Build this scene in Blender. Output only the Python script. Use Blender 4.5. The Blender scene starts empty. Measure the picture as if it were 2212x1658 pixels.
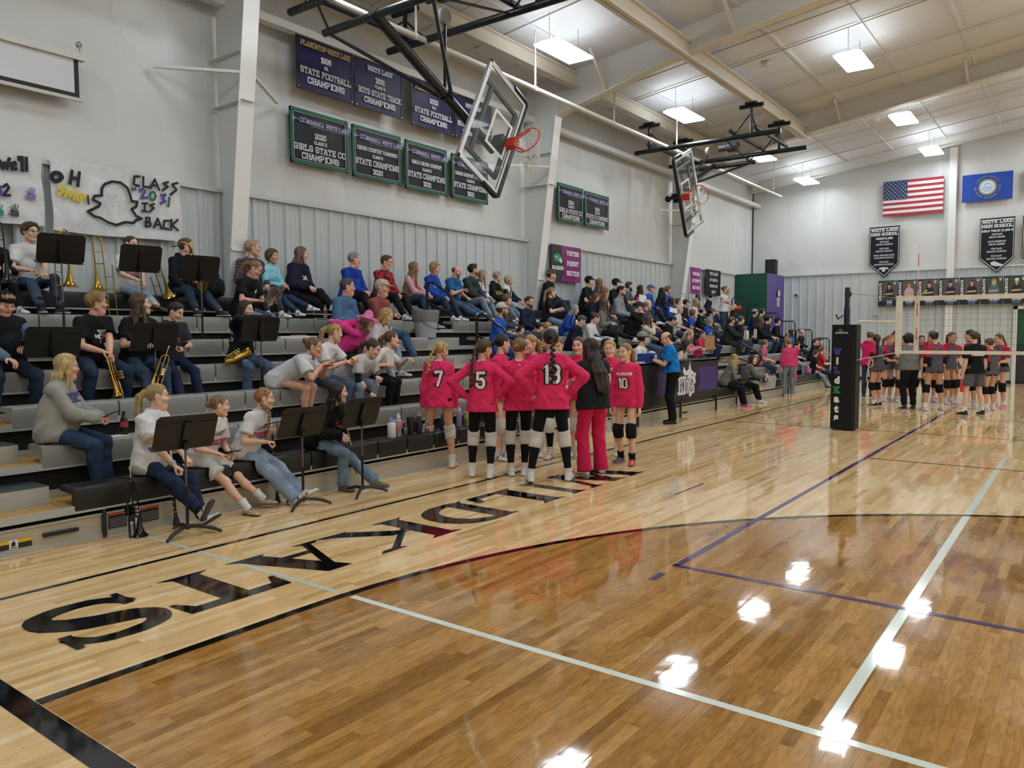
import bpy, bmesh, math, random
import numpy as np
from mathutils import Vector, Matrix, Euler
from mathutils.bvhtree import BVHTree
random.seed(7); np.random.seed(7)
S = bpy.context.scene
COL = S.collection
pi = math.pi
# ------------------------------------------------------------------ camera
F, CX, CY, H = 1667.7, 1106., 829., 1.68
YAW, PITCH, ROLL = math.radians(36.6695), math.radians(-3.6955), math.radians(-0.2222)
_f = np.array([math.cos(PITCH)*math.cos(YAW), math.cos(PITCH)*math.sin(YAW), math.sin(PITCH)])
_r = np.cross(_f, [0, 0, 1]); _r /= np.linalg.norm(_r); _u = np.cross(_r, _f)
_c, _s = math.cos(ROLL), math.sin(ROLL)
_r, _u = _c*_r+_s*_u, -_s*_r+_c*_u
cam = bpy.data.objects.new('camera', bpy.data.cameras.new('camera')); COL.objects.link(cam)
cam.matrix_world = Matrix(((_r[0], _u[0], -_f[0], 0), (_r[1], _u[1], -_f[1], 0), (_r[2], _u[2], -_f[2], H), (0, 0, 0, 1)))
cam.data.sensor_width = 36; cam.data.lens = F/2212*36; cam.data.clip_start = .05; cam.data.clip_end = 200
S.camera = cam
# ------------------------------------------------------------------ world, exposure
w = bpy.data.worlds.new('world'); S.world = w; w.use_nodes = True
w.node_tree.nodes['Background'].inputs[0].default_value = (.6, .65, .7, 1)
w.node_tree.nodes['Background'].inputs[1].default_value = .05
S.view_settings.view_transform = 'Standard'; S.view_settings.look = 'None'
S.view_settings.exposure = 0.0; S.view_settings.gamma = 1; S.view_settings.use_curve_mapping = False
LAMP_STRENGTH = 29.0
try:
    S.cycles.use_denoising = True
    S.cycles.max_bounces = 8; S.cycles.diffuse_bounces = 4; S.cycles.glossy_bounces = 4; S.cycles.transparent_max_bounces = 8
    S.cycles.sample_clamp_indirect = 6; S.cycles.caustics_reflective = False; S.cycles.caustics_refractive = False
except Exception: pass

def ray(x, y):
    return _r*((x-CX)/F) - _u*((y-CY)/F) + _f
def atZ(x, y, z=0.):
    d = ray(x, y); t = (z-H)/d[2]; return np.array([0, 0, H])+t*d
def atY(x, y, Y):
    d = ray(x, y); t = Y/d[1]; return np.array([0, 0, H])+t*d
def atX(x, y, X):
    d = ray(x, y); t = X/d[0]; return np.array([0, 0, H])+t*d
# ------------------------------------------------------------------ materials
def lin(c):
    if isinstance(c, str):
        c = c.lstrip('#'); c = [int(c[i:i+2], 16)/255 for i in (0, 2, 4)]
    return tuple(x/12.92 if x <= .04045 else ((x+.055)/1.055)**2.4 for x in c)
_mc = {}
def M(col, rough=.6, metal=0., kind='', emit=0.):
    k = (str(col), rough, metal, kind, emit)
    if k in _mc: return _mc[k]
    m = bpy.data.materials.new(kind or 'paint'); m.use_nodes = True; nt = m.node_tree
    b = nt.nodes['Principled BSDF']; c = lin(col)
    b.inputs['Base Color'].default_value = (*c, 1); b.inputs['Roughness'].default_value = rough
    b.inputs['Metallic'].default_value = metal
    N = nt.nodes.new; L = nt.links.new
    if emit:
        b.inputs['Emission Color'].default_value = (.87, .955, 1.03, 1); b.inputs['Emission Strength'].default_value = emit
    def noise(scale, detail=3, vec=None):
        n = N('ShaderNodeTexNoise'); n.inputs['Scale'].default_value = scale; n.inputs['Detail'].default_value = detail
        tc = N('ShaderNodeTexCoord'); mp = N('ShaderNodeMapping'); L(tc.outputs['Object'], mp.inputs[0]); L(mp.outputs[0], n.inputs['Vector'])
        if vec: mp.inputs['Scale'].default_value = vec
        return n
    def bump(n, st, dist):
        bp = N('ShaderNodeBump'); bp.inputs['Strength'].default_value = st; bp.inputs['Distance'].default_value = dist
        L(n.outputs[0], bp.inputs['Height']); L(bp.outputs[0], b.inputs['Normal'])
    def vary(n, a, bb, lo=.35, hi=.65):
        r = N('ShaderNodeMapRange'); r.inputs[1].default_value = lo; r.inputs[2].default_value = hi
        r.inputs[3].default_value = a; r.inputs[4].default_value = bb; L(n.outputs[0], r.inputs[0])
        mx = N('ShaderNodeMix'); mx.data_type = 'RGBA'; mx.blend_type = 'MULTIPLY'; mx.inputs[0].default_value = 1
        mx.inputs[6].default_value = (*c, 1); cb = N('ShaderNodeCombineColor')
        for i in range(3): L(r.outputs[0], cb.inputs[i])
        L(cb.outputs[0], mx.inputs[7]); L(mx.outputs[2], b.inputs['Base Color'])
    if kind == 'cloth':
        n = noise(7, 4); bump(n, .35, .02); vary(n, .9, 1.06)
        b.inputs['Specular IOR Level'].default_value = .25
    elif kind == 'denim':
        n = noise(9, 5, (1, 1, .5)); bump(n, .5, .025); vary(n, .65, 1.35, .3, .7)
        b.inputs['Specular IOR Level'].default_value = .2
    elif kind == 'hair':
        n = noise(60, 3, (1, 1, .08)); bump(n, .7, .01); vary(n, .55, 1.35)
        b.inputs['Specular IOR Level'].default_value = .35
    elif kind == 'skin':
        n = noise(25, 2); vary(n, .93, 1.05)
        try: b.inputs['Subsurface Weight'].default_value = 0.
        except Exception: pass
    elif kind == 'liner':
        n = noise(1.1, 6, (1, 1, .6)); n.inputs['Distortion'].default_value = .35; bump(n, .55, .09)
    elif kind == 'metal':
        n = noise(6, 3, (.4, 3, 6)); vary(n, .93, 1.05)
    elif kind == 'plaid':
        tc = N('ShaderNodeTexCoord'); out = None
        for ax in ((22, 'X'), (22, 'Z')):
            wv = N('ShaderNodeTexWave'); wv.bands_direction = ax[1]; wv.inputs['Scale'].default_value = ax[0]/3.; wv.wave_profile = 'SIN'
            L(tc.outputs['Object'], wv.inputs['Vector'])
            th = N('ShaderNodeMath'); th.operation = 'GREATER_THAN'; th.inputs[1].default_value = .5; L(wv.outputs[1], th.inputs[0])
            if out is None: out = th
            else:
                ad = N('ShaderNodeMath'); ad.operation = 'ADD'; L(out.outputs[0], ad.inputs[0]); L(th.outputs[0], ad.inputs[1]); out = ad
        mr = N('ShaderNodeMapRange'); mr.inputs[2].default_value = 2; mr.inputs[3].default_value = 1; mr.inputs[4].default_value = .03; L(out.outputs[0], mr.inputs[0])
        mx = N('ShaderNodeMix'); mx.data_type = 'RGBA'; mx.blend_type = 'MULTIPLY'; mx.inputs[0].default_value = 1; mx.inputs[6].default_value = (*c, 1)
        cb = N('ShaderNodeCombineColor'); [L(mr.outputs[0], cb.inputs[i]) for i in range(3)]
        L(cb.outputs[0], mx.inputs[7]); L(mx.outputs[2], b.inputs['Base Color'])
    elif kind == 'camo':
        n = noise(14, 1); r = N('ShaderNodeValToRGB'); r.color_ramp.interpolation = 'CONSTANT'
        e = r.color_ramp.elements; e[0].color = (*[x*.35 for x in c], 1); e[1].position = .5; e[1].color = (*c, 1)
        e2 = r.color_ramp.elements.new(.58); e2.color = (*[min(1, x*1.8) for x in c], 1)
        L(n.outputs[0], r.inputs[0]); L(r.outputs[0], b.inputs['Base Color'])
    _mc[k] = m; return m
def glass_mat(col='#dfe8e6', alpha=.1):
    k = ('glass', col, alpha)
    if k in _mc: return _mc[k]
    m = bpy.data.materials.new('glass'); m.use_nodes = True; nt = m.node_tree; b = nt.nodes['Principled BSDF']
    b.inputs['Base Color'].default_value = (*lin(col), 1); b.inputs['Roughness'].default_value = .03; b.inputs['Alpha'].default_value = alpha
    _mc[k] = m; return m
# ------------------------------------------------------------------ mesh builder
def nrm(v):
    v = np.array(v, float); n = np.linalg.norm(v); return v/n if n > 1e-9 else v
def frame_of(d, up=(0, 0, 1)):
    d = nrm(d); s = np.cross(d, up)
    if np.linalg.norm(s) < 1e-4: s = np.cross(d, (1, 0, 0))
    s = nrm(s); return d, s, np.cross(s, d)
class MB:
    def __init__(self): self.v = []; self.f = []; self.m = []; self.cur = 0
    def mat(self, i): self.cur = i; return self
    def add(self, vs, fs):
        o = len(self.v); self.v.extend([tuple(map(float, p)) for p in vs])
        for f in fs: self.f.append(tuple(o+i for i in f)); self.m.append(self.cur)
        return self
    def quad(self, a, b, c, d): return self.add([a, b, c, d], [(0, 1, 2, 3)])
    def poly(self, pts): return self.add(pts, [tuple(range(len(pts)))])
    def box(self, lo, hi):
        x0, y0, z0 = lo; x1, y1, z1 = hi
        return self.add([(x0, y0, z0), (x1, y0, z0), (x1, y1, z0), (x0, y1, z0), (x0, y0, z1), (x1, y0, z1), (x1, y1, z1), (x0, y1, z1)],
                        [(0, 3, 2, 1), (4, 5, 6, 7), (0, 1, 5, 4), (1, 2, 6, 5), (2, 3, 7, 6), (3, 0, 4, 7)])
    def obox(self, c, ax, half):
        c = np.array(c, float); a, b, n = [nrm(q)*h for q, h in zip(ax, half)]
        P = [c+i*a+j*b+k*n for k in (-1, 1) for i, j in ((-1, -1), (1, -1), (1, 1), (-1, 1))]
        fs = [(0, 3, 2, 1), (4, 5, 6, 7), (0, 1, 5, 4), (1, 2, 6, 5), (2, 3, 7, 6), (3, 0, 4, 7)]
        if np.dot(np.cross(a, b), n) < 0: fs = [f[::-1] for f in fs]
        return self.add(P, fs)
    def bar(self, p, q, wd, ht, up=(0, 0, 1)):
        p = np.array(p, float); q = np.array(q, float); d, s, u = frame_of(q-p, up)
        return self.obox((p+q)/2, (d, s, u), (np.linalg.norm(q-p)/2, wd/2, ht/2))
    def tube(self, pts, r, seg=8, closed=False, cap=True):
        pts = [np.array(p, float) for p in pts]; n = len(pts)
        rs = r if hasattr(r, '__len__') else [r]*n
        ring = []; prev = None
        for i, p in enumerate(pts):
            if closed: t = pts[(i+1) % n]-pts[i-1]
            else: t = pts[min(i+1, n-1)]-pts[max(i-1, 0)]
            t = nrm(t)
            if prev is None: _, s, u = frame_of(t)
            else:
                s = prev-np.dot(prev, t)*t; s = nrm(s); u = np.cross(s, t)
            prev = s
            ring.append([p+rs[i]*(math.cos(a)*s+math.sin(a)*u) for a in [2*pi*k/seg for k in range(seg)]])
        vs = [q for rr in ring for q in rr]; fs = []
        for i in range(n if closed else n-1):
            j = (i+1) % n
            for k in range(seg):
                k2 = (k+1) % seg; fs.append((i*seg+k, i*seg+k2, j*seg+k2, j*seg+k)[::-1])
        if cap and not closed:
            fs.append(tuple(range(seg))); fs.append(tuple((n-1)*seg+k for k in range(seg))[::-1])
        return self.add(vs, fs)
    def lathe(self, c, axis, prof, seg=16, up=(0, 0, 1)):
        # prof: list of (distance along the axis, radius)
        c = np.array(c, float); d, s, u = frame_of(axis, up)
        vs = [c+d*h+r*(math.cos(2*pi*k/seg)*s+math.sin(2*pi*k/seg)*u) for h, r in prof for k in range(seg)]; fs = []
        for i in range(len(prof)-1):
            for k in range(seg):
                k2 = (k+1) % seg; fs.append((i*seg+k, i*seg+k2, (i+1)*seg+k2, (i+1)*seg+k)[::-1])
        fs.append(tuple(range(seg))); fs.append(tuple((len(prof)-1)*seg+k for k in range(seg))[::-1])
        return self.add(vs, fs)
    def ball(self, c, r, seg=10, rings=6):
        r = np.array([r, r, r] if not hasattr(r, '__len__') else r, float); c = np.array(c, float); vs = []; fs = []
        for i in range(rings+1):
            a = pi*i/rings
            for k in range(seg):
                b = 2*pi*k/seg; vs.append(c+r*np.array([math.sin(a)*math.cos(b), math.sin(a)*math.sin(b), math.cos(a)]))
        for i in range(rings):
            for k in range(seg):
                k2 = (k+1) % seg; fs.append((i*seg+k, (i+1)*seg+k, (i+1)*seg+k2, i*seg+k2))
        return self.add(vs, fs)
    def prism(self, pts2, org, u, v, n, t):
        # extrude a flat outline (u, v) by thickness t along n
        org, u, v, n = [np.array(q, float) for q in (org, u, v, n)]; k = len(pts2)
        a = [org+p[0]*u+p[1]*v for p in pts2]; b = [q+n*t for q in a]
        return self.add(a+b, [tuple(range(k))[::-1], tuple(range(k, 2*k))]+[(i, (i+1) % k, (i+1) % k+k, i+k) for i in range(k)])
    def mesh(self, name, mats, smooth=False):
        me = bpy.data.meshes.new(name); me.from_pydata(self.v, [], self.f)
        for m in (mats if isinstance(mats, (list, tuple)) else [mats]): me.materials.append(m)
        if len(me.materials) > 1: me.polygons.foreach_set('material_index', self.m)
        if smooth:
            me.shade_smooth()
            if smooth != 'all':
                try: me.set_sharp_from_angle(angle=math.radians(smooth if smooth is not True else 40))
                except Exception: pass
        me.update(); return me
    def build(self, name, mats, parent=None, smooth=False):
        return link(name, self.mesh(name, mats, smooth), parent)
def link(name, me, parent=None):
    o = bpy.data.objects.new(name, me); COL.objects.link(o)
    if parent is not None:
        o.parent = parent
        if 'world_parts' in parent: o.matrix_parent_inverse = parent.matrix_basis.inverted()
    return o
def tag(o, label, cat=None, group=None, kind=None):
    o['label'] = label
    if cat: o['category'] = cat
    if group: o['group'] = group
    if kind: o['kind'] = kind
    return o
def thing(name, label, cat, loc=(0, 0, 0), rz=0., group=None, local=False):
    o = bpy.data.objects.new(name, None); COL.objects.link(o); o.location = tuple(map(float, loc)); o.rotation_euler = (0, 0, rz)
    o.empty_display_size = .1
    if not local: o['world_parts'] = 1
    return tag(o, label, cat, group)
def struct(o, label=None):
    o['kind'] = 'structure'
    if label: o['label'] = label
    return o
# ------------------------------------------------------------------ lettering
GL = {}
def _g(ch, *strokes, serif=()): GL[ch] = (strokes, serif)
A_, B_, C_, D_ = 0, 4, 0, 6
_g('A', [(0, 0), (1.6, 6), (2.4, 6), (4, 0)], [(.8, 2), (3.2, 2)], serif=[(0, 0), (4, 0)])
_g('B', [(.5, 0), (.5, 6), (3.3, 6), (4, 5.3), (4, 3.8), (3.3, 3.1), (4, 2.4), (4, .7), (3.3, 0), (.5, 0)], [(.5, 3.1), (3.3, 3.1)], [(0, 6), (.5, 6)], [(0, 0), (.5, 0)])
_g('C', [(4, 4.6), (4, 5.2), (3.2, 6), (.8, 6), (0, 5.2), (0, .8), (.8, 0), (3.2, 0), (4, .8), (4, 1.6)])
_g('D', [(.5, 0), (.5, 6), (3.1, 6), (4, 5.1), (4, .9), (3.1, 0), (.5, 0)], [(0, 6), (.5, 6)], [(0, 0), (.5, 0)])
_g('E', [(4, 5), (4, 6), (.5, 6), (.5, 0), (4, 0), (4, 1)], [(.5, 3.1), (2.8, 3.1)], [(0, 6), (.5, 6)], [(0, 0), (.5, 0)])
_g('F', [(4, 5), (4, 6), (.5, 6), (.5, 0)], [(.5, 3.1), (2.8, 3.1)], [(0, 6), (.5, 6)], serif=[(.5, 0)])
_g('G', [(4, 4.6), (4, 5.2), (3.2, 6), (.8, 6), (0, 5.2), (0, .8), (.8, 0), (3.2, 0), (4, .8), (4, 2.7), (2.4, 2.7)])
_g('H', [(.3, 0), (.3, 6)], [(3.7, 0), (3.7, 6)], [(.3, 3), (3.7, 3)], serif=[(.3, 0), (.3, 6), (3.7, 0), (3.7, 6)])
_g('I', [(1, 0), (1, 6)], serif=[(1, 0), (1, 6)])
_g('J', [(3.2, 6), (3.2, .8), (2.5, 0), (.8, 0), (0, .8), (0, 1.6)], serif=[(3.2, 6)])
_g('K', [(.3, 0), (.3, 6)], [(3.6, 6), (.3, 2.4)], [(1.6, 3.8), (3.7, 0)], serif=[(.3, 0), (.3, 6), (3.6, 6), (3.7, 0)])
_g('L', [(.5, 6), (.5, 0), (3.8, 0), (3.8, 1.2)], [(0, 0), (.5, 0)], serif=[(.5, 6)])
_g('M', [(.2, 0), (.2, 6), (2.2, 2), (4.2, 6), (4.2, 0)], serif=[(.2, 0), (4.2, 0)])
_g('N', [(.2, 0), (.2, 6), (3.8, 0), (3.8, 6)], serif=[(.2, 0), (3.8, 6)])
_g('O', [(0, .8), (0, 5.2), (.8, 6), (3.2, 6), (4, 5.2), (4, .8), (3.2, 0), (.8, 0), (0, .8)])
_g('P', [(.5, 0), (.5, 6), (3.3, 6), (4, 5.3), (4, 3.4), (3.3, 2.7), (.5, 2.7)], [(0, 6), (.5, 6)], serif=[(.5, 0)])
_g('Q', [(0, .8), (0, 5.2), (.8, 6), (3.2, 6), (4, 5.2), (4, .8), (3.2, 0), (.8, 0), (0, .8)], [(2.4, 1.6), (4.2, -.5)])
_g('R', [(.5, 0), (.5, 6), (3.3, 6), (4, 5.3), (4, 3.6), (3.3, 2.9), (.5, 2.9)], [(2.4, 2.9), (3.8, 0)], [(0, 6), (.5, 6)], serif=[(.5, 0), (3.8, 0)])
_g('S', [(4, 4.7), (4, 5.2), (3.2, 6), (.8, 6), (0, 5.2), (0, 3.9), (.8, 3.2), (3.2, 2.8), (4, 2.1), (4, .8), (3.2, 0), (.8, 0), (0, .8), (0, 1.4)])
_g('T', [(0, 5), (0, 6), (4, 6), (4, 5)], [(2, 6), (2, 0)], serif=[(2, 0)])
_g('U', [(.2, 6), (.2, .8), (1, 0), (3, 0), (3.8, .8), (3.8, 6)], serif=[(.2, 6), (3.8, 6)])
_g('V', [(0, 6), (1.8, 0), (2.2, 0), (4, 6)], serif=[(0, 6), (4, 6)])
_g('W', [(0, 6), (1.1, 0), (2.5, 4.6), (3.9, 0), (5, 6)], serif=[(0, 6), (5, 6)])
_g('X', [(0, 0), (4, 6)], [(0, 6), (4, 0)])
_g('Y', [(0, 6), (2, 3), (4, 6)], [(2, 3), (2, 0)], serif=[(2, 0), (0, 6), (4, 6)])
_g('Z', [(0, 6), (4, 6), (0, 0), (4, 0)])
_g('0', [(0, .8), (0, 5.2), (.8, 6), (2.7, 6), (3.5, 5.2), (3.5, .8), (2.7, 0), (.8, 0), (0, .8)])
_g('1', [(.2, 5.2), (1.2, 6), (1.2, 0)], serif=[(1.2, 0)])
_g('2', [(0, 4.6), (0, 5.2), (.8, 6), (2.7, 6), (3.5, 5.2), (3.5, 4), (0, .6), (0, 0), (3.6, 0), (3.6, .9)])
_g('3', [(0, 4.7), (0, 5.2), (.8, 6), (2.7, 6), (3.5, 5.2), (3.5, 3.8), (2.7, 3.1), (1.4, 3.1)], [(2.7, 3.1), (3.5, 2.4), (3.5, .8), (2.7, 0), (.8, 0), (0, .8), (0, 1.4)])
_g('4', [(2.7, 0), (2.7, 6), (0, 2), (3.8, 2)], serif=[(2.7, 0)])
_g('5', [(3.4, 6), (.2, 6), (.2, 3.4), (2.7, 3.4), (3.5, 2.6), (3.5, .8), (2.7, 0), (.8, 0), (0, .8), (0, 1.3)])
_g('6', [(3.5, 4.7), (3.5, 5.2), (2.7, 6), (.8, 6), (0, 5.2), (0, .8), (.8, 0), (2.7, 0), (3.5, .8), (3.5, 2.6), (2.7, 3.4), (0, 3.4)])
_g('7', [(0, 5), (0, 6), (3.5, 6), (1.2, 0)], serif=[(1.2, 0)])
_g('8', [(0, .8), (0, 2.4), (.8, 3.1), (0, 3.8), (0, 5.2), (.8, 6), (2.7, 6), (3.5, 5.2), (3.5, 3.8), (2.7, 3.1), (3.5, 2.4), (3.5, .8), (2.7, 0), (.8, 0), (0, .8)], [(.8, 3.1), (2.7, 3.1)])
_g('9', [(0, 1.3), (0, .8), (.8, 0), (2.7, 0), (3.5, .8), (3.5, 5.2), (2.7, 6), (.8, 6), (0, 5.2), (0, 3.4), (.8, 2.6), (3.5, 2.6)])
_g('-', [(.4, 3), (2.4, 3)]); _g('!', [(.5, 6), (.5, 2)], [(.5, .6), (.5, 0)]); _g("'", [(.3, 6), (.3, 4.6)]); _g('.', [(.3, .5), (.3, 0)])
GW = {c: max(p[0] for s in g[0] for p in s) for c, g in GL.items()}
def seg_quads(pts, wd, out, sub=0.):
    for i, (a, b) in enumerate(zip(pts[:-1], pts[1:])):
        a = np.array(a, float); b = np.array(b, float); d = b-a; L_ = np.linalg.norm(d)
        if L_ < 1e-6: continue
        d = d/L_; n = np.array([-d[1], d[0]])*wd/2
        a2 = a if i > 0 else a-d*wd*.5; b2 = b if i < len(pts)-2 else b+d*wd*.5
        k = 1 if sub <= 0 else max(1, int(np.linalg.norm(b2-a2)/sub))
        for j in range(k):
            p, q = a2+(b2-a2)*j/k, a2+(b2-a2)*(j+1)/k
            out.append([p-n, q-n, q+n, p+n])
        if i > 0: out.append([a+wd/2*np.array([math.cos(t), math.sin(t)]) for t in np.arange(8)*pi/4+pi/8])
def slab_text(txt, h, stroke=1.15, wscale=1., gap=1.5, slant=0., serifs=True, sub=0.):
    # flat quads of a slab block alphabet, centred on (0, 0)
    out = []; x = 0.; k = h/6.
    for ch in txt:
        if ch == ' ': x += 2.6*wscale; continue
        if ch not in GL: x += 2; continue
        st, sf = GL[ch]; q = []
        for s in st: seg_quads([(p[0]*wscale, .5*stroke+p[1]*(6-stroke)/6) for p in s], stroke, q)
        if serifs:
            for p in sf:
                c = (p[0]*wscale, .5*stroke*.75 if p[1] < 3 else 6-.5*stroke*.75)
                seg_quads([(c[0]-.62*stroke, c[1]), (c[0]+.62*stroke, c[1])], stroke*.75, q)
        out += [[(p[0]+x+p[1]*slant, p[1]) for p in f] for f in q]
        x += GW[ch]*wscale+gap
    x -= gap
    return [[((p[0]-x/2)*k, (p[1]-3)*k) for p in f] for f in out]
_tc = {}
def sans_text(txt, h, bold=.02, shear=0., wscale=1.):
    # built-in sans lettering turned into triangles, centred
    key = (txt, bold, shear)
    if key not in _tc:
        cu = bpy.data.curves.new('t', 'FONT'); cu.body = txt; cu.size = 1; cu.offset = bold; cu.shear = shear; cu.align_x = 'CENTER'; cu.resolution_u = 2
        o = bpy.data.objects.new('t', cu); COL.objects.link(o)
        me = o.to_mesh(); vs = np.array([v.co[:2] for v in me.vertices]); fs = [tuple(p.vertices) for p in me.polygons]
        o.to_mesh_clear(); bpy.data.objects.remove(o); bpy.data.curves.remove(cu)
        if len(vs): vs = vs-(vs.max(0)+vs.min(0))/2; vs = vs/max(1e-6, vs[:, 1].max()-vs[:, 1].min())
        _tc[key] = (vs, fs)
    vs, fs = _tc[key]
    return [[(vs[i][0]*h*wscale, vs[i][1]*h) for i in f] for f in fs]
def put_flat(mb, faces, org, u, v, off=(0, 0)):
    org, u, v = np.array(org, float), np.array(u, float), np.array(v, float); n = nrm(np.cross(u, v))
    for k, f in enumerate(faces): mb.poly([org+(p[0]+off[0])*u+(p[1]+off[1])*v+n*(.00035*(k % 11)) for p in f])
# ------------------------------------------------------------------ floor
XA, XB, YA, YB = -1.5, 30.0, -15.0, 10.6
STAIN_C, STAIN_R, BASE_X = (2.9, -2.25), 6.06, 1.46
def floor_mat():
    m = bpy.data.materials.new('maple'); m.use_nodes = True; nt = m.node_tree; b = nt.nodes['Principled BSDF']; N = nt.nodes.new; L = nt.links.new
    def math_(op, a, c=None, d=None):
        n = N('ShaderNodeMath'); n.operation = op
        for i, q in enumerate((a, c, d)):
            if q is None: continue
            if isinstance(q, (int, float)): n.inputs[i].default_value = q
            else: L(q, n.inputs[i])
        return n.outputs[0]
    geo = N('ShaderNodeNewGeometry'); sp = N('ShaderNodeSeparateXYZ'); L(geo.outputs['Position'], sp.inputs[0]); x, y = sp.outputs[0], sp.outputs[1]
    dx = math_('SUBTRACT', x, STAIN_C[0]); dx = math_('MAXIMUM', dx, 0.); dy = math_('SUBTRACT', y, STAIN_C[1])
    ins = math_('LESS_THAN', math_('SQRT', math_('ADD', math_('MULTIPLY', dx, dx), math_('MULTIPLY', dy, dy))), STAIN_R)
    ins = math_('MULTIPLY', ins, math_('GREATER_THAN', x, BASE_X))
    at = N('ShaderNodeAttribute'); at.attribute_name = 'tone'
    tone = at.outputs['Fac']
    def ramp(*st):
        r = N('ShaderNodeValToRGB'); e = r.color_ramp.elements
        e[0].position, e[0].color = st[0][0], (*lin(st[0][1]), 1); e[1].position, e[1].color = st[-1][0], (*lin(st[-1][1]), 1)
        for p, c in st[1:-1]: q = e.new(p); q.color = (*lin(c), 1)
        L(tone, r.inputs[0]); return r.outputs[0]
    light = ramp((0, '#c79d64'), (.12, '#dcb47b'), (.6, '#e4c08a'), (1, '#ecd0a2'))
    dark = ramp((0, '#8f6328'), (.2, '#a37337'), (.65, '#b08043'), (1, '#bd8e50'))
    mx = N('ShaderNodeMix'); mx.data_type = 'RGBA'; L(ins, mx.inputs[0]); L(light, mx.inputs[6]); L(dark, mx.inputs[7])
    # grain: long streaks and darker mineral flecks
    ad = N('ShaderNodeCombineXYZ'); L(math_('MULTIPLY', x, 4.), ad.inputs[0]); L(math_('MULTIPLY', y, 16), ad.inputs[1]); L(math_('MULTIPLY', tone, 37), ad.inputs[2])
    n1 = N('ShaderNodeTexNoise'); n1.inputs['Scale'].default_value = 1.6; n1.inputs['Detail'].default_value = 5; n1.inputs['Distortion'].default_value = 1.2; L(ad.outputs[0], n1.inputs['Vector'])
    g = N('ShaderNodeMapRange'); g.inputs[1].default_value = .3; g.inputs[2].default_value = .62; g.inputs[3].default_value = .68; g.inputs[4].default_value = 1.07; L(n1.outputs[0], g.inputs[0])
    st = math_('MULTIPLY', ins, .55)
    mul = math_('ADD', math_('MULTIPLY', math_('SUBTRACT', g.outputs[0], 1), math_('ADD', st, .45)), 1)
    cb = N('ShaderNodeCombineColor'); [L(mul, cb.inputs[i]) for i in range(3)]
    m2 = N('ShaderNodeMix'); m2.data_type = 'RGBA'; m2.blend_type = 'MULTIPLY'; m2.inputs[0].default_value = 1; L(mx.outputs[2], m2.inputs[6]); L(cb.outputs[0], m2.inputs[7])
    L(m2.outputs[2], b.inputs['Base Color'])
    b.inputs['Roughness'].default_value = .05; b.inputs['IOR'].default_value = 1.5
    n2 = N('ShaderNodeTexNoise'); n2.inputs['Scale'].default_value = 3.5; n2.inputs['Detail'].default_value = 2; L(geo.outputs['Position'], n2.inputs['Vector'])
    bp = N('ShaderNodeBump'); bp.inputs['Strength'].default_value = .06; bp.inputs['Distance'].default_value = .02; L(n2.outputs[0], bp.inputs['Height']); L(bp.outputs[0], b.inputs['Normal'])
    return m
FM = floor_mat()
fl = MB().quad((XA, YA, -.012), (XB, YA, -.012), (XB, YB, -.012), (XA, YB, -.012)).build('floor', M('#5a3c1c', .5))
struct(fl, 'glossy maple strip floor of the gym')
def plank_arrays():
    rng = np.random.default_rng(3); Wd = .0572; rows = int((6.62-YA)/Wd); P = []
    for r in range(rows):
        y0 = YA+r*Wd; x = XA-rng.random()*.8
        while x < XB:
            L_ = .35+rng.random()**1.3*.95; P.append((x, y0, x+L_, y0+Wd, rng.random())); x += L_
    return np.array(P), rng
PL, rng = plank_arrays(); PL[:, 0] = np.maximum(PL[:, 0], XA); PL[:, 2] = np.minimum(PL[:, 2], XB)
def plank_tops(P, boxes):
    g = .0003; n = len(P); tilt = rng.normal(0, .00045, (n, 4))
    tilt = np.clip(tilt, -.0008, .0004)*.4
    x0, y0, x1, y1 = P[:, 0]+g, P[:, 1]+g, P[:, 2]-g, P[:, 3]-g
    top = np.stack([np.stack([x0, y0, tilt[:, 0]], 1), np.stack([x1, y0, tilt[:, 1]], 1), np.stack([x1, y1, tilt[:, 2]], 1), np.stack([x0, y1, tilt[:, 3]], 1)], 1)
    return top
_ctr = np.array([2.5, 1.0]); _pc = np.stack([(PL[:, 0]+PL[:, 2])/2, (PL[:, 1]+PL[:, 3])/2], 1)
_dc = _pc @ _f[:2]; _lat = np.abs(_pc @ np.array([-_f[1], _f[0]]))
_vis = (_dc > 2.35) & (_lat < _dc*.68+.1)
_ord = np.argsort(np.where(_vis, np.hypot(_pc[:, 0], _pc[:, 1]), 1e6))
near_i, far_i = _ord[:290], _ord[290:]
tops = plank_tops(PL, True)
def mesh_np(name, V, Q, mats, smooth=False, tri=False):
    me = bpy.data.meshes.new(name); V = np.asarray(V, np.float32); Q = np.asarray(Q, np.int32); k = Q.shape[1]
    me.vertices.add(len(V)); me.vertices.foreach_set('co', V.ravel())
    me.loops.add(Q.size); me.loops.foreach_set('vertex_index', Q.ravel())
    me.polygons.add(len(Q)); me.polygons.foreach_set('loop_start', np.arange(0, Q.size, k, dtype=np.int32))
    for m in (mats if isinstance(mats, (list, tuple)) else [mats]): me.materials.append(m)
    me.update(calc_edges=True)
    if smooth: me.shade_smooth()
    return me
V = tops[far_i].reshape(-1, 3); Q = np.arange(len(V)).reshape(-1, 4)
me = mesh_np('plank', V, Q, FM); at = me.attributes.new('tone', 'FLOAT', 'FACE'); at.data.foreach_set('value', PL[far_i, 4].astype(np.float32))
o = link('plank', me, fl); o['kind'] = 'stuff'
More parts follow.
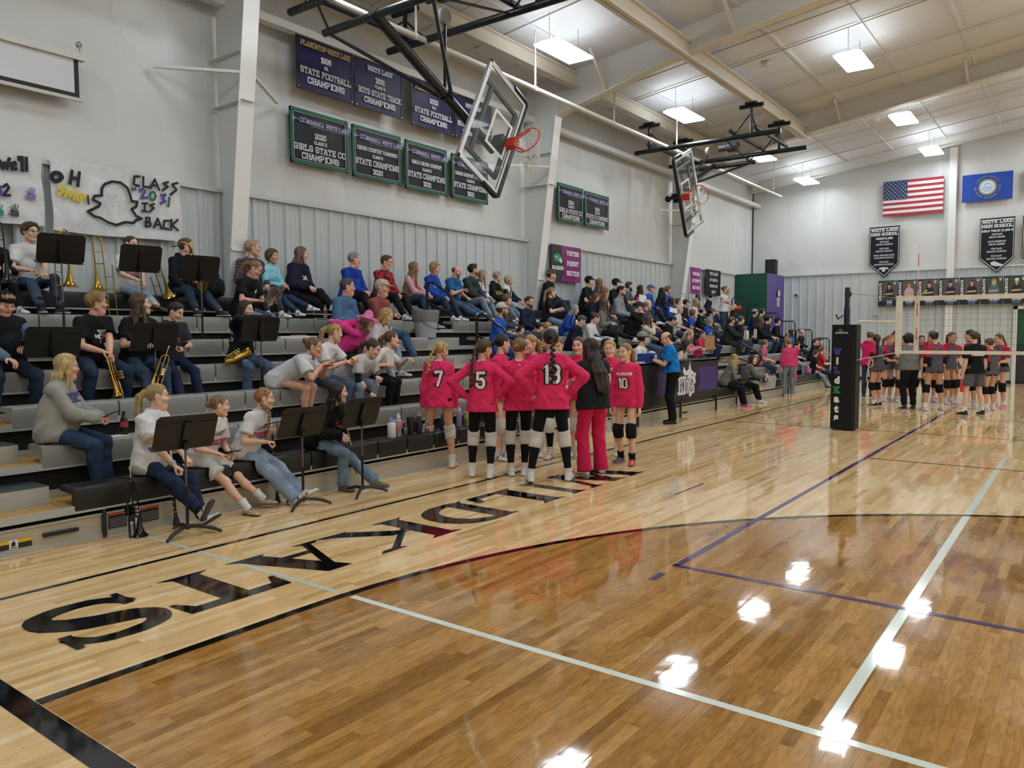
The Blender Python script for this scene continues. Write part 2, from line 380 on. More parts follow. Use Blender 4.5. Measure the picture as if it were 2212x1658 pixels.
for i in near_i:
    t = tops[i]; lo = t.copy(); lo[:, 2] = -.011
    me = bpy.data.meshes.new('plank'); me.from_pydata([tuple(p) for p in np.concatenate([t, lo])], [], [(0, 1, 2, 3), (0, 4, 5, 1), (1, 5, 6, 2), (2, 6, 7, 3), (3, 7, 4, 0)])
    me.materials.append(FM); at = me.attributes.new('tone', 'FLOAT', 'FACE'); at.data.foreach_set('value', np.full(5, PL[i, 4], np.float32))
    link('plank', me, fl)
# painted lines
BLK, PUR, WHT = M('#0d0c0c', .06), M('#4a2d68', .07), M('#d8dfd2', .1)
def line(pts, wd, mat, z=.0012, name='court_line'):
    mb = MB(); P = [np.array(p, float) for p in pts]; n = len(P); Lf = []; Rt = []
    for i in range(n):
        d = nrm(P[min(i+1, n-1)]-P[max(i-1, 0)]); nn = np.array([-d[1], d[0]])*wd/2; Lf.append(P[i]+nn); Rt.append(P[i]-nn)
    for i in range(n-1): mb.poly([(*q, z) for q in (Rt[i], Rt[i+1], Lf[i+1], Lf[i])])
    return mb.build(name, mat, fl)
line([(XA+.3, 5.52), (27.05, 5.52)], .05, BLK); line([(BASE_X-.06, 5.6), (BASE_X-.06, -9.9)], .11, BLK, .0016)
arc = [(BASE_X, STAIN_C[1]+STAIN_R)]+[(STAIN_C[0]+STAIN_R*math.sin(a), STAIN_C[1]+STAIN_R*math.cos(a)) for a in np.linspace(0, pi, 60)]+[(BASE_X, STAIN_C[1]-STAIN_R)]
line(arc, .066, BLK, .0014)
arc2 = [(28.7-p[0], p[1]) for p in arc]; line(arc2, .055, BLK, .0014)
line([(14.3, 5.52), (14.3, -9.9)], .05, BLK)
line([(5.12, 2.335), (23.3, 2.335)], .052, PUR, .0018); line([(5.12, 2.36), (5.12, -6.8)], .052, PUR, .0018)
line([(11.1, 2.3), (11.1, -6.8)], .045, M('#3b1d33', .1), .0018); line([(17.2, 2.3), (17.2, -6.8)], .045, M('#3b1d33', .1), .0018)
line([(4.72, 2.335), (4.9, 2.335)], .052, PUR, .0018); line([(7.4, 3.4), (8.15, 3.4)], .03, M('#3a4a70', .1), .0018)
line([(3.29, 6.5), (3.29, 3.87)], .045, M('#c5cbbb', .12), .001); line([(3.29, 3.74), (3.29, -6)], .05, WHT, .001); line([(3.36, .83), (12.2, .83)], .06, WHT, .001)
line([(12.2, .83), (12.2, -6)], .03, M('#b9a98a', .12), .001); line([(12.2, 5.4), (12.2, .83)], .02, M('#c9b48a', .12), .001)
# painted lettering, read from the stand: local s to -x, t to -y
def letter(ch, polys, x_right, width, base=5.02, cap=.74):
    mb = MB()
    for k, p in enumerate(polys): mb.poly([(x_right-s*width, base-t*cap, .0022+.00012*k) for s, t in p])
    mb.build('letter', BLK, fl)
def ds(x0, y0, x1, y1, w0, w1=None):
    w1 = w1 or w0; return [(x0-w0/2, y0), (x0+w0/2, y0), (x1+w1/2, y1), (x1-w1/2, y1)]
def sf(x, y, w_, up=1): return [(x-w_/2, y), (x+w_/2, y), (x+w_/2*.55, y+.07*up), (x-w_/2*.55, y+.07*up)]
def fat(path, ws):
    out = []; P = [np.array(p, float) for p in path]; n = len(P); Ls = []; Rs = []
    for i in range(n):
        d = nrm(P[min(i+1, n-1)]-P[max(i-1, 0)]); nn = np.array([-d[1], d[0]])*ws[i]/2; Ls.append(P[i]+nn); Rs.append(P[i]-nn)
    return [[Ls[i], Ls[i+1], Rs[i+1], Rs[i]] for i in range(n-1)]
def bez(p0, p1, p2, p3, n=10):
    t = np.linspace(0, 1, n)[:, None]; p0, p1, p2, p3 = map(np.array, (p0, p1, p2, p3)); return ((1-t)**3*p0+3*(1-t)**2*t*p1+3*(1-t)*t*t*p2+t**3*p3)
letter('W', [ds(.14, 1, .36, 0, .2), ds(.36, 0, .52, 1, .07, .09), ds(.5, 1, .74, 0, .2), ds(.74, 0, .9, 1, .07, .09), sf(.14, 1, .3, -1), sf(.5, 1, .26, -1), sf(.9, 1, .2, -1)], 8.45, 1.25)
letter('I', [ds(.5, 0, .5, 1, .42), sf(.5, 0, .8), sf(.5, 1, .8, -1)], 7.14, .36)
letter('L', [ds(.3, 0, .3, 1, .28), sf(.3, 0, .5), sf(.3, 1, .5, -1), [(.3, 0), (.95, 0), (1., .3), (.9, .3), (.82, .13), (.3, .1)]], 6.72, .82)
c1 = bez((.3, .96), (.75, 1), (.97, .8), (.97, .5), 12); c2 = bez((.97, .5), (.97, .2), (.75, 0), (.3, .04), 12)
wd = [.09+.15*math.sin(pi*min(1, k/11*.5)) for k in range(12)]
letter('D', [ds(.25, 0, .25, 1, .24), sf(.25, 0, .42), sf(.25, 1, .42, -1)]+fat(c1-np.array([.1, 0]), wd)+fat(c2-np.array([.1, 0]), wd[::-1]), 5.9, .84)
letter('K', [ds(.2, 0, .2, 1, .22), sf(.2, 0, .4), sf(.2, 1, .4, -1), ds(.26, .38, .86, 1, .1), ds(.42, .55, .86, 0, .24), sf(.86, 1, .3, -1), sf(.88, 0, .36)], 5.02, .94)
letter('A', [ds(.16, 0, .5, 1, .09), ds(.46, 1, .8, 0, .26), sf(.16, 0, .3), sf(.8, 0, .4), ds(.48, .26, .48, .36, .44)], 4.06, .86)
letter('T', [ds(.5, 0, .5, 1, .26), sf(.5, 0, .5), [(.02, .86), (.98, .86), (.98, 1), (.02, 1)], [(.0, .68), (.05, .68), (.14, .87), (.02, 1)], [(1., .68), (.95, .68), (.86, .87), (.98, 1)]], 3.25, .76)
sp_ = np.concatenate([bez((.86, .72), (.8, .95), (.62, .96), (.5, .96), 8), bez((.5, .96), (.1, .96), (.02, .66), (.36, .58), 12)[1:], bez((.36, .58), (.98, .46), (1.0, .04), (.5, .04), 14)[1:], bez((.5, .04), (.34, .04), (.2, .08), (.12, .3), 8)[1:]])
n_ = len(sp_); letter('S', fat(sp_, [.12+.15*math.exp(-((k-n_*.5)/(n_*.2))**2) + .02*abs(math.sin(k)) for k in range(n_)])+[[(.8, .68), (.9, .68), (.9, 1), (.84, 1)], [(.1, 0), (.16, 0), (.2, .32), (.1, .32)]], 2.49, .72)
# ------------------------------------------------------------------ walls
LINER = M('#cfcfcc', .34, kind='liner'); RIBM = M('#c3c8c7', .45); WHITE = M('#d9d9d5', .5); TAN = M('#cfccc4', .55)
WZ = 3.85
def ceil_z(y): return 7.28+.125*(10.6-y) if y > -2.2 else 7.28+.125*(15+y)
ROOF = ceil_z(-2.2)
def wall(name, pts, mat, label):
    return struct(MB().poly(pts).build(name, mat), label)
wl = wall('wall_left', [(XA, YB+.06, 0), (XB, YB+.06, 0), (XB, YB+.06, 7.6), (XA, YB+.06, 7.6)], LINER, 'side wall of white vinyl liner above a ribbed steel wainscot')
we = wall('wall_end', [(XB+.06, YB, 0), (XB+.06, YA, 0), (XB+.06, YA, 7.3), (XB+.06, -2.2, ROOF+.1), (XB+.06, YB, 7.3)], LINER, 'far end wall of white vinyl liner above a ribbed steel wainscot')
wall('wall_right', [(XA, YA, 0), (XB, YA, 0), (XB, YA, 7.6), (XA, YA, 7.6)], LINER, 'side wall facing the stand')
wall('wall_back', [(XA, YB, 0), (XA, YA, 0), (XA, YA, 7.3), (XA, -2.2, ROOF+.1), (XA, YB, 7.3)], LINER, 'end wall behind the photographer')
def liner_panel(parent, p0, ax, wd, z0, z1a, z1b, out):
    # one sheet with slack folds; ax along the wall, out away from it
    nu, nv = 8, 22; ax, out = np.array(ax, float), np.array(out, float); V = []; ph = rng.random(6)*6
    for j in range(nv+1):
        for i in range(nu+1):
            u = i/nu; zt = z1a+(z1b-z1a)*u; z = z0+(zt-z0)*j/nv
            e = math.sin(pi*u)**.5 if 0 < u < 1 else 0
            d = e*(.022+.012*math.sin(5*u+2.1*z+ph[0])*math.sin(1.7*z+ph[1])+.007*math.sin(9*u-3.3*z+ph[2])+.006*math.sin(4.7*z+6*u+ph[3]))
            V.append(np.array(p0)+ax*wd*u+out*d+np.array([0, 0, z]))
    Q = [(j*(nu+1)+i, j*(nu+1)+i+1, (j+1)*(nu+1)+i+1, (j+1)*(nu+1)+i) for j in range(nv) for i in range(nu)]
    link('panel', mesh_np('panel', V, Q, LINER, True), parent)
for k in range(-1, 20):
    x0 = 4.02+1.335*k
    if x0 > XB-.1: break
    if x0 < 2: continue
    liner_panel(wl, (x0, YB+.045, 0), (min(1.335, XB-x0), 0, 0), 1, WZ, 7.5, 7.5, (0, -1, 0))
for k in range(0, 9):
    y0 = 10.6-1.3*k
    liner_panel(we, (XB+.045, y0, 0), (0, -1.3, 0), 1, WZ, ceil_z(y0), ceil_z(y0-1.3), (-1, 0, 0))
def rib_panel(parent, p0, ax, out, z0, z1, name='panel'):
    # ribbed steel sheet .914 m wide: three trapezoid ribs and low pencil ribs
    prof = []
    for k in range(3):
        x = k*.3048; prof += [(x, .0), (x+.02, .035), (x+.055, .035), (x+.075, 0), (x+.135, 0), (x+.145, .006), (x+.165, .006), (x+.175, 0), (x+.22, 0), (x+.23, .006), (x+.25, .006), (x+.26, 0)]
    prof.append((.9144, 0)); ax, out, p0 = [np.array(q, float) for q in (ax, out, p0)]; mb = MB(); n = len(prof)
    vs = [p0+ax*x+out*d+np.array([0, 0, z]) for z in (z0, z1) for x, d in prof]
    mb.add(vs, [(i, i+1, n+i+1, n+i) for i in range(n-1)]); return mb.build(name, RIBM, parent)
x = 4.0
while x < XB-.3: rib_panel(wl, (x, YB-.06, 0), (1, 0, 0), (0, -1, 0), 1.6, WZ-.03); x += .9144
y = YB
while y > -3: rib_panel(we, (XB-.06, y, 0), (0, -1, 0), (-1, 0, 0), 0, WZ-.03); y -= .9144
struct(MB().box((2, YB-.13, WZ-.04), (XB, YB+.04, WZ+.015)).build('trim_1', RIBM), 'ledge trim on top of the side wall wainscot')
struct(MB().box((XB-.13, -4, WZ-.04), (XB+.04, YB, WZ+.015)).build('trim_2', RIBM), 'ledge trim on top of the end wall wainscot')
struct(MB().box((XB-.12, -15, 0), (XB-.05, 9.3, .1)).build('baseboard_end', M('#151515', .5)), 'black rubber base along the end wall')
# ceiling with seams, frames, beams
CEIL = M('#cfcfd0', .6); mb = MB()
for a, b in ((YB, -2.2), (-2.2, YA)): mb.quad((XA, a, ceil_z(a)), (XB, a, ceil_z(a)), (XB, b, ceil_z(b)), (XA, b, ceil_z(b)))
cl = struct(mb.build('ceiling', CEIL), 'sloping white insulated roof lining')
for y0 in np.arange(10.2, -2.2, -1.55):          # purlin bands running the length of the hall
    MB().box((XA, y0-.035, ceil_z(y0)-.035), (XB, y0+.035, ceil_z(y0)+.02)).build('purlin', CEIL, cl)
for x0 in np.arange(.4, 30, 1.31):                # lining seams up the slope
    mb = MB(); mb.bar((x0, YB, ceil_z(YB)-.006), (x0, -2.2, ROOF-.006), .025, .012); mb.build('seam', CEIL, cl)
CONDUIT = M('#b7b1a5', .5)
for x0 in (4.6, 10.2, 12.1, 16.3, 17.4, 19.7, 21.2, 24.6, 25.6, 27.6):
    mb = MB(); mb.tube([(x0, 9.9, ceil_z(9.9)-.07), (x0, 4, ceil_z(4)-.07), (x0, -2.2, ROOF-.07)], .013, 6); mb.build('conduit', CONDUIT, cl)
RAF = [(10.45, 6.5), (9.66, 6.53), (7.0, 7.15), (4, 7.62), (1.4, 8.03), (-2.2, 8.5), (-5.8, 8.03), (-8.4, 7.62), (-11.4, 7.15), (-15, 6.5)]
def frame(xw, first=False):
    root = thing('frame', 'x', None, (xw, 10.5, 0)); del root['label']; struct(root, 'white tapered steel frame standing at the wall' if not first else 'white tapered steel frame nearest the band')
    inner = [(10.28, 0), (10.25, 2.2), (9.66, 6.53)]; mb = MB()
    t = .012
    for (ya, za), (yb, zb) in zip(inner[:-1], inner[1:]):
        mb.add([(xw-t, ya, za), (xw-t, 10.55, za), (xw-t, 10.55, zb), (xw-t, yb, zb), (xw+t, ya, za), (xw+t, 10.55, za), (xw+t, 10.55, zb), (xw+t, yb, zb)],
               [(0, 1, 2, 3), (7, 6, 5, 4)])
    mb.quad((xw-t, 9.66, 6.53), (xw-t, 10.55, 6.53), (xw-t, 10.55, 7.28), (xw-t, 9.66, 7.38)).quad((xw+t, 9.66, 6.53), (xw+t, 10.55, 6.53), (xw+t, 10.55, 7.28), (xw+t, 9.66, 7.38))
    mb.build('column_web', WHITE, root)
    mb = MB()
    for (ya, za), (yb, zb) in zip(inner[:-1], inner[1:]): mb.bar((xw, ya-.008, za), (xw, yb-.008, zb), .26, .02, (1, 0, 0)) if False else mb.obox(((xw), (ya+yb)/2, (za+zb)/2), ((1, 0, 0), (0, yb-ya, zb-za), np.cross((1, 0, 0), (0, yb-ya, zb-za))), (.13, math.hypot(yb-ya, zb-za)/2, .01))
    mb.box((xw-.131, 10.115, 2.92), (xw+.131, 10.15, 2.95))
    mb.build('column_flange', M('#e6e5e1', .45), root)
    mb = MB()
    for z in (5.05, 5.75): mb.obox((xw, 10.2, z), ((1, 0, 0), (0, 1, 0), (0, 0, 1)), (.1, .4, .006))
    mb.build('stiffener', WHITE, root)
    mb = MB()
    for (ya, za), (yb, zb) in zip(RAF[1:-2], RAF[2:-1]):
        mb.quad((xw-.008, ya, za), (xw-.008, ya, ceil_z(ya)), (xw-.008, yb, ceil_z(yb)), (xw-.008, yb, zb)).quad((xw+.008, ya, za), (xw+.008, ya, ceil_z(ya)), (xw+.008, yb, ceil_z(yb)), (xw+.008, yb, zb))
    mb.build('rafter_web', TAN, root)
    mb = MB()
    for (ya, za), (yb, zb) in zip(RAF[1:-2], RAF[2:-1]): mb.bar((xw, ya, za), (xw, yb, zb), .22, .02)
    mb.build('rafter_flange', M('#d8d2c4', .5), root)
    for yb in (8.4, 5.6, 2.6, -.4):
        zb = np.interp(yb, [p[0] for p in RAF[::-1]], [p[1] for p in RAF[::-1]])
        for s in (-1, 1):
            mb = MB(); mb.bar((xw+s*.08, yb, zb+.03), (xw+s*.75, yb+.0, ceil_z(yb)-.02), .05, .05); mb.build('brace', TAN, root)
    return root
fr1 = frame(6.85, True); tag(fr1, 'white tapered steel frame with diagonal wall braces beside the band', None); fr1['kind'] = 'structure'
for i, (xw, lb) in enumerate(((14.75, 'white tapered steel frame behind the near hoop'), (22.6, 'white tapered steel frame behind the far hoop'), (-1.05, 'white tapered steel frame behind the photographer'))):
    struct(frame(xw), lb)
mb = MB()
for xw in (6.85, 14.75, 22.6):
    for dx, zz in ((-1.02, 5.4), (1.02, 5.38)):
        mb.bar((xw+dx, 10.52, zz), (xw+np.sign(dx)*.12, 9.83, 5.42), .05, .04)
struct(mb.build('wall_brace', M('#dcdad5', .45)), 'pale angle braces between the columns and the side wall')
# end wall frame
root = thing('frame', 'x', None, (29.4, 3.8, 0)); struct(root, 'white post and rafter of the end wall')
MB().box((29.78, 3.68, 0), (30.0, 3.9, ceil_z(3.8)-.3)).build('post', WHITE, root)
MB().box((29.78, -3.9, 0), (30.0, -3.68, ceil_z(-3.8)-.3)).build('post', WHITE, root)
mb = MB(); mb.bar((29.3, 10.4, ceil_z(10.4)-.32), (29.3, -2.2, ROOF-.32), .16, .02); mb.build('rafter_flange', TAN, root)
mb = MB(); mb.bar((29.3, 10.4, ceil_z(10.4)-.16), (29.3, -2.2, ROOF-.16), .012, .3); mb.build('rafter_web', TAN, root)
for yb in (9, 7, 5, 2.5, .5):
    mb = MB(); mb.bar((29.35, yb, ceil_z(yb)-.3), (29.85, yb, ceil_z(yb)-.05), .05, .05); mb.build('brace', TAN, root)
def ibeam(y, zb, x0, x1, hgt, wd, label):
    mb = MB().box((x0, y-wd/2, zb), (x1, y+wd/2, zb+.018)).box((x0, y-wd/2, zb+hgt-.018), (x1, y+wd/2, zb+hgt)).box((x0, y-.006, zb), (x1, y+.006, zb+hgt))
    return struct(mb.build('beam', M('#d2cbbd', .5)), label)
ibeam(6.55, 7.1, XA, 22.55, .33, .19, 'tan steel beam carrying the hoops along the hall'); ibeam(9.2, 7.05, XA, 22.55, .3, .19, 'tan steel beam along the hall near the side wall')
struct(MB().box((XA, 10.3, 6.5), (XB, 10.46, 6.62)).build('beam', WHITE), 'white eave strut along the top of the side wall')
mb = MB(); mb.tube([(4, 8.72, 6.4), (27.4, 8.72, 6.4)], .045, 10)
for x0 in (9.2, 12.5, 15.6, 18.9, 22.3, 26.6): mb.tube([(x0, 8.72, 6.4), (x0, 8.72, ceil_z(8.72)-.02)], .02, 6); mb.ball((x0, 8.72, 6.4), .06, 8, 4)
struct(mb.build('pipe', M('#d9d6cd', .4), None, True), 'white pipe hung along the hall under the roof')
# small ceiling fittings
for i, (x0, y0) in enumerate(((17.9, 6.1), (24.9, 5.2))):
    mb = MB().lathe((x0, y0, ceil_z(y0)-.02), (0, 0, -1), [(0, .11), (.05, .11), (.09, .06)], 14); tag(mb.build('heat_detector', M('#c4bfb5', .5)), ['round ceiling detector between the nearer roof frames', 'round ceiling detector between the farther roof frames'][i], 'detector')
# ------------------------------------------------------------------ lamps
EMIT = M('#ffffff', .5, emit=LAMP_STRENGTH); HOUS = M('#d8d8d4', .4)
_r1 = ['nearest the camera', 'beside the near hoop', 'over the huddle', 'above the far hoop', 'hidden partly by the far hoop frame', 'farthest along the wall']
def lamp(x, y, label, group=None):
    z = ceil_z(y)-.58; t = thing('ceiling_light', label, 'light', (x, y, z), 0, group)
    MB().box((x-.56, y-.22, z+.012), (x+.56, y+.22, z+.07)).build('housing', HOUS, t)
    MB().box((x-.61, y-.27, z-.004), (x+.61, y+.27, z+.03)).build('diffuser', EMIT, t)
    for dx in (-.5, .5):
        mb = MB(); mb.tube([(x+dx, y, z+.07), (x+dx, y, ceil_z(y)+.01)], .006, 4); mb.build('wire', M('#9a9488', .5), t)
ROWX = (1.6, 7.1, 12.64, 18.08, 23.7, 28.4)
for j, y0 in enumerate((8.15, 4.25, .4, -3.45, -7.3, -11.2)):
    for i, x0 in enumerate(ROWX):
        seen = (j == 0 and i >= 2) or (j == 1 and i >= 3)
        if j == 0 and i >= 2: lb = ['bright rectangular light right of the near hoop', 'bright rectangular light left above the far hoop frame', 'bright rectangular light partly behind the far hoop frame', 'small bright light past the far hoop near the wall corner'][i-2]
        elif j == 1 and i >= 3: lb = ['bright light highest in the right part of the photo', 'middle one of three bright lights above the flags', 'smallest bright light just above the striped flag'][i-3]
        else: lb = 'rectangular ceiling light outside the picture'
        lamp(x0, y0, lb, 'hanging ceiling lights' if seen else 'ceiling lights out of view')
# ------------------------------------------------------------------ telescopic stand
Y1, Z1, RISE, RUN = 6.5, .456, .2937, .5728
def rY(i): return Y1+RUN*(i-1)
def rZ(i): return Z1+RISE*(i-1)
def dZ(i): return rZ(i)-.155            # deck behind seat i (row i+1 puts its feet there)
GREY, BLKP = M('#8d8c87', .42), M('#171717', .38); GALV = M('#b4b4ad', .36, .25, 'metal'); PLY = M('#b08a52', .5, kind='cloth'); GAP_SHADE = M('#060606', .8)
bl = thing('bleachers', 'telescopic stand of grey seat rows with black first and last rows', 'bleachers', (14, 6.5, 0)); bl['kind'] = 'structure'
SEGS = [(2.83, 9.5), (10.8, 18.75), (20.05, 27.3)]
BX0, BX1 = 1.2, 27.3
def seat_mesh(n, mat):
    W_ = .4604; pr = [(.02, -.21), (.004, -.1), (0, -.035), (.006, -.014), (.022, -.002), (.05, 0), (.15, -.006), (.25, 0), (.275, -.01), (.275, -.05), (.06, -.06), (.05, -.21)]
    mb = MB(); k = len(pr); vs = [(x, y+(.004 if e else 0), z-(.003 if e and z > -.03 else 0)) for x, e in ((0, 1), (.005, 0), (W_-.005, 0), (W_, 1)) for y, z in pr]
    mb.add(vs, [(j*k+i, j*k+(i+1) % k, (j+1)*k+(i+1) % k, (j+1)*k+i) for j in range(3) for i in range(k)]+[tuple(range(k))[::-1], tuple(range(3*k, 4*k))])
    return mb.mesh('seat', mat, 35)
sg, sb = seat_mesh(0, GREY), seat_mesh(0, BLKP)
for i in range(1, 8):
    for a, b in SEGS:
        n = int(round((b-a)/.46))
        for k in range(n):
            o = link('seat', sb if i in (1, 7) else sg, bl); o.matrix_parent_inverse = Matrix(); o.location = Vector((a+k*(b-a)/n, rY(i), rZ(i)))-bl.location
for i in range(1, 8):
    yb = rY(i+1)+.1 if i < 7 else 10.45
    MB().box((BX0, rY(i)+.03, dZ(i)-.02), (BX1, yb, dZ(i))).build('deck', PLY if i < 5 else M('#6d6a63', .6), bl)
    MB().box((BX0, rY(i)+.018, dZ(i)-.06), (BX1, rY(i)+.032, dZ(i)+.004)).build('nosing', GALV, bl)
    if i < 7: MB().box((BX0, rY(i+1)+.08, dZ(i)), (BX1, rY(i+1)+.1, dZ(i+1)-.02)).build('shadow_board', GAP_SHADE, bl)  # near-black board paints the shadow gap under the next seat row
    if 1 < i < 6:
        MB().box((BX0, rY(i)+.075, dZ(i-1)), (BX1, rY(i)+.085, dZ(i-1)+.05)).build('rail', GALV, bl)
MB().box((BX0, 6.56, .015), (BX1, 6.6, .2)).build('base_panel', M('#b8b09e', .35, .2, 'metal'), bl)
MB().box((BX0, 6.545, .0), (BX1, 6.565, .035)).box((BX0, 6.545, .19), (BX1, 6.56, .205)).build('base_rail', GALV, bl)
MB().box((BX0, 6.65, 0), (BX1, 6.66, .3)).build('shadow_board', GAP_SHADE, bl)  # black strip stands in for the shade above the base panel
for x0 in (3.07, 10.9, 17.6, 21.5):
    MB().box((x0-.015, 6.53, .0), (x0+.015, 6.56, .24)).build('panel_joint', M('#2a2a2a', .5), bl)
for i in range(1, 7):
    for x0, x1 in ((1.45, 2.76), (9.72, 10.62), (18.95, 19.85)):
        MB().box((x0, rY(i)+.3, dZ(i)), (x1, rY(i+1)+.05, dZ(i)+.147)).build('step', GALV, bl)
        MB().box((x0, rY(i)+.302, dZ(i)+.147), (x1, rY(i+1)+.05, dZ(i)+.152)).build('step_tread', M('#3d4144', .45), bl)
mb = MB().box((2.6, 6.525, .098), (2.86, 6.56, .125)); mb.build('pull_handle', M('#1a1a1a', .5), bl)
# warning stickers on the base panel
def sticker(x0, x1, z0, z1, parts):
    mats = []; mb = MB()
    for (a, b, c, d, col) in parts:
        m = M(col, .5)
        if m not in mats: mats.append(m)
        mb.mat(mats.index(m)).quad((x0+(x1-x0)*a, 6.556-.0004*len(mb.f), z0+(z1-z0)*c), (x0+(x1-x0)*b, 6.556-.0004*len(mb.f), z0+(z1-z0)*c), (x0+(x1-x0)*b, 6.556-.0004*len(mb.f), z0+(z1-z0)*d), (x0+(x1-x0)*a, 6.556-.0004*len(mb.f), z0+(z1-z0)*d))
    mb.build('warning_sticker', mats, bl)
lines_ = lambda a, b: [(a+.02, b-.02, .1+.12*k, .15+.12*k, '#8a8a86') for k in range(5)]
sticker(3.11, 3.55, .055, .19, [(0, .36, 0, 1, '#242424'), (.36, .62, 0, 1, '#e4e4e2'), (.62, 1, 0, 1, '#242424'), (0, .36, .82, 1, '#c8562a'), (.62, 1, .82, 1, '#c8562a'), (.4, .47, .2, .6, '#111111'), (.4, .46, .66, .82, '#111111'), (.47, .58, .4, .6, '#111111')]+lines_(0, .36)+lines_(.62, 1))
sticker(2.28, 2.52, .05, .12, [(0, .34, 0, 1, '#242424'), (.34, .6, 0, 1, '#e4e4e2'), (.6, 1, 0, 1, '#242424'), (0, .34, .6, 1, '#d8b51e'), (.6, 1, .6, 1, '#d8b51e'), (.4, .52, .3, .7, '#111111'), (.44, .5, .7, .86, '#111111'), (.38, .56, .1, .2, '#111111')])
sticker(14.6, 14.85, .05, .12, [(0, 1, 0, 1, '#242424'), (0, 1, .6, 1, '#d8b51e')])
# hand rails in the aisles and guard rails at the far end
RAIL = M('#101012', .35)
for x0, rows in ((10.25, (6, 4, 2)), (19.4, (6, 4, 2))):
    for i in rows:
        y0, z0 = rY(i)+.16, dZ(i); mb = MB()
        mb.tube([(x0, y0, z0), (x0, y0, z0+.74), (x0, y0-.05, z0+.83), (x0, y0-.13, z0+.84), (x0, y0-.55, z0+.6), (x0, y0-.62, z0+.53), (x0, y0-.63, z0+.42), (x0, y0-.56, z0+.31), (x0, y0-.48, z0+.31), (x0, y0, z0+.47)], .023, 8)
        mb.lathe((x0, y0, z0), (0, 0, 1), [(0, .07), (.05, .07), (.06, .03)], 10); mb.build('hand_rail', RAIL, bl, True)
for i in range(2, 8):
    y0, y1, z0 = rY(i)-.1, rY(i)+RUN-.14, dZ(i-1); zt = z0+1.2; mb = MB(); x0 = BX1-.02
    mb.tube([(x0, y0, z0), (x0, y0, zt-.07), (x0, y0+.07, zt), (x0, y1-.07, zt), (x0, y1, zt-.07), (x0, y1, z0)], .021, 8)
    for k in range(1, 5): mb.tube([(x0, y0+(y1-y0)*k/5, z0+.1), (x0, y0+(y1-y0)*k/5, zt)], .008, 5)
    mb.tube([(x0, y0, z0+.1), (x0, y1, z0+.1)], .012, 6); mb.build('guard_rail', RAIL, bl, True)
# corner room, half green half purple
mb = MB(); mb.quad((27.95, 10.5, 0), (27.95, 9.33, 0), (27.95, 9.33, 3.84), (27.95, 10.5, 3.84)); mb.mat(1).quad((27.95, 9.33, 0), (30, 9.33, 0), (30, 9.33, 3.84), (27.95, 9.33, 3.84)); mb.mat(2).quad((27.95, 9.33, 3.84), (30, 9.33, 3.84), (30, 10.5, 3.84), (27.95, 10.5, 3.84))
struct(mb.build('wall_corner_room', [M('#0f4f3a', .55), M('#5a4a8c', .55), M('#777777', .6)]), 'corner room with one green and one purple face')
# end wall door
d = thing('door_1', 'green and black door in a white frame in the end wall', None, (29.93, .9, 0)); d['kind'] = 'structure'
mb = MB().box((29.8, 1.84, 0), (29.96, 1.95, 2.52)).box((29.8, -.1, 0), (29.96, .0, 2.52)).box((29.8, -.1, 2.42), (29.96, 1.95, 2.52)); mb.build('door_frame', M('#cfcdc6', .5), d)
MB().box((29.9, 0, 1.3), (29.94, 1.84, 2.42)).build('upper_panel', M('#0e4a33', .5), d); MB().box((29.89, 0, .02), (29.94, 1.84, 1.3)).build('lower_panel', M('#24272b', .5), d)
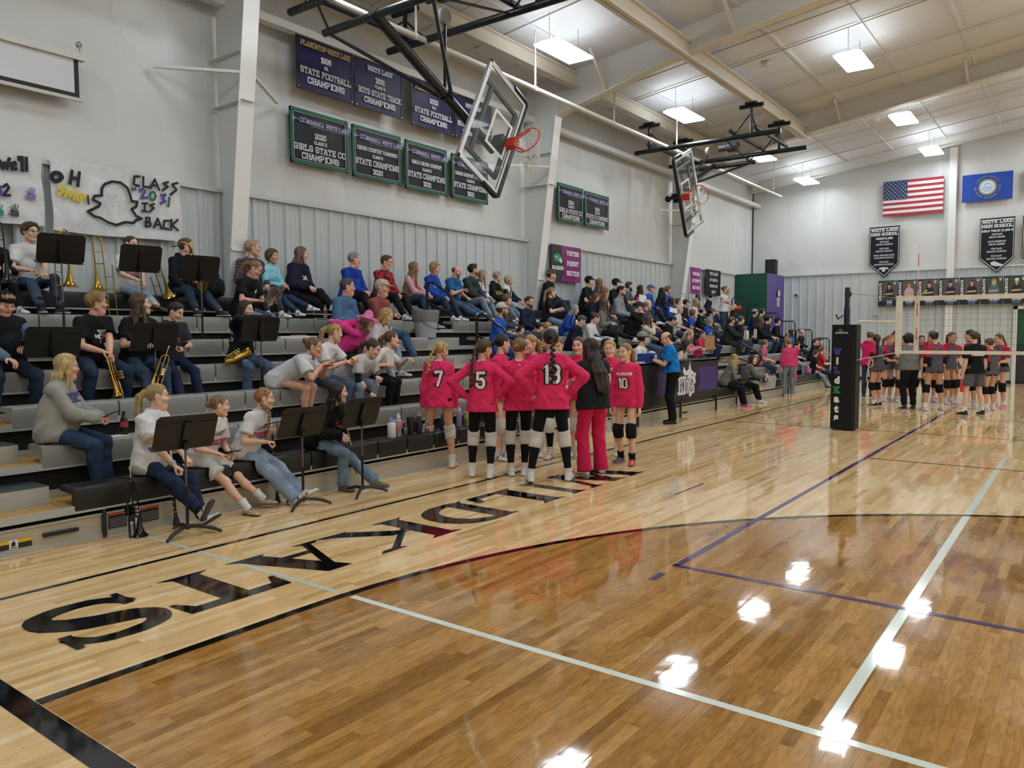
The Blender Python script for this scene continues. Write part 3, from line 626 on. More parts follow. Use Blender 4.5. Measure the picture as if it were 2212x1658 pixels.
# ------------------------------------------------------------------ figures: smooth limbs grown from one distance field
class Field:
    def __init__(self, lo, hi, h):
        self.lo = np.array(lo, float)-2*h; self.h = h; n = np.ceil((np.array(hi)+2*h-self.lo)/h).astype(int)+1
        self.ax = [(self.lo[i]+h*np.arange(n[i])).astype(np.float32) for i in range(3)]; self.f = np.full(tuple(n), .5, np.float32)
    def _sl(self, lo, hi):
        r = []
        for i in range(3):
            a = max(0, int((lo[i]-self.lo[i])/self.h)); b = min(len(self.ax[i]), int((hi[i]-self.lo[i])/self.h)+2)
            if b <= a: return None
            r.append(slice(a, b))
        return tuple(r)
    def grid(self, sl=None):
        ax = [self.ax[i][sl[i]] if sl else self.ax[i] for i in range(3)]
        return ax[0][:, None, None], ax[1][None, :, None], ax[2][None, None, :]
    def cap(self, a, b, r1, r2=None, k=.03, sq=None, sub=False):
        r2 = r1 if r2 is None else r2; a = np.array(a, float); b = np.array(b, float); R = max(r1, r2)+k+2.5*self.h
        if sq is not None and sq[1] < 1: R = max(r1, r2)/sq[1]+k+2.5*self.h
        sl = self._sl(np.minimum(a, b)-R, np.maximum(a, b)+R)
        if sl is None: return self
        x, y, z = self.grid(sl); x, y, z = x-a[0], y-a[1], z-a[2]; d = b-a; dd = float(d@d)
        if dd > 1e-9: t = np.clip((x*d[0]+y*d[1]+z*d[2])/dd, 0, 1)
        else: t = np.float32(0)
        px, py, pz = x-t*d[0], y-t*d[1], z-t*d[2]; q = px*px+py*py+pz*pz
        if sq is not None:
            n, s = sq; c = px*n[0]+py*n[1]+pz*n[2]; q = q+c*c*(s*s-1)
        v = np.sqrt(q)-(r1+(r2-r1)*t); self._mix(sl, v, k, sub); return self
    def ell(self, c, r, k=.02, rot=None, sub=False):
        c = np.array(c, float); r = np.array(r, float); R = r.max()+k+2.5*self.h
        sl = self._sl(c-R, c+R)
        if sl is None: return self
        x, y, z = self.grid(sl); x, y, z = x-c[0], y-c[1], z-c[2]
        if rot is not None:
            x, y, z = [rot[0, i]*x+rot[1, i]*y+rot[2, i]*z for i in range(3)]
        v = (np.sqrt((x/r[0])**2+(y/r[1])**2+(z/r[2])**2)-1)*r.min(); self._mix(sl, v, k, sub); return self
    def _mix(self, sl, v, k, sub):
        f = self.f[sl]
        if sub:
            v = -v; h = np.clip(.5-.5*(f-v)/max(k, 1e-5), 0, 1); self.f[sl] = f*(1-h)+v*h+k*h*(1-h)
        else:
            h = np.clip(.5+.5*(f-v)/max(k, 1e-5), 0, 1); self.f[sl] = f*(1-h)+v*h-k*h*(1-h)
    def plane(self, p, n):
        # keep the side opposite to n
        x, y, z = self.grid(); n = nrm(n); self.f = np.maximum(self.f, ((x-p[0])*n[0]+(y-p[1])*n[1]+(z-p[2])*n[2]).astype(np.float32)); return self
    def folds(self, amp, fr, ph):
        x, y, z = self.grid(); a_ = fr*.5*(z*1.15+.45*y-.3*x+.05*np.sin(fr*.4*y+ph)+.04*np.sin(fr*.5*x+2*ph))+ph; b_ = fr*.42*(y*1.1-.6*z+.5*x+.05*np.sin(fr*.35*z+ph))+2*ph
        w_ = (1-np.abs(np.sin(a_)))**2.5*(.55+.45*np.sin(fr*.33*(y+x)+3*ph))+(1-np.abs(np.sin(b_)))**3*(.5+.5*np.sin(fr*.3*(z-x)+ph))-.35
        self.f = self.f-(amp*w_).astype(np.float32); return self
    def mesh(self):
        f = self.f; s = f < 0; n = np.array(f.shape)-1
        cnt = sum(s[i:n[0]+i, j:n[1]+j, k:n[2]+k].astype(np.int8) for i in (0, 1) for j in (0, 1) for k in (0, 1))
        act = (cnt > 0) & (cnt < 8); I = np.argwhere(act)
        if not len(I): return np.zeros((0, 3)), np.zeros((0, 4), int)
        idx = np.full(act.shape, -1, np.int32); idx[act] = np.arange(len(I))
        co = [(i, j, k) for i in (0, 1) for j in (0, 1) for k in (0, 1)]
        c = [f[I[:, 0]+a, I[:, 1]+b, I[:, 2]+d] for a, b, d in co]; pos = np.zeros((len(I), 3)); num = np.zeros(len(I))
        for p in range(8):
            for q in range(p+1, 8):
                if sum(abs(co[p][t]-co[q][t]) for t in range(3)) != 1: continue
                m = (c[p] < 0) != (c[q] < 0); t = np.where(m, c[p]/np.where(m, c[p]-c[q], 1), 0)[:, None]
                pos += m[:, None]*(np.array(co[p])+t*(np.array(co[q])-np.array(co[p]))); num += m
        V = self.lo+self.h*(I+pos/num[:, None]); Q = []
        for axis in range(3):
            u, v = (axis+1) % 3, (axis+2) % 3
            sa = [slice(None)]*3; sb_ = [slice(None)]*3; sa[axis] = slice(0, -1); sb_[axis] = slice(1, None)
            e = s[tuple(sa)] != s[tuple(sb_)]; E = np.argwhere(e); E = E[(E[:, u] > 0) & (E[:, v] > 0) & (E[:, u] < n[u]) & (E[:, v] < n[v])]
            if not len(E): continue
            du = np.zeros(3, int); du[u] = 1; dv = np.zeros(3, int); dv[v] = 1
            g = lambda P: idx[P[:, 0], P[:, 1], P[:, 2]]
            q = np.stack([g(E-du-dv), g(E-dv), g(E), g(E-du)], 1)
            ins = s[E[:, 0], E[:, 1], E[:, 2]]; q[~ins] = q[~ins][:, ::-1]; Q.append(q)
        Q = np.concatenate(Q); Q = Q[(Q >= 0).all(1)]; return V, Q
def rotm(yaw=0, pitch=0, roll=0):
    return np.array(Matrix.Rotation(yaw, 3, 'Z') @ Matrix.Rotation(pitch, 3, 'Y') @ Matrix.Rotation(roll, 3, 'X'))
def cube_ball(c, r, n=3):
    r = np.array(r if hasattr(r, '__len__') else (r, r, r)); V = []; Q = []
    for ax in range(3):
        for sg_ in (-1, 1):
            o = len(V)
            for i in range(n+1):
                for j in range(n+1):
                    p = np.zeros(3); p[ax] = sg_; p[(ax+1) % 3] = (2*i/n-1)*sg_; p[(ax+2) % 3] = 2*j/n-1; V.append(np.array(c)+r*nrm(p))
            Q += [(o+i*(n+1)+j, o+(i+1)*(n+1)+j, o+(i+1)*(n+1)+j+1, o+i*(n+1)+j+1) for i in range(n) for j in range(n)]
    return np.array(V), np.array(Q)
HEADH = {0: .0048, 1: .0072, 2: .0105}
_cache = {}
def base_head(fl, grow=0., k=.02):
    fl.ell((-.01, 0, .03), (.093+grow, .074+grow, .082+grow), k)
    return fl
def head_mesh(lod, fat):
    key = ('head', lod, fat)
    if key in _cache: return _cache[key]
    h = HEADH[lod]; F_ = Field((-.12, -.11, -.14), (.14, .11, .13), h); w_ = {0: 1., 1: 1.08, 2: 1.17}[fat]
    base_head(F_); F_.ell((.022, 0, -.03), (.066, .057*w_, .085), .02)
    for s in (-1, 1):
        F_.cap((-.005, s*.052*w_, -.05), (.058, s*.014*w_, -.096), .021*w_, .019, .025)
        F_.ell((.058, s*.038*w_, -.026), (.03, .026*w_, .026), .02)
        F_.cap((.083, s*.014, .024), (.068, s*.044, .022), .0085, .008, .012)
        F_.ell((-.006, s*.077, -.004), (.021, .009, .031), .008)
        F_.ell((.097, s*.031, .004), (.016, .019, .012), .012, sub=True)
    F_.cap((.064, 0, -.098), (.064, 0, -.1), .021, .021, .02)
    if fat > 0: F_.cap((.02, 0, -.11), (-.02, 0, -.12), .045*w_, .05, .03)
    F_.cap((.085, 0, .012), (.1, 0, -.022), .007, .0105, .012); F_.ell((.092, 0, -.028), (.01, .0155, .008), .008)
    F_.ell((.084, 0, -.0535), (.0105, .023, .0058), .008); F_.ell((.083, 0, -.0625), (.0105, .02, .0065), .008)
    V, Q = F_.mesh(); C = V[Q].mean(1); mi = np.zeros(len(Q), int)
    lip = (C[:, 0] > .068) & (np.abs(C[:, 1]) < .0235) & (C[:, 2] < -.0465) & (C[:, 2] > -.0715); mi[lip] = 1
    bw = (C[:, 0] > .06) & (np.abs(C[:, 1]) > .012) & (np.abs(C[:, 1]) < .05) & (np.abs(C[:, 2]-.0285-.0035*np.sin(np.abs(C[:, 1])*60)) < (.0036 if lod < 2 else .0045)); mi[bw] = 2
    n = 4 if lod == 0 else (3 if lod == 1 else 2)
    for s in (-1, 1):
        for c, r, m in (((.0795, s*.031, .0045), (.0105, .0145, .0085), 3), ((.0865, s*.031, .0045), (.0052, .0062, .0064), 4), ((.0835, s*.031, .0125), (.009, .0165, .0032), 0 if lod > 1 else 2)):
            v, q = cube_ball(c, r, n); Q = np.concatenate([Q, q+len(V)]); V = np.concatenate([V, v]); mi = np.concatenate([mi, np.full(len(q), m)])
    _cache[key] = (V, Q, mi); return _cache[key]
def hair_mesh(style, lod):
    key = ('hair', style, lod)
    if key in _cache: return _cache[key]
    h = HEADH[lod]*1.15; st, *arg = style.split(':'); L_ = float(arg[0]) if arg else .3
    F_ = Field((-.24, -.16, -.62 if st in ('long', 'pony', 'braid', 'wavy', 'side', 'twin') else -.2), (.16, .16, .16), h)
    gr = {'short': .012, 'long': .012, 'pony': .008, 'braid': .008, 'bun': .008, 'bob': .02, 'curly': .026, 'bald': .006, 'wavy': .016, 'mop': .022, 'buzz': .006, 'side': .01, 'twin': .008}[st]
    base_head(F_, gr)
    if st in ('short', 'mop'): F_.ell((.02, 0, .085), (.062, .06, .032), .02)
    if st in ('bob', 'curly'):
        F_.ell((-.035, 0, -.0), (.075, .095, .1), .03); [F_.ell((.0, s*.075, -.03), (.04, .028, .075), .03) for s in (-1, 1)]
    x, y, z = F_.grid()
    zz = np.where(z > .03, .62*(z-.03), .55*(z-.03)); lift = .012 if st in ('bob', 'curly', 'mop') else 0
    cut = x-(.036+lift+zz)+0*y
    if st == 'bald': cut = np.maximum(cut, z-.055+.4*np.abs(x+.05)+0*y)
    F_.f = np.maximum(F_.f, (cut*.8).astype(np.float32))
    low = {'short': -.055, 'mop': -.07, 'buzz': -.05, 'bald': -.055, 'bob': -.115, 'curly': -.12}.get(st, -.07)
    F_.plane((0, 0, low), (0, 0, -1))
    if st in ('short', 'mop', 'buzz', 'bald', 'pony', 'braid', 'bun', 'twin'):
        for s in (-1, 1): F_.ell((.004, s*.08, -.012), (.03, .022, .04), .005, sub=True)
    if st in ('long', 'wavy', 'side'):
        for i, yy in enumerate(np.linspace(-.075, .075, 7)):
            e = 1-abs(yy)/.16; bx = -.07*e-.0; wv = .012*math.sin(i*2.3)
            pts = [(bx+.01, yy*.95, .02), (bx-.025*e, yy*1.08, -.1), (bx-.05*e-.05*max(0, L_-.34)/.14+wv, yy*1.12, -.12-.45*(L_-.12)), (bx-.055*e-.07*max(0, L_-.34)/.14-wv, yy*1.0, -L_-.02*math.cos(i*1.7))]
            for a, b in zip(pts[:-1], pts[1:]): F_.cap(a, b, .026, .022, .022)
        for s in (-1, 1):
            Lf = L_*.92 if st != 'side' or s > 0 else .16
            pts = [(.008, s*.078, .03), (.012, s*.088, -.06), (.02, s*.092, -.06-(Lf-.06)*.5), (.03, s*.085, -Lf)]
            for a, b in zip(pts[:-1], pts[1:]): F_.cap(a, b, .021, .017, .02)
    if st == 'pony':
        F_.ell((-.112, 0, .035), (.026, .024, .026), .01); pts = [(-.115, 0, .035), (-.155, 0, -.01), (-.16, .01, -.06-.4*(L_-.06)), (-.14, .015, -L_)]
        for (a, b), (r1, r2) in zip(zip(pts[:-1], pts[1:]), ((.024, .034), (.034, .032), (.032, .012))): F_.cap(a, b, r1, r2, .012)
    if st == 'bun': F_.ell((-.112, 0, .0 if L_ > .25 else .06), (.034, .038, .036), .008)
    if st == 'braid':
        n = int((L_+.0)/.026)
        for i in range(n):
            zc = .03-(L_+.03)*i/n; F_.ell((-.108-.05*min(1, i/6)+.02*max(0, i/n-.4), .011*(-1)**i, zc), (.019, .021, .021), .006)
    if st == 'twin':
        for s in (-1, 1):
            n = int(L_/.024)
            for i in range(n): F_.ell((-.03+.09*min(1, i/5), s*(.085+.006*(-1)**i)-.0, -.06-(L_-.06)*i/n), (.015, .015, .018), .006)
    x, y, z = F_.grid()
    if st == 'curly': F_.f = F_.f+(.006*np.sin(75*x)*np.sin(75*y+1)*np.sin(70*z)).astype(np.float32)
    elif st == 'mop': F_.f = F_.f+(.005*np.sin(90*y+30*x)*np.sin(60*x+40*z)).astype(np.float32)
    elif st in ('long', 'wavy', 'bob', 'side'): F_.f = F_.f+((.0032 if st != 'wavy' else .0045)*np.sin(120*y+(5*np.sin(14*z) if st == 'wavy' else 2*z))).astype(np.float32)
    else: F_.f = F_.f+(.0016*np.sin(150*y+60*x)).astype(np.float32)
    _cache[key] = F_.mesh(); return _cache[key]
def beard_mesh(lod):
    key = ('beard', lod)
    if key in _cache: return _cache[key]
    F_ = Field((-.05, -.1, -.16), (.13, .1, .03), HEADH[lod]); F_.ell((.022, 0, -.03), (.07, .063, .089), .02)
    for s in (-1, 1): F_.cap((-.005, s*.054, -.04), (.06, s*.014, -.1), .024, .024, .025)
    F_.cap((.068, 0, -.1), (.066, 0, -.115), .024, .02, .02)
    x, y, z = F_.grid(); F_.f = np.maximum(F_.f, (z+.034+.0*y-.9*np.maximum(0, np.abs(y)-.04)-.0*x).astype(np.float32)); F_.plane((-.012, 0, 0), (-1, 0, 0))
    F_.ell((.096, 0, -.06), (.02, .02, .011), .004, sub=True)
    _cache[key] = F_.mesh(); return _cache[key]
def cap_mesh(kind, lod):
    key = ('cap', kind, lod)
    if key in _cache: return _cache[key]
    h = HEADH[lod]*1.1; F_ = Field((-.22, -.22, -.08), (.24, .22, .22), h)
    if kind in ('cap', 'backcap'):
        F_.ell((-.012, 0, .04), (.107, .09, .09), .01); F_.plane((0, 0, .035), (.12, 0, -1)); d = 1 if kind == 'cap' else -1
        F_.cap((d*.085, 0, .046), (d*.14, 0, .036), .062, .056, .008, sq=((0.05*d, 0, 1), 7.))
    elif kind == 'beanie':
        F_.ell((-.014, 0, .045), (.112, .095, .1), .01); F_.plane((0, 0, .028), (.1, 0, -1)); F_.ell((-.01, 0, .04), (.115, .098, .018), .008)
    else:
        F_.cap((-.01, 0, .05), (-.01, 0, .125), .088, .062, .01); F_.ell((.0, 0, .16), (.06, .02, .03), .03, sub=True)
        F_.cap((-.03, 0, .05), (.02, 0, .045), .15, .15, .012, sq=((0, 0, 1), 11.)); [F_.ell((0, s*.165, .062), (.11, .02, .02), .03) for s in (-1, 1)]
    _cache[key] = F_.mesh(); return _cache[key]
def hand_mesh(pose, lod):
    # wrist at the origin, fingers along +x, back of the hand +z, thumb towards +y
    key = ('hand', pose, lod)
    if key in _cache: return _cache[key]
    h = {0: .0042, 1: .0058, 2: .008}[lod]; F_ = Field((-.05, -.07, -.09), (.21, .11, .05), h)
    F_.cap((-.045, 0, 0), (.0, 0, 0), .025, .022, .01, sq=((0, 0, 1), 1.25))
    F_.cap((.02, .012, 0), (.078, .022, 0), .02, .019, .012, sq=((0, 0, 1), 1.5)); F_.cap((.02, -.012, 0), (.074, -.024, -.002), .019, .017, .012, sq=((0, 0, 1), 1.5)); F_.cap((.03, 0, 0), (.08, 0, .002), .02, .018, .012, sq=((0, 0, 1), 1.5))
    bend = {'relax': (25, 35, 25), 'grip': (62, 78, 45), 'flat': (8, 12, 10), 'point': (35, 55, 35)}[pose]
    for i, (y0, ln, sp) in enumerate(((.030, (.042, .026, .02), 5), (.011, (.046, .03, .022), 1), (-.009, (.043, .028, .021), -3), (-.027, (.033, .021, .018), -8))):
        p = np.array([.082-.004*abs(i-1.2), y0, 0.]); a = 0
        for j in range(3):
            a += math.radians(bend[j])*(1 if pose != 'point' or i else .15); d = np.array([math.cos(a)*math.cos(math.radians(sp)), math.sin(math.radians(sp)), -math.sin(a)])
            q = p+d*ln[j]; rr = (.0095, .0088, .008)[j]*(1 if i < 3 else .88); F_.cap(p, q, rr, rr*.94, .0025 if j else .006); p = q
    t = np.array([.018, .026, -.006]); b = {'relax': (.6, .75, -.3), 'grip': (.62, .25, -.75), 'flat': (.7, .7, -.1), 'point': (.75, .45, -.5)}[pose]; d = nrm(b); q = t+d*.042; F_.cap(t, q, .014, .0108, .01)
    d2 = nrm(np.array(b)+np.array([.55, -.55 if pose == 'grip' else -.2, -.1])); F_.cap(q, q+d2*.03, .0108, .009, .003)
    _cache[key] = F_.mesh(); return _cache[key]
def shoe_mesh(kind, lod):
    # ankle at the origin, toe +x, sole bottom at z = -.075
    key = ('shoe', kind, lod)
    if key in _cache: return _cache[key]
    h = {0: .0075, 1: .0105, 2: .014}[lod]; F_ = Field((-.11, -.08, -.1), (.21, .08, .1), h)
    F_.cap((-.04, 0, -.055), (.145, .0, -.06), .037, .042, .02, sq=((0, 0, 1), 1.25)); F_.cap((-.015, 0, -.02), (.075, 0, -.04), .043, .034, .03)
    if kind != 'clog': F_.cap((-.01, 0, .0), (-.015, 0, .03 if kind != 'boot' else .09), .043, .04, .02)
    F_.plane((0, 0, -.06), (0, 0, -1)) ; F_.cap((-.045, 0, -.062), (.15, 0, -.062), .041, .047, .004, sq=((0, 0, 1), 2.6)); F_.plane((0, 0, -.075), (0, 0, -1))
    F_.plane((0, 0, {'boot': .1, 'clog': -.012}.get(kind, .028)), (0, 0, 1))
    V, Q = F_.mesh(); mi = (V[Q].mean(1)[:, 2] < -.056).astype(int)
    if kind == 'sneaker' and lod < 2:
        C = V[Q].mean(1); mi[(np.abs(C[:, 0]-.035-.25*C[:, 2]-.02) < .012) & (np.abs(C[:, 1]) > .022) & (C[:, 2] > -.052)] = 2; mi[(np.abs(C[:, 1]) < .012) & (C[:, 0] > .03) & (C[:, 0] < .1) & (C[:, 2] > -.045) & (np.sin(C[:, 0]*400) > 0)] = 2
    _cache[key] = (V, Q, mi); return _cache[key]
def mk(name, V, Q, mats, parent, mi=None):
    me = mesh_np(name, V, Q, mats, True)
    if mi is not None and len(me.materials) > 1: me.polygons.foreach_set('material_index', np.asarray(mi, np.int32))
    o = link(name, me, parent); return o
def ik(a, t, l1, l2, pole):
    a, t = np.array(a, float), np.array(t, float); d = t-a; L_ = np.linalg.norm(d); L2 = min(L_, (l1+l2)*.995)
    u = d/max(L_, 1e-6); t = a+u*L2; c = (l1*l1-l2*l2+L2*L2)/(2*L2); hgt = math.sqrt(max(0, l1*l1-c*c))
    p = np.array(pole, float); p = p-(p@u)*u; return a+u*c+nrm(p)*hgt, t
SKIN = {'fair': '#e0b398', 'tan': '#cf9e80', 'red': '#dba68e', 'mid': '#cf9f80', 'dark': '#9a6a4a'}
HAIR = {'blond': '#b59560', 'dirty': '#8c7048', 'brown': '#4a3425', 'dark': '#2a1d16', 'black': '#141010', 'grey': '#8e8c88', 'white': '#b9b7b2', 'light': '#a1814f', 'red': '#8a5a34', 'greydark': '#4c4a49'}
ARMS = {  # wrist targets (x forward, y outward, z up) for left and right, palm direction, hand pose
    'lap': ((.30, .10, .20), (.30, .10, .20)), 'clasp': ((.36, .02, .22), (.36, .02, .22)), 'phone': ((.27, .045, .31), (.27, .045, .31)),
    'cross': ((.19, -.1, .36), (.19, -.1, .34)), 'chin': ((.26, .02, .26), (.2, .05, .58)), 'knees': ((.38, .15, .21), (.38, .15, .21)), 'side': ((.0, .3, .12), (.0, .3, .12)),
    'mouth': ((.2, .03, .62), (.2, .03, .62)), 'pray': ((.3, .03, .42), (.3, .03, .42)),
    'down': ((.05, .215, .82), (.05, .215, .82)), 'hips': ((.0, .205, 1.0), (.0, .205, 1.0)), 'front': ((.25, .04, 1.05), (.25, .04, 1.05)), 'fold': ((.18, -.1, 1.16), (.18, -.1, 1.13)),
    'mouthR': ((.05, .25, .82), (.17, .05, 1.42)), 'chest': ((.22, -.02, 1.2), (.22, -.02, 1.2))}
def person(label, loc, yaw=-90, s=1., g=1., lod=0, sit=True, lean=8, roll=0, twist=0, head=(0, 0), skin='fair', hair='short', hc='brown', arms='lap', wr=None, hands='relax', palm=None,
           feet=None, drop=.449, fx=.27, knee=.12, toe=None, shirt='#d9d9d9', sleeve='short', loose=.012, hood=False, vest=None, hem=.0, pants='#2b3f5c', leg='straight', pk='denim', shoe='#e0ded8', sole='#dcdad2', sk='sneaker', accent='#222222',
           socks=None, pads=None, cap=None, capc='#111111', glasses=None, beard=None, prints=(), headz=None, fat=None, kind=None, collar=None, name='person', tight=False, undersleeve=None, raglan=None):
    t = thing(name, label, 'person', loc, math.radians(yaw), None, True)
    hb = {0: .0135, 1: .018, 2: .026}[lod]; hbb = {0: .0165, 1: .019, 2: .026}[lod]; fat = fat if fat is not None else (0 if g < 1.12 else (1 if g < 1.3 else 2))
    rz = lambda v: np.array(v, float)*s
    ph = (abs(hash(label)) % 1000)/160. if False else (sum(ord(c) for c in label) % 97)/15.
    # --- skeleton
    gl = g; sh = .15+.03*(g-1)+(.022 if hair in ('short', 'buzz', 'bald', 'mop') else 0); hipw = .088+.03*(g-1)
    if sit: hip0 = rz((0, 0, .088+.03*(g-1)))
    else: hip0 = rz((0, 0, .905))
    le = math.radians(lean); ro = math.radians(roll); tw = math.radians(twist)
    sd = nrm([math.sin(le), math.sin(ro), math.cos(le)*math.cos(ro)]); fwd = nrm(np.array([math.cos(tw), math.sin(tw), 0])); fwd = nrm(fwd-(fwd@sd)*sd); lft = np.cross(sd, fwd)
    mid = hip0+sd*.25*s+np.array([-.012*s*(1 if sit else -.5), 0, 0]); C = hip0+sd*.5*s
    hy, hp = math.radians(head[0]), math.radians(head[1]); HR = rotm(hy, hp)
    ntop = C+(sd*.04+np.array([0, 0, .052])+fwd*.012)*s; HO = ntop+HR@np.array([.022, 0, .085])*s
    shj = [C+lft*sh*s*q-sd*.055*s-fwd*.01*s for q in (1, -1)]; hj = [hip0+np.array([0, q*hipw*s, 0]) for q in (1, -1)]
    W = []; E_ = []; A = ARMS[arms] if wr is None else wr
    for i, q in enumerate((1, -1)):
        tgt = np.array([A[i][0], A[i][1]*q, A[i][2]])*s
        if wr is None: tgt = tgt+((C-(hip0+np.array([0, 0, .5*s])))*(.75 if A[i][2] > .3 and sit else .15) if sit else (C-(hip0+np.array([0, 0, .5*s])))*min(1, max(0, (A[i][2]-.9)*2)))
        pole = np.array([-.55, q*(.75 if sit else .4), -.6]) if arms not in ('hips',) else np.array([-.45, q*1.0, .1])
        e, w_ = ik(shj[i], tgt, .285*s, .255*s, pole); W.append(w_); E_.append(e)
    K = []; AN = []
    for i, q in enumerate((1, -1)):
        if feet is not None: tgt = np.array([feet[i][0], feet[i][1], feet[i][2]], float)
        elif sit: tgt = np.array([fx*(1 if drop > .4 else 1), q*knee, -drop+.075*s])
        else: tgt = np.array([-.01, q*.10, .075*s])
        kpole = np.array([1., q*.16, .75 if sit else 0.]); k_, a_ = ik(hj[i], tgt, .425*s, .415*s, kpole); K.append(k_); AN.append(a_)
    # --- body
    pts = np.array([C, hip0, HO]+shj+W+E_+K+AN); lo = pts.min(0)-.16*s*max(1, g); hi = pts.max(0)+.16*s*max(1, g)
    F_ = Field(lo, hi, hbb); r = s*(.92+.08*g); a = (.9+.28*(g-1)+.1)*s
    F_.cap(C-sd*.03*s, HO+HR@np.array([-.022, 0, -.045])*s, .051*a, .047*r, .03)
    F_.cap(hip0, C-sd*.06*s, .085*s, .09*s, .05); F_.cap(shj[0], shj[1], .036*s, .036*s, .04)
    for i in range(2):
        F_.cap(shj[i], E_[i], .043*a, .037*a, .03); m_ = E_[i]+(W[i]-E_[i])*.3; F_.cap(E_[i], m_, .036*a, .0385*a, .012); F_.cap(m_, W[i], .0375*a, .0255*r, .012)
        F_.cap(hj[i], K[i], .076*a, .05*a, .04); bk = nrm(np.cross(np.cross(AN[i]-K[i], (1, 0, 0.01)), AN[i]-K[i])); m_ = K[i]+(AN[i]-K[i])*.32-bk*.016*s
        F_.cap(K[i], m_, .047*a, .052*a, .02); F_.cap(m_, AN[i], .051*a, .034*r, .02); F_.cap(K[i], K[i], .05*a, .05*a, .02)
    if sit: x, y, z = F_.grid(); F_.f = np.where(x < .2*s+0*y+0*z, np.maximum(F_.f, hip0[2]-.078*s-.03*(g-1)*s-z), F_.f).astype(np.float32)
    V, Q = F_.mesh(); mi = np.zeros(len(Q), int); parts = [(V, Q, mi)]
    hv, hq, hm = head_mesh(lod, fat); sf_ = s*1.07; parts.append(((HR@(hv*sf_).T).T+HO, hq, hm))
    hn = hands if isinstance(hands, (tuple, list)) else (hands, hands)
    for i, q in enumerate((1, -1)):
        vv, qq = hand_mesh(hn[i], lod); d = nrm(W[i]-E_[i])
        pd = np.array(palm[i] if palm is not None else ((0, 0, -1) if sit else ((0, -q, 0) if arms != 'hips' else (0, -q, -.2))), float)
        if arms == 'hips': d = nrm(d*.4+np.array([.5, -q*.45, -.35]))
        elif sit and arms in ('lap', 'clasp', 'phone', 'knees') and palm is None: d = nrm(d+np.array([.55, -q*.35, -.1]))
        n = -pd; n = nrm(n-(n@d)*d); y = np.cross(n, d)    # thumb side
        if i == 1: vv = vv*np.array([1, -1, 1]); qq = qq[:, ::-1]
        # thumbs face up or inwards: left hand thumb is +y of (d, y, n)
        R = np.stack([d, np.cross(n, d), n], 1); parts.append(((R@(vv*s*.98).T).T+W[i], qq, np.zeros(len(qq), int)))
    V = np.concatenate([p[0] for p in parts]); off = np.cumsum([0]+[len(p[0]) for p in parts]); Q = np.concatenate([p[1]+off[i] for i, p in enumerate(parts)]); mi = np.concatenate([p[2] for p in parts])
    sc = SKIN.get(skin, skin); hcl = HAIR.get(hc, hc)
    lipc = '#%02x%02x%02x' % tuple(int(int(sc[i:i+2], 16)*k_) for i, k_ in ((1, .9), (3, .74), (5, .76)))
    mk('body', V, Q, [M(sc, .5, kind='skin'), M(lipc, .45), M(hcl, .6, kind='hair'), M('#d8d4cf', .25), M('#2a1c14', .2)], t, mi)
    T = lambda v: (HR@(np.asarray(v)*sf_).T).T+HO
    if hair and hair != 'none':
        v, q = hair_mesh(hair, lod); mk('hair', T(v), q, M(hcl, .5, kind='hair'), t)
    if beard: v, q = beard_mesh(lod); mk('beard', T(v), q, M(HAIR.get(beard, beard), .7, kind='hair'), t)
    if cap: v, q = cap_mesh(cap, lod); hat = mk({'cap': 'cap', 'backcap': 'cap', 'beanie': 'beanie', 'cowboy': 'cowboy_hat'}[cap], T(v), q, M(capc, .8, kind='camo' if capc in ('#6a6a4c', '#5d5e48') else 'cloth'), t)
    if cap == 'cowboy':
        mb = MB()
        for k_ in range(64):
            a_ = 2*pi*k_/64; p0 = np.array([-.01+.165*math.cos(a_), .158*math.sin(a_), .05+.012*abs(math.sin(a_))]); mb.bar(T(p0), T(p0)-np.array([0, 0, .05+.012*(k_ % 3)]), .006, .003)
        mb.build('fringe', M('#e6a0bc', .7), hat)
    if glasses:
        mb = MB()
        for q in (1, -1):
            ring = [T(np.array([.101-.16*abs(y_)*.5, q*(.032+y_*q), .003+z_])) for y_, z_ in [(.02*math.cos(b), .0155*math.sin(b)) for b in np.linspace(0, 2*pi, 12, endpoint=False)]]
            mb.tube(ring, .0017*s, 4, True); mb.tube([T(np.array([.094, q*.053, .008])), T(np.array([.05, q*.074, .008])), T(np.array([-.01, q*.083, .01]))], .0017*s, 4)
        mb.tube([T(np.array([.1, -.012, .006])), T(np.array([.1, .012, .006]))], .0017*s, 4); mb.build('glasses', M(glasses, .3), t)
    # --- upper garment
    up = nrm(sd*.8+np.array([0, 0, .2])); L_ = loose*s
    def torso(F_, ex, base):
        w1, w2 = .062*s*(.75+.25*g), (.05+.03*(g-1))*s
        for q in (1, -1):
            F_.cap(C-sd*.11*s+lft*q*w1-fwd*.008*s, mid+lft*q*w2, (.086+.02*(g-1))*s+ex, (.082+.075*(g-1))*s+ex, .05, sq=(fwd, 1.06))
            F_.cap(mid+lft*q*w2, base+lft*q*(.084+.025*(g-1))*s, (.082+.085*(g-1))*s+ex, (.108+.07*(g-1))*s+ex, .05)
            F_.cap(C-sd*.012*s+lft*q*.03*s, shj[(1-q)//2], .042*s+ex, .038*s+ex, .03)
        F_.cap(mid, base, .09*s+ex, (.112+.06*(g-1))*s+ex, .05)
        F_.cap(C-sd*.05*s+fwd*.018*s, C-sd*.07*s+fwd*.018*s, .078*s+ex, .085*s+ex, .045)
        if g > 1.1: F_.cap(mid-sd*.05*s+fwd*.05*g*s, hip0+sd*.1*s+fwd*.06*s, .1*g*s, .1*g*s, .06)
        elif hair.split(':')[0] not in ('short', 'buzz', 'bald', 'mop') and s > .85:
            for q in (1, -1): F_.ell(C-sd*.17*s+lft*q*.055*s+fwd*.062*s, (.055*s+ex,)*3, .04)
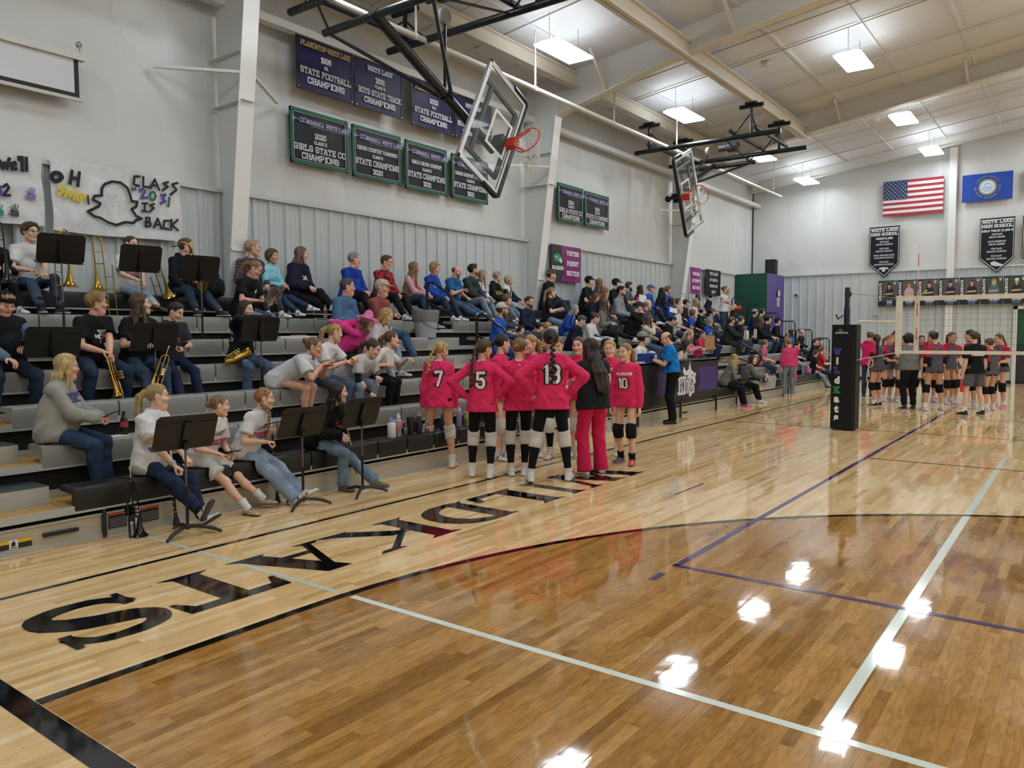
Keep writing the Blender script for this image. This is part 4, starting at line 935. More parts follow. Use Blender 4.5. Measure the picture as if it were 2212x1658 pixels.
    base = hip0-sd*(.02+hem)*s if not sit else hip0+np.array([-.01, 0, .01])*s
    if sit: lo2 = np.minimum(pts[:9].min(0), hip0)-.2*s*max(1, g); hi2 = np.maximum(pts[:9].max(0), hip0)+.2*s*max(1, g)
    else: lo2 = pts[:9].min(0)-.2*s*max(1, g); hi2 = pts[:9].max(0)+.2*s*max(1, g); lo2[2] = min(lo2[2], hip0[2]-.25*s)
    def neck_cut(F_, rr, low=.0):  # crew neck
        F_.cap(C+sd*(.04-low)*s+fwd*.012*s, HO, rr*s*(.9+.1*g), rr*1.1*s*(.9+.1*g), .006, sub=True)
    def top(nm, col, sl, ex, hemd, nr=.054, mat=None, openfront=False):
        F_ = Field(lo2, hi2, hb); torso(F_, ex, base-sd*hemd*s)
        ar = a*1.0
        for i in range(2):
            if sl == 'none':
                continue
            if sl == 'short':
                e2 = shj[i]+(E_[i]-shj[i])*.74; F_.cap(shj[i], e2, .042*ar+ex, .05*ar+ex*1.3, .022)
            else:
                F_.cap(shj[i], E_[i], .042*ar+ex, .04*ar+ex, .022); F_.cap(E_[i], E_[i]+(W[i]-E_[i])*.93, .041*ar+ex, .03*ar+ex, .015)
        if hood: F_.cap(C+sd*.03*s-fwd*.07*s+lft*.07*s, C+sd*.03*s-fwd*.07*s-lft*.07*s, .042*s, .042*s, .03); [F_.cap(C+sd*.03*s-fwd*.06*s+lft*q*.075*s, C-sd*.03*s+fwd*.055*s+lft*q*.02*s, .03*s, .02*s, .02) for q in (1, -1)]
        if collar: F_.cap(C+sd*.02*s, C+sd*.055*s+fwd*.012*s, .07*s*(.9+.1*g), .066*s*(.9+.1*g), .01)
        if lod < 2 and not tight: F_.folds(.0165*s if lod == 0 else .012, 34/s, ph)
        neck_cut(F_, nr)
        if collar: F_.plane(C+sd*.06*s, sd)
        if sl == 'short':
            x, y, z = F_.grid()
            for i in range(2):
                dA = nrm(E_[i]-shj[i]); p0 = shj[i]+(E_[i]-shj[i])*.7; dist = ((x-p0[0])*dA[0]+(y-p0[1])*dA[1]+(z-p0[2])*dA[2])
                rr = np.sqrt(np.maximum(0, (x-p0[0])**2+(y-p0[1])**2+(z-p0[2])**2-dist**2)); F_.f = np.where((rr < .1*ar) & (dist > -.02) & (dist < .2*s), np.maximum(F_.f, dist), F_.f).astype(np.float32)
        if not sit: F_.plane(base-sd*hemd*s, -sd)
        else: F_.plane(hip0+np.array([0, 0, -.085*s]), (0, 0, -1))
        if openfront:
            x, y, z = F_.grid(); c = (x-C[0])*lft[0]+(y-C[1])*lft[1]+(z-C[2])*lft[2]; f_ = (x-C[0])*fwd[0]+(y-C[1])*fwd[1]+(z-C[2])*fwd[2]; F_.f = np.where(f_ > .0, np.maximum(F_.f, .045*s-np.abs(c)), F_.f).astype(np.float32)
        V, Q = F_.mesh(); ms = [mat or M(col, .85, kind='cloth')]; mi_ = None
        if kind == 'jersey' and col == JER:
            c_ = V[Q].mean(1); ax_ = HO-(C+sd*.04*s); tt = np.clip(((c_-C)@ax_)/(ax_@ax_), 0, 1); mi_ = (np.linalg.norm(c_-C-sd*.04*s-tt[:, None]*ax_, axis=1) < .069*s*(.9+.1*g)).astype(int); ms.append(M('#e4dedc', .8))
        if raglan:
            c_ = V[Q].mean(1)-C; lat = np.abs(c_@lft); hg = c_@sd; mi_ = ((lat+.5*(hg+.1*s) > .118*s) & (hg > -.4*s)).astype(int); ms.append(M(raglan, .85, kind='cloth'))
        return mk(nm, V, Q, ms, t, mi_), V, Q
    plaid = shirt.startswith('plaid'); smat = M(shirt[5:], .85, kind='plaid') if plaid else None
    nm = kind or ('jersey' if name == 'player' else ('hoodie' if hood else ('shirt' if sleeve == 'short' else 'sweater')))
    so, sv, sq_ = top(nm, shirt, sleeve, .009*s+L_, .0, .054 if not hood else .05, smat)
    if vest: top('vest' if len(vest) < 3 else vest[2], vest[0], vest[1], .024*s+L_, .0, .07, None, len(vest) < 3 or vest[2] != 'vest')
    if undersleeve:
        F_ = Field(lo2, hi2, hb)
        for i in range(2): F_.cap(shj[i]+(E_[i]-shj[i])*.45, E_[i], .046*a, .042*a, .03); F_.cap(E_[i], E_[i]+(W[i]-E_[i])*.95, .041*a, .029*a, .02)
        V, Q = F_.mesh(); mk('undersleeve', V, Q, M(undersleeve, .8, kind='cloth'), t)
    # --- trousers
    if pants and pk == 'denim': c3 = [int(pants[i:i+2], 16) for i in (1, 3, 5)]; gm = sum(c3)/3; pants = '#%02x%02x%02x' % tuple(int(c*.68+gm*.32) for c in c3)
    if pants:
        F_ = Field(pts[1:].min(0)-.2*s*max(1, g), np.maximum(pts[[1]+list(range(9, 13))].max(0), hip0)+.22*s*max(1, g), hb)
        ex = {'tight': .003, 'skinny': .008, 'straight': .014, 'wide': .022, 'flare': .012, 'shorts': .016, 'spandex': .005, 'bike': .005, 'cargo': .024}[leg]*s
        for i in range(2):
            q = 1-2*i; F_.cap(hip0+np.array([-.015*s, q*.05*s, .07*s]), hj[i]+np.array([-.02*s, 0, 0]), (.08+.06*(g-1))*s+ex, (.086+.05*(g-1))*s+ex*.6, .05)
            end = {'shorts': .72, 'spandex': .2, 'bike': .4}.get(leg)
            if end:
                F_.cap(hj[i], hj[i]+(K[i]-hj[i])*end, .082*a+ex, .08*a+(.02 if leg == 'shorts' else -.012)*s+ex, .04)
            else:
                F_.cap(hj[i], K[i], .08*a+ex, .054*a+ex, .04); dn = AN[i]-K[i]; an = K[i]+dn*(.97 if leg != 'cargo' else 1.08); bk = nrm(np.cross(np.cross(dn, (1, 0, .01)), dn)); m_ = K[i]+dn*.33-bk*.014*s
                F_.cap(K[i], K[i], .054*a+ex, .054*a+ex, .02); F_.cap(K[i], m_, .052*a+ex, .054*a+ex, .02)
                F_.cap(m_, an, .053*a+ex, {'tight': .036*a, 'skinny': .042*a, 'straight': .056*s, 'wide': .075*s, 'flare': .078*s, 'cargo': .098*s}[leg], .02)
        if lod < 2 and leg not in ('tight', 'spandex', 'bike'): F_.folds(.011*s, 40/s, ph+2)
        if not end:
            x, y, z = F_.grid()
            for i in range(2):
                dn = nrm(AN[i]-K[i]); p0 = K[i]+(AN[i]-K[i])*(.93 if leg not in ('cargo', 'wide', 'flare') else 1.0 if leg != 'cargo' else 1.08); dist = (x-p0[0])*dn[0]+(y-p0[1])*dn[1]+(z-p0[2])*dn[2]
                rr = (x-p0[0])**2+(y-p0[1])**2+(z-p0[2])**2; F_.f = np.where((rr < (.17*s)**2) & (dist > 0), np.maximum(F_.f, dist), F_.f).astype(np.float32)
        else:
            x, y, z = F_.grid()
            for i in range(2):
                dn = nrm(K[i]-hj[i]); p0 = hj[i]+(K[i]-hj[i])*end; dist = (x-p0[0])*dn[0]+(y-p0[1])*dn[1]+(z-p0[2])*dn[2]; rr = (x-p0[0])**2+(y-p0[1])**2+(z-p0[2])**2
                F_.f = np.where((rr < (.2*s)**2) & (dist > 0) & (dist < .19*s), np.maximum(F_.f, dist), F_.f).astype(np.float32)
        F_.plane(hip0+(np.array([0, 0, .125*s+.04*(g-1)]) if sit else sd*.12*s), (0, 0, 1) if sit else sd)
        if sit:
            x, y, z = F_.grid(); F_.f = np.where(x < .2*s+0*y+0*z, np.maximum(F_.f, hip0[2]-.09*s-.03*(g-1)*s-z), F_.f).astype(np.float32)
        V, Q = F_.mesh(); mk({'shorts': 'shorts', 'spandex': 'shorts', 'bike': 'shorts', 'tight': 'leggings'}.get(leg, 'trousers'), V, Q, M(pants, .85, kind=pk), t)
    # --- feet
    for i in range(2):
        dn = nrm(AN[i]-K[i]); td = np.array(toe[i] if toe is not None else (1, (1-2*i)*.22, 0), float); td = nrm(td); n = nrm(np.cross(td, np.cross((0, 0, 1), td))) if toe is None or len(toe[i]) < 4 else None
        upv = nrm(-dn-((-dn)@td)*td) if toe is not None and abs(td[2]) > .2 else np.array([0, 0, 1.]); upv = nrm(upv-(upv@td)*td); R = np.stack([td, np.cross(upv, td), upv], 1)
        v, q, m_ = shoe_mesh(sk, lod); cs = shoe[i] if isinstance(shoe, (tuple, list)) else shoe
        mk('shoe', (R@(v*s*(.94 if hc else 1)).T).T+AN[i], q, [M(cs, .6), M(sole, .6), M(accent, .6)], t, m_)
        if socks:
            mb = MB(); top_ = AN[i]-dn*socks[1]*s; mb.tube([AN[i]+dn*.01*s, AN[i]-dn*.04*s, top_-(-dn)*.006, top_], [.048*r, .047*r, .043*r+.1*s*socks[1], .045*r+.1*s*socks[1]], 12); mb.build('sock', M(socks[0], .9, kind='cloth'), t, 60)
        if pads:
            dk = nrm(hj[i]-K[i]); mb = MB(); fo = nrm(dk-dn)*0; u2 = nrm(K[i]-(hj[i]+AN[i])/2)*.008*s
            ro_ = .064*a+.012; P_ = [K[i]+dk*.085*s, K[i]+dk*.078*s, K[i]+dk*.03*s+u2, K[i]+u2, K[i]+dn*.05*s, K[i]+dn*.1*s, K[i]+dn*.106*s]
            mb.tube(P_, [ro_*.97, ro_*1.03, ro_*1.02, ro_*1.04, ro_*1.0, ro_*.97, ro_*.9], 14); mb.build('knee_pad', M(pads, .85, kind='cloth'), t, 60)
    # --- prints on the garment
    if prints and lod < 3:
        bv = BVHTree.FromPolygons([tuple(p) for p in sv], [tuple(map(int, p)) for p in sq_])
        for pr in prints:
            side, dz_, dy_, faces, col, lay = pr; n = fwd if side == 'chest' else (-fwd if side == 'back' else (lft if side == 'left' else -lft)); u = (lft if side == 'back' else -lft) if side in ('chest', 'back') else (-fwd if side == 'left' else fwd); u = -u if side == 'back' else u
            if side == 'back': u = -lft if False else lft*-1
            if side == 'chest': u = lft
            # reader faces the wearer: the reader's right is the wearer's left for the chest, the wearer's right for the back
            org = C-sd*dz_*s+u*dy_*s; mb = MB()
            for kf, f in enumerate(faces):
                out = []
                for p in f:
                    o_ = org+u*p[0]*s+sd*p[1]*s+n*.5; hit = bv.ray_cast(Vector(o_), Vector(-n), .8)
                    if hit[0] is None: out = None; break
                    out.append(np.array(hit[0])+n*(.0045+.003*lay+.0003*(kf % 9)))
                if out: mb.poly(out)
            if mb.f: mb.build('print', M(col, .7), t)
    return t, dict(C=C, HO=HO, W=W, E=E_, K=K, AN=AN, HR=HR, yaw=math.radians(yaw), loc=np.array(loc, float), s=s, fwd=fwd, lft=lft, sd=sd, hip=hip0)
def head_offset(s, sit, lean, head, g=1.):
    le = math.radians(lean); sd = np.array([math.sin(le), 0, math.cos(le)]); hip0 = np.array([0, 0, (.088+.03*(g-1)) if sit else .905]); HR = rotm(math.radians(head[0]), math.radians(head[1]))
    return (hip0+sd*.54+np.array([.012, 0, .052])+HR@np.array([.022, 0, .085]))*s
def seated(px, py, row, label, smin=.8, smax=1.1, dx=0., X=None, **k):
    # the head falls where the sight line crosses the row; height and bend follow from it
    yaw = k.get('yaw', -90); lean = k.get('lean', 8); head = k.get('head', (40, 5)); g = k.get('g', 1.); k['head'] = head; k['lean'] = lean
    Ys = rY(row)+.17; zs = rZ(row); s = 1.
    for _ in range(6):
        o = head_offset(s, True, k['lean'], head, g); c, sn = math.cos(math.radians(yaw)), math.sin(math.radians(yaw))
        w_ = np.array([o[0]*c-o[1]*sn, o[0]*sn+o[1]*c]); P = atY(px, py, Ys+w_[1]); hz = P[2]-zs; s = hz/(o[2]/s)
        if s < smin and k['lean'] < 55: k['lean'] += 5
        s = min(smax, max(smin, s))
    x = P[0]-w_[0] if X is None else X
    fp = k.pop('feetpx', None)
    if fp:
        a = math.radians(yaw); c, sn = math.cos(a), math.sin(a); out = []
        for q in fp:
            d_ = atZ(q[0], q[1], q[2] if len(q) > 2 else 0.)-np.array([x+dx, Ys, zs]); out.append((d_[0]*c+d_[1]*sn, -d_[0]*sn+d_[1]*c, d_[2]+.075*s))
        k['feet'] = out
    if 'drop' not in k:
        k['drop'] = {1: rZ(1), 7: .294}.get(row, .449)
        if row == 7 and 'fx' not in k: k['fx'] = .62
        if row == 1 and 'fx' not in k: k['fx'] = .44
    d = math.hypot(x, Ys); k.setdefault('lod', 0 if d < 9.9 else (1 if d < 15 else 2))
    return person(label, (x+dx, Ys, zs), s=s, **k)
def standing(fx_, fy_, py, label, z0=0., P=None, **k):
    # feet at the given floor point, head on the sight line at py
    P = atZ(fx_, fy_, z0) if P is None else np.array(P, float); d0 = math.hypot(P[0], P[1])
    lean = k.get('lean', 2); head = k.get('head', (0, 5)); k['head'] = head; k['lean'] = lean
    r_ = ray(fx_, py); hz = H+r_[2]*d0/math.hypot(r_[0], r_[1])-z0; o = head_offset(1., False, lean, head); s = min(1.13, max(.6, hz/o[2]))
    d = d0; k.setdefault('lod', 0 if d < 9.9 else (1 if d < 15 else 2)); k.setdefault('arms', 'down')
    return person(label, (P[0], P[1], z0), s=s, sit=False, **k)
def text2(txt, h, sub=.016, stroke=1.2, w_=1., serifs=True): return slab_text(txt, h, stroke, w_, 1.3, 0, serifs, sub*6/h)
def number(n, side, dz_=.2, h=.21, w_=.68, dy=0):
    st = 1.35
    return [(side, dz_, dy, text2(n, h*1.1, .018, 1.75, w_, False), '#151313', 0), (side, dz_, dy, text2(n, h, .018, 1.0, w_, False), '#e8e6e2', 1)]
JER = '#dc2f60'
# ------------------------------------------------------------------ the band
def ellipse_arc(cx, cy, rx, ry, a0, a1, n=10): return [(cx+rx*math.cos(a), cy+ry*math.sin(a)) for a in np.linspace(math.radians(a0), math.radians(a1), n)]
def vball(txt='TOGETHER', dz=.2, k=1.):
    q = []
    for pts in (ellipse_arc(0, 0, .085*k, .085*k, -10, 190, 18), ellipse_arc(-.02, -.02, .09*k, .06*k, 30, 160), ellipse_arc(.0, .0, .03*k, .085*k, 80, 175), ellipse_arc(.02, -.02, .06*k, .1*k, 20, 100), ellipse_arc(.09, .02, .11*k, .1*k, 110, 180)):
        seg_quads(pts, .007, q)
    up = [[(p[0], p[1]+.03) for p in f] for f in q]; tx = [[(p[0], p[1]-.02) for p in f] for f in text2(txt, .05, .016, 1.3, .85)]; sc = [[(p[0], p[1]-.06) for p in f] for f in text2('N', .001)]
    st = []; seg_quads([(-.08, -.055), (-.03, -.062), (.0, -.055), (.05, -.063), (.08, -.055)], .012, st)
    return [('chest', dz, 0, up, '#6b6268', 0), ('chest', dz, 0, tx, '#c2265c', 1), ('chest', dz, 0, st, '#3a3138', 0)]
P_ = {}
JEAN, DJEAN, LJEAN, NAVY = '#33496a', '#1d2a42', '#8296aa', '#141c2e'
WT = '#d6d4d2'
P_['b1'] = seated(-16, 508, 7, 'person in black clothes cut off by the left edge beside black trombone', shirt='#121212', sleeve='long', pants='#15161a', pk='cloth', head=(30, 8), wr=((.36, .12, .25), (.34, .06, .3)), hands='grip', shoe='#d8d6d0', fx=.5)
P_['b2'] = seated(66, 501, 7, 'person in white tee and dark jeans with curly brown hair and glasses', shirt=WT, hair='mop', hc='brown', glasses='#222222', head=(14, 2), pants=JEAN, wr=((.46, .02, .2), (.36, .1, .24)), hands='grip', feet=((.5, .12, -.22), (.62, -.12, -.22)), shoe='#2a2d33', sole='#c9c7c2', socks=('#1c1c22', .14), leg='straight')
P_['b3'] = seated(283, 527, 7, 'person in white tee half hidden by a music stand in top band row', shirt=WT, hair='bun:.2', hc='brown', head=(20, 4), pants=LJEAN, wr=((.42, .02, .16), (.4, .06, .2)), hands='grip', feet=((.74, .02, -.2), (.85, -.0, -.2)), shoe='#6b5138', sole='#3a2c20', sk='clog', prints=[('chest', .24, 0, text2('VOLLEY', .05), '#c2265c', 0), ('chest', .3, 0, text2('TOGETHER', .045), '#3a3138', 0)], g=1.1)
P_['b4'] = seated(402, 532, 7, 'person in black hoodie holding a gold saxophone in top band row', shirt='#14151a', sleeve='long', hood=True, hc='#5d4a36', head=(58, 2), pants='#2b4058', wr=((.33, .1, .3), (.3, .14, .1)), hands='grip', g=1.25, skin='red', feet=((.66, .16, -.22), (.6, -.16, -.22)), shoe='#26262a')
P_['b5'] = seated(11, 655, 4, 'person in black vest over blue sleeves with black cap worn backwards', shirt='#5e7286', sleeve='long', vest=('#141518', 'none', 'vest'), cap='backcap', capc='#131313', hc='dirty', head=(10, 28), pants='#22304a', wr=((.3, .12, .28), (.38, .08, .16)), hands='relax', g=1.38, skin='red', knee=.18)
P_['b6'] = seated(209, 653, 4, 'person in black tee with red and white logo and black glasses holding trumpet', shirt='#131314', hair='mop', hc='#8a6e48', glasses='#111111', head=(68, 4), pants='#1f3150', wr=((.36, .03, .16), (.38, .05, .2)), hands='grip', g=1.42, skin='red', twist=14, knee=.2, shoe='#1a1a1c',
  prints=[('chest', .15, -.0, text2('THE', .044, .016, 1.1, .9, False), '#dedede', 1), ('chest', .2, -.005, text2('NORTH', .044, .016, 1.1, .9, False), '#dedede', 1), ('chest', .25, .005, text2('FACE', .044, .016, 1.1, .9, False), '#c23a44', 2), ('chest', .235, .1, [[(0, -.03), (x0, -.03+.0), (x1, -.03+y1), (x2, -.03+y2)] for x0, x1, y1, x2, y2 in ((.05, .047, .03, .036, .05), (.01, .036, .05, .018, .064), (-.0, .018, .064, -.01, .068), (-.03, -.01, .068, -.03, .06))], '#d8d6d4', 0), ('chest', .235, .1, [[(-.05, -.03), (.03, -.03), (.0, .03), (-.02, .02)]], '#8c1c2c', 1)])
P_['b7'] = seated(304, 656, 4, 'smiling person with long brown hair in black tee behind music stand', shirt='#18181a', hair='wavy:.42', hc='#51402f', head=(66, -4), pants='#2c4463', wr=((.34, .0, .3), (.3, .06, .3)), g=1.1, leg='straight', shoe='#8b8678', sole='#d8d2c0', prints=[('chest', .2, 0, text2('TOGETHER', .05), '#c2265c', 0)], feet=((.45, .08, -.40), (.55, -.1, -.40)))
P_['b8'] = seated(354, 672, 4, 'person in grey tee and navy jeans with dark hair looking down', dx=.14, shirt='#2d2e33', hc='dark', head=(28, 26), pants='#17254a', wr=((.3, .05, .3), (.32, .1, .26)), hands='grip', shoe='#3b3c40', sole='#cdc8b2', feet=((.45, .1, -.38), (.5, -.14, -.38)), toe=((.9, .2, .25), (.9, -.1, .3)), prints=[('chest', .22, 0, text2('GET', .06), '#c2265c', 0)])
P_['b9'] = seated(531, 668, 4, 'person in black hoodie and blue jeans covering their mouth with both hands', shirt='#15151a', sleeve='long', hair='long:.46', hc='#33251c', head=(24, 6), pants='#4a6486', arms='mouth', wr=((.17, .035, .64), (.17, .035, .64)), hands='flat', palm=((0, -1, .2), (0, 1, .2)), shoe='#bdb49c', sole='#d8d2c4', leg='flare', prints=[('right', .15, 0, text2('A', .06), '#b8bcc6', 0), ('right', .25, 0, text2('D', .06), '#b8bcc6', 0)])
P_['w1'] = seated(119, 791, 2, 'blonde person in grey sweatshirt and glasses sitting at the aisle with phone', yaw=-42, shirt='#97958f', sleeve='long', hair='long:.3', hc='#b9a06c', glasses='#3a2a24', head=(22, 6), pants='#243c60', wr=((.4, .05, .25), (.4, .03, .24)), hands='grip', g=1.5, skin='red', loose=.02, X=3.02, knee=.13, shoe='#8f8a80', leg='straight', fx=.36,
  prints=[('chest', .1, 0, text2('WHITE LAKE', .042), '#4a3b8a', 0), ('chest', .15, 0, text2('KIMBALL', .05), '#3f3570', 0), ('chest', .125, 0, [[(-.1, -.002), (.1, -.002), (.1, .004), (-.1, .004)]], '#4d9a74', 1)])
P_['f1'] = seated(340, 855, 1, 'person in white tee and navy jeans with long blonde ponytail nearest the camera', yaw=-62, shirt=WT, hair='pony:.44', hc='#9d8455', head=(34, 2), pants='#182a4a', wr=((.37, -.02, .16), (.33, .14, .1)), hands='grip', g=1.16, loose=.022, leg='straight', feetpx=((437, 1136), (458, 1140, .06)), toe=((.8, .3, .5), (.5, -.1, .85)), shoe='#c9c8c4', sole='#3b3b3b', socks=('#16161a', .12), knee=.1, lean=4)
P_['f2'] = seated(487, 873, 1, 'smallest front row band member in white tee and shorts with tan clogs', yaw=-66, dx=-.06, shirt=WT, hair='bun:.3', hc='#7c6246', head=(34, 6), pants='#d0cecb', pk='cloth', leg='shorts', wr=((.34, .02, .17), (.3, .1, .16)), smin=.78, socks=('#d8d6d2', .13), shoe='#a8977a', sole='#4a4034', sk='clog', prints=vball('TOGETHER'), feetpx=((578, 1096), (536, 1112)), loose=.024, skin='fair')
P_['f3'] = seated(560, 860, 1, 'person in white tee and ripped light jeans with reddish braids holding phone', yaw=-64, dx=.06, shirt=WT, hair='twin:.32', hc='#93683e', head=(26, 4), pants='#7f97b3', wr=((.3, .04, .36), (.32, .1, .22)), hands='grip', smin=.84, feetpx=((655, 1078, .05), (640, 1092)), toe=((.8, .2, .5), (.55, -.15, .85)), shoe='#d5d2c8', sole='#cfc6a8', leg='wide', prints=vball('TOGETHER'), loose=.02)
P_['f4'] = seated(731, 845, 1, 'dark haired person in black cardigan and flared jeans holding a flute', yaw=-72, shirt='#161518', vest=('#0f0f11', 'long', 'cardigan'), hair='long:.24', hc='#2b1e18', head=(34, 4), pants='#62809c', wr=((.36, .0, .16), (.34, .05, .18)), hands='grip', smin=.86, leg='flare', shoe='#6a5d4c', sole='#4c4234', sk='boot', prints=[('chest', .17, 0, text2('BAND', .05), '#c2303c', 0), ('chest', .23, 0, text2('KWL', .05), '#c2303c', 0)], feetpx=((812, 1052), (742, 1060)))
# ------------------------------------------------------------------ students in the third and fourth rows
P_['s1'] = seated(693, 747, 3, 'person in white tee and black shorts leaning forward with bare legs', yaw=-58, dx=-.1, shirt='#c9c9c9', hair='bun:.22', hc='#6f5238', head=(8, 8), lean=34, pants='#101013', pk='cloth', leg='spandex', wr=((.62, .05, .28), (.6, .05, .3)), hands='flat', skin='tan', shoe='#5f7390', sole='#c9c7c2', socks=('#15151a', .1), loose=.024, smin=.9, fx=.34, knee=.08)
P_['s2'] = seated(687, 717, 3, 'person in white tee with bright pink hair bow holding yellow snack', yaw=-70, dx=.26, shirt=WT, hair='pony:.3', hc='#a08455', head=(44, 10), lean=22, pants='#48607e', wr=((.5, .05, .36), (.44, .04, .32)), hands='point', smin=.9, prints=vball('TOGETHER'))
P_['s3'] = seated(797, 763, 3, 'person in white tee over black sleeves bending down to reach between rows', yaw=-82, dx=.08, shirt='#cbcbcb', undersleeve='#17171b', hair='pony:.26', hc='#3a281d', head=(20, 24), lean=50, pants='#8499ae', wr=((.5, .1, .1), (.52, .08, -.12)), smin=.9, leg='straight', prints=(), loose=.02)
P_['s4'] = seated(821, 731, 3, 'person in white tee and black trousers holding white popcorn bag', yaw=-64, dx=.2, shirt=WT, hair='pony:.2', hc='#5a3f2a', head=(34, 0), lean=14, pants='#121215', pk='cloth', leg='skinny', wr=((.56, .14, .33), (.34, .16, .26)), hands='relax', smin=.88, prints=vball('TOGETHER', .2), shoe='#151517', sole='#1a1a1a', feet=((.34, .12, -.38), (.3, -.08, -.38)))
P_['s5'] = seated(792, 694, 4, 'person in pink hoodie wearing a pink cowboy hat', yaw=-66, shirt='#d63a82', sleeve='long', hood=True, hair='long:.2', hc='#6a4a34', head=(16, 16), lean=24, cap='cowboy', capc='#e57fa8', pants='#141416', pk='cloth', wr=((.34, .02, .2), (.3, .02, .56)), hands=('relax', 'grip'), smin=.88, g=1.1)
P_['s6'] = seated(835, 681, 4, 'person in white tee with long blonde side hair and ripped jeans holding phone', yaw=-70, shirt=WT, hair='side:.42', hc='#b08e5c', head=(10, 20), lean=12, pants='#8fa7bf', wr=((.4, .06, .22), (.3, .08, .36)), hands='grip', smin=.88, feet=((.44, .12, -.2), (.42, -.1, -.36)), shoe='#b9b4a2', sole='#d8d4c8')
# ------------------------------------------------------------------ grown-ups in rows five to seven, left bank
P_['a1'] = seated(751, 619, 5, 'person in denim shirt with short dark grey hair and glasses', yaw=-82, shirt='#4a6b8c', sleeve='long', collar=True, hair='short', hc='greydark', glasses='#8a8078', head=(40, 3), pants='#17161c', pk='cloth', wr=((.28, .02, .24), (.28, .04, .24)), g=1.22, skin='red')
P_['a2'] = seated(826, 621, 5, 'person in dusty red shirt and tan cap with folded arms', yaw=-80, shirt='#8a4a48', sleeve='long', collar=True, cap='cap', capc='#b3a88c', hc='white', head=(12, 4), arms='cross', pants='#35557f', g=1.22, skin='red', feet=((.62, .16, -.34), (.34, -.16, -.38)), shoe='#4a3423', sole='#2a2018', sk='boot', hands='grip')
P_['a3'] = seated(551, 580, 6, 'person in black tee with ponytail and glasses typing on a laptop', yaw=-72, shirt='#141417', hair='pony:.2', hc='#7c613f', glasses='#5a3a3a', head=(18, 26), lean=18, pants='#6484a6', wr=((.4, .06, .25), (.38, .08, .24)), hands='relax', skin='red', g=1.12, prints=[('chest', .15, .06, [[(.03*math.cos(a), .03*math.sin(a)) for a in np.linspace(0, 2*pi, 12, endpoint=False)]], '#c9ccd0', 0)])
P_['a4'] = seated(588, 553, 7, 'person in light teal zip top with bobbed brown hair', yaw=-78, shirt='#86c6d0', sleeve='long', collar=True, hair='bob', hc='#5b4636', head=(6, 3), pants='#233b60', wr=((.34, .02, .26), (.32, .02, .24)), feet=((.72, .14, -.12), (.66, -.1, -.2)), shoe='#d4d6d8', skin='tan', leg='skinny')
P_['a5'] = seated(537, 534, 7, 'person with glasses and plaid shirt mostly behind the white steel column', shirt='plaid#6a5a6a', sleeve='long', hc='#a88c74', glasses='#222222', head=(60, 0), X=6.98, skin='red', pants='#33353c', pk='cloth')
P_['a6'] = seated(651, 549, 7, 'person in dark striped cardigan over black printed tee with crossed legs', yaw=-78, shirt='#16161a', vest=('#1e1c30', 'long', 'cardigan'), hair='long:.16', hc='#6a5848', glasses='#3a3438', head=(48, 4), pants='#141419', pk='cloth', wr=((.3, .02, .22), (.28, .04, .22)), g=1.3, shoe='#d0d2d4', feet=((.72, .0, -.1), (.74, .12, -.22)), prints=[('chest', .2, 0, text2('KWL', .07, .016, 1.3, 1.1), '#cfcfd2', 0)])
P_['a7'] = seated(765, 560, 7, 'person in royal blue pullover with short grey hair looking along the hall', yaw=-82, shirt='#1b3796', sleeve='long', hc='grey', head=(54, 2), pants='#17171d', pk='cloth', wr=((.36, .02, .2), (.34, .05, .2)), g=1.22, skin='red')
P_['a8'] = seated(835, 566, 7, 'person in red and black buffalo plaid shirt with short brown hair', yaw=-84, shirt='plaid#b3242c', sleeve='long', hair='short', hc='#5a3c28', head=(20, 10), glasses='#6a5a50', pants='#16161b', pk='cloth', wr=((.36, .02, .18), (.34, .05, .18)), g=1.12, skin='red')
P_['a9'] = seated(895, 579, 7, 'person in pale pink sweater with very long light brown hair', yaw=-74, shirt='#cf9aa0', sleeve='long', hair='wavy:.5', hc='#86684a', glasses='#222222', head=(46, 2), lean=14, pants='#2b4468', wr=((.48, .03, .2), (.44, .03, .2)), hands='grip', skin='red', shoe='#a5a497', leg='skinny', feet=((.56, .06, -.36), (.48, -.12, -.22)))
P_['a10'] = seated(940, 579, 7, 'person in royal blue sweatshirt with curly blonde bob', yaw=-84, shirt='#1a45a2', sleeve='long', hair='bob', hc='#a18a64', head=(14, 12), pants='#22324f', wr=((.36, .02, .18), (.34, .05, .18)), skin='red', g=1.12, prints=[('chest', .17, 0, text2('LAKE', .05), '#c8ccd6', 0)], lod=1)
P_['a11'] = seated(986, 586, 7, 'balding person in blue tee with goatee and glasses looking at phone', yaw=-84, shirt='#235a88', hair='bald', hc='#5d4433', beard='#6a4d3a', glasses='#999999', head=(26, 18), pants='#3d5a80', wr=((.34, .1, .2), (.3, -.02, .36)), hands=('flat', 'grip'), g=1.22, skin='red', feet=((.8, .14, -.2), (.76, -.1, -.2)), shoe='#17181a', socks=('#d8d8d8', .1), lod=1)
P_['a12'] = seated(1022, 583, 7, 'person in charcoal jacket with dark hair and beard', yaw=-84, shirt='#33383b', sleeve='long', collar=True, hc='black', beard='black', head=(52, 2), pants='#6c8399', wr=((.4, .02, .18), (.36, .02, .18)), skin='tan', g=1.12, lod=1)
P_['a13'] = seated(1043, 594, 7, 'person in white hoodie with long light hair', yaw=-80, shirt='#d8d8d6', sleeve='long', hood=True, hair='long:.32', hc='#a58f72', head=(50, 0), pants='#15151a', pk='cloth', wr=((.32, .02, .2), (.3, .04, .2)), prints=[('chest', .2, 0, text2('KWL', .07), '#23304a', 0)], lod=1)
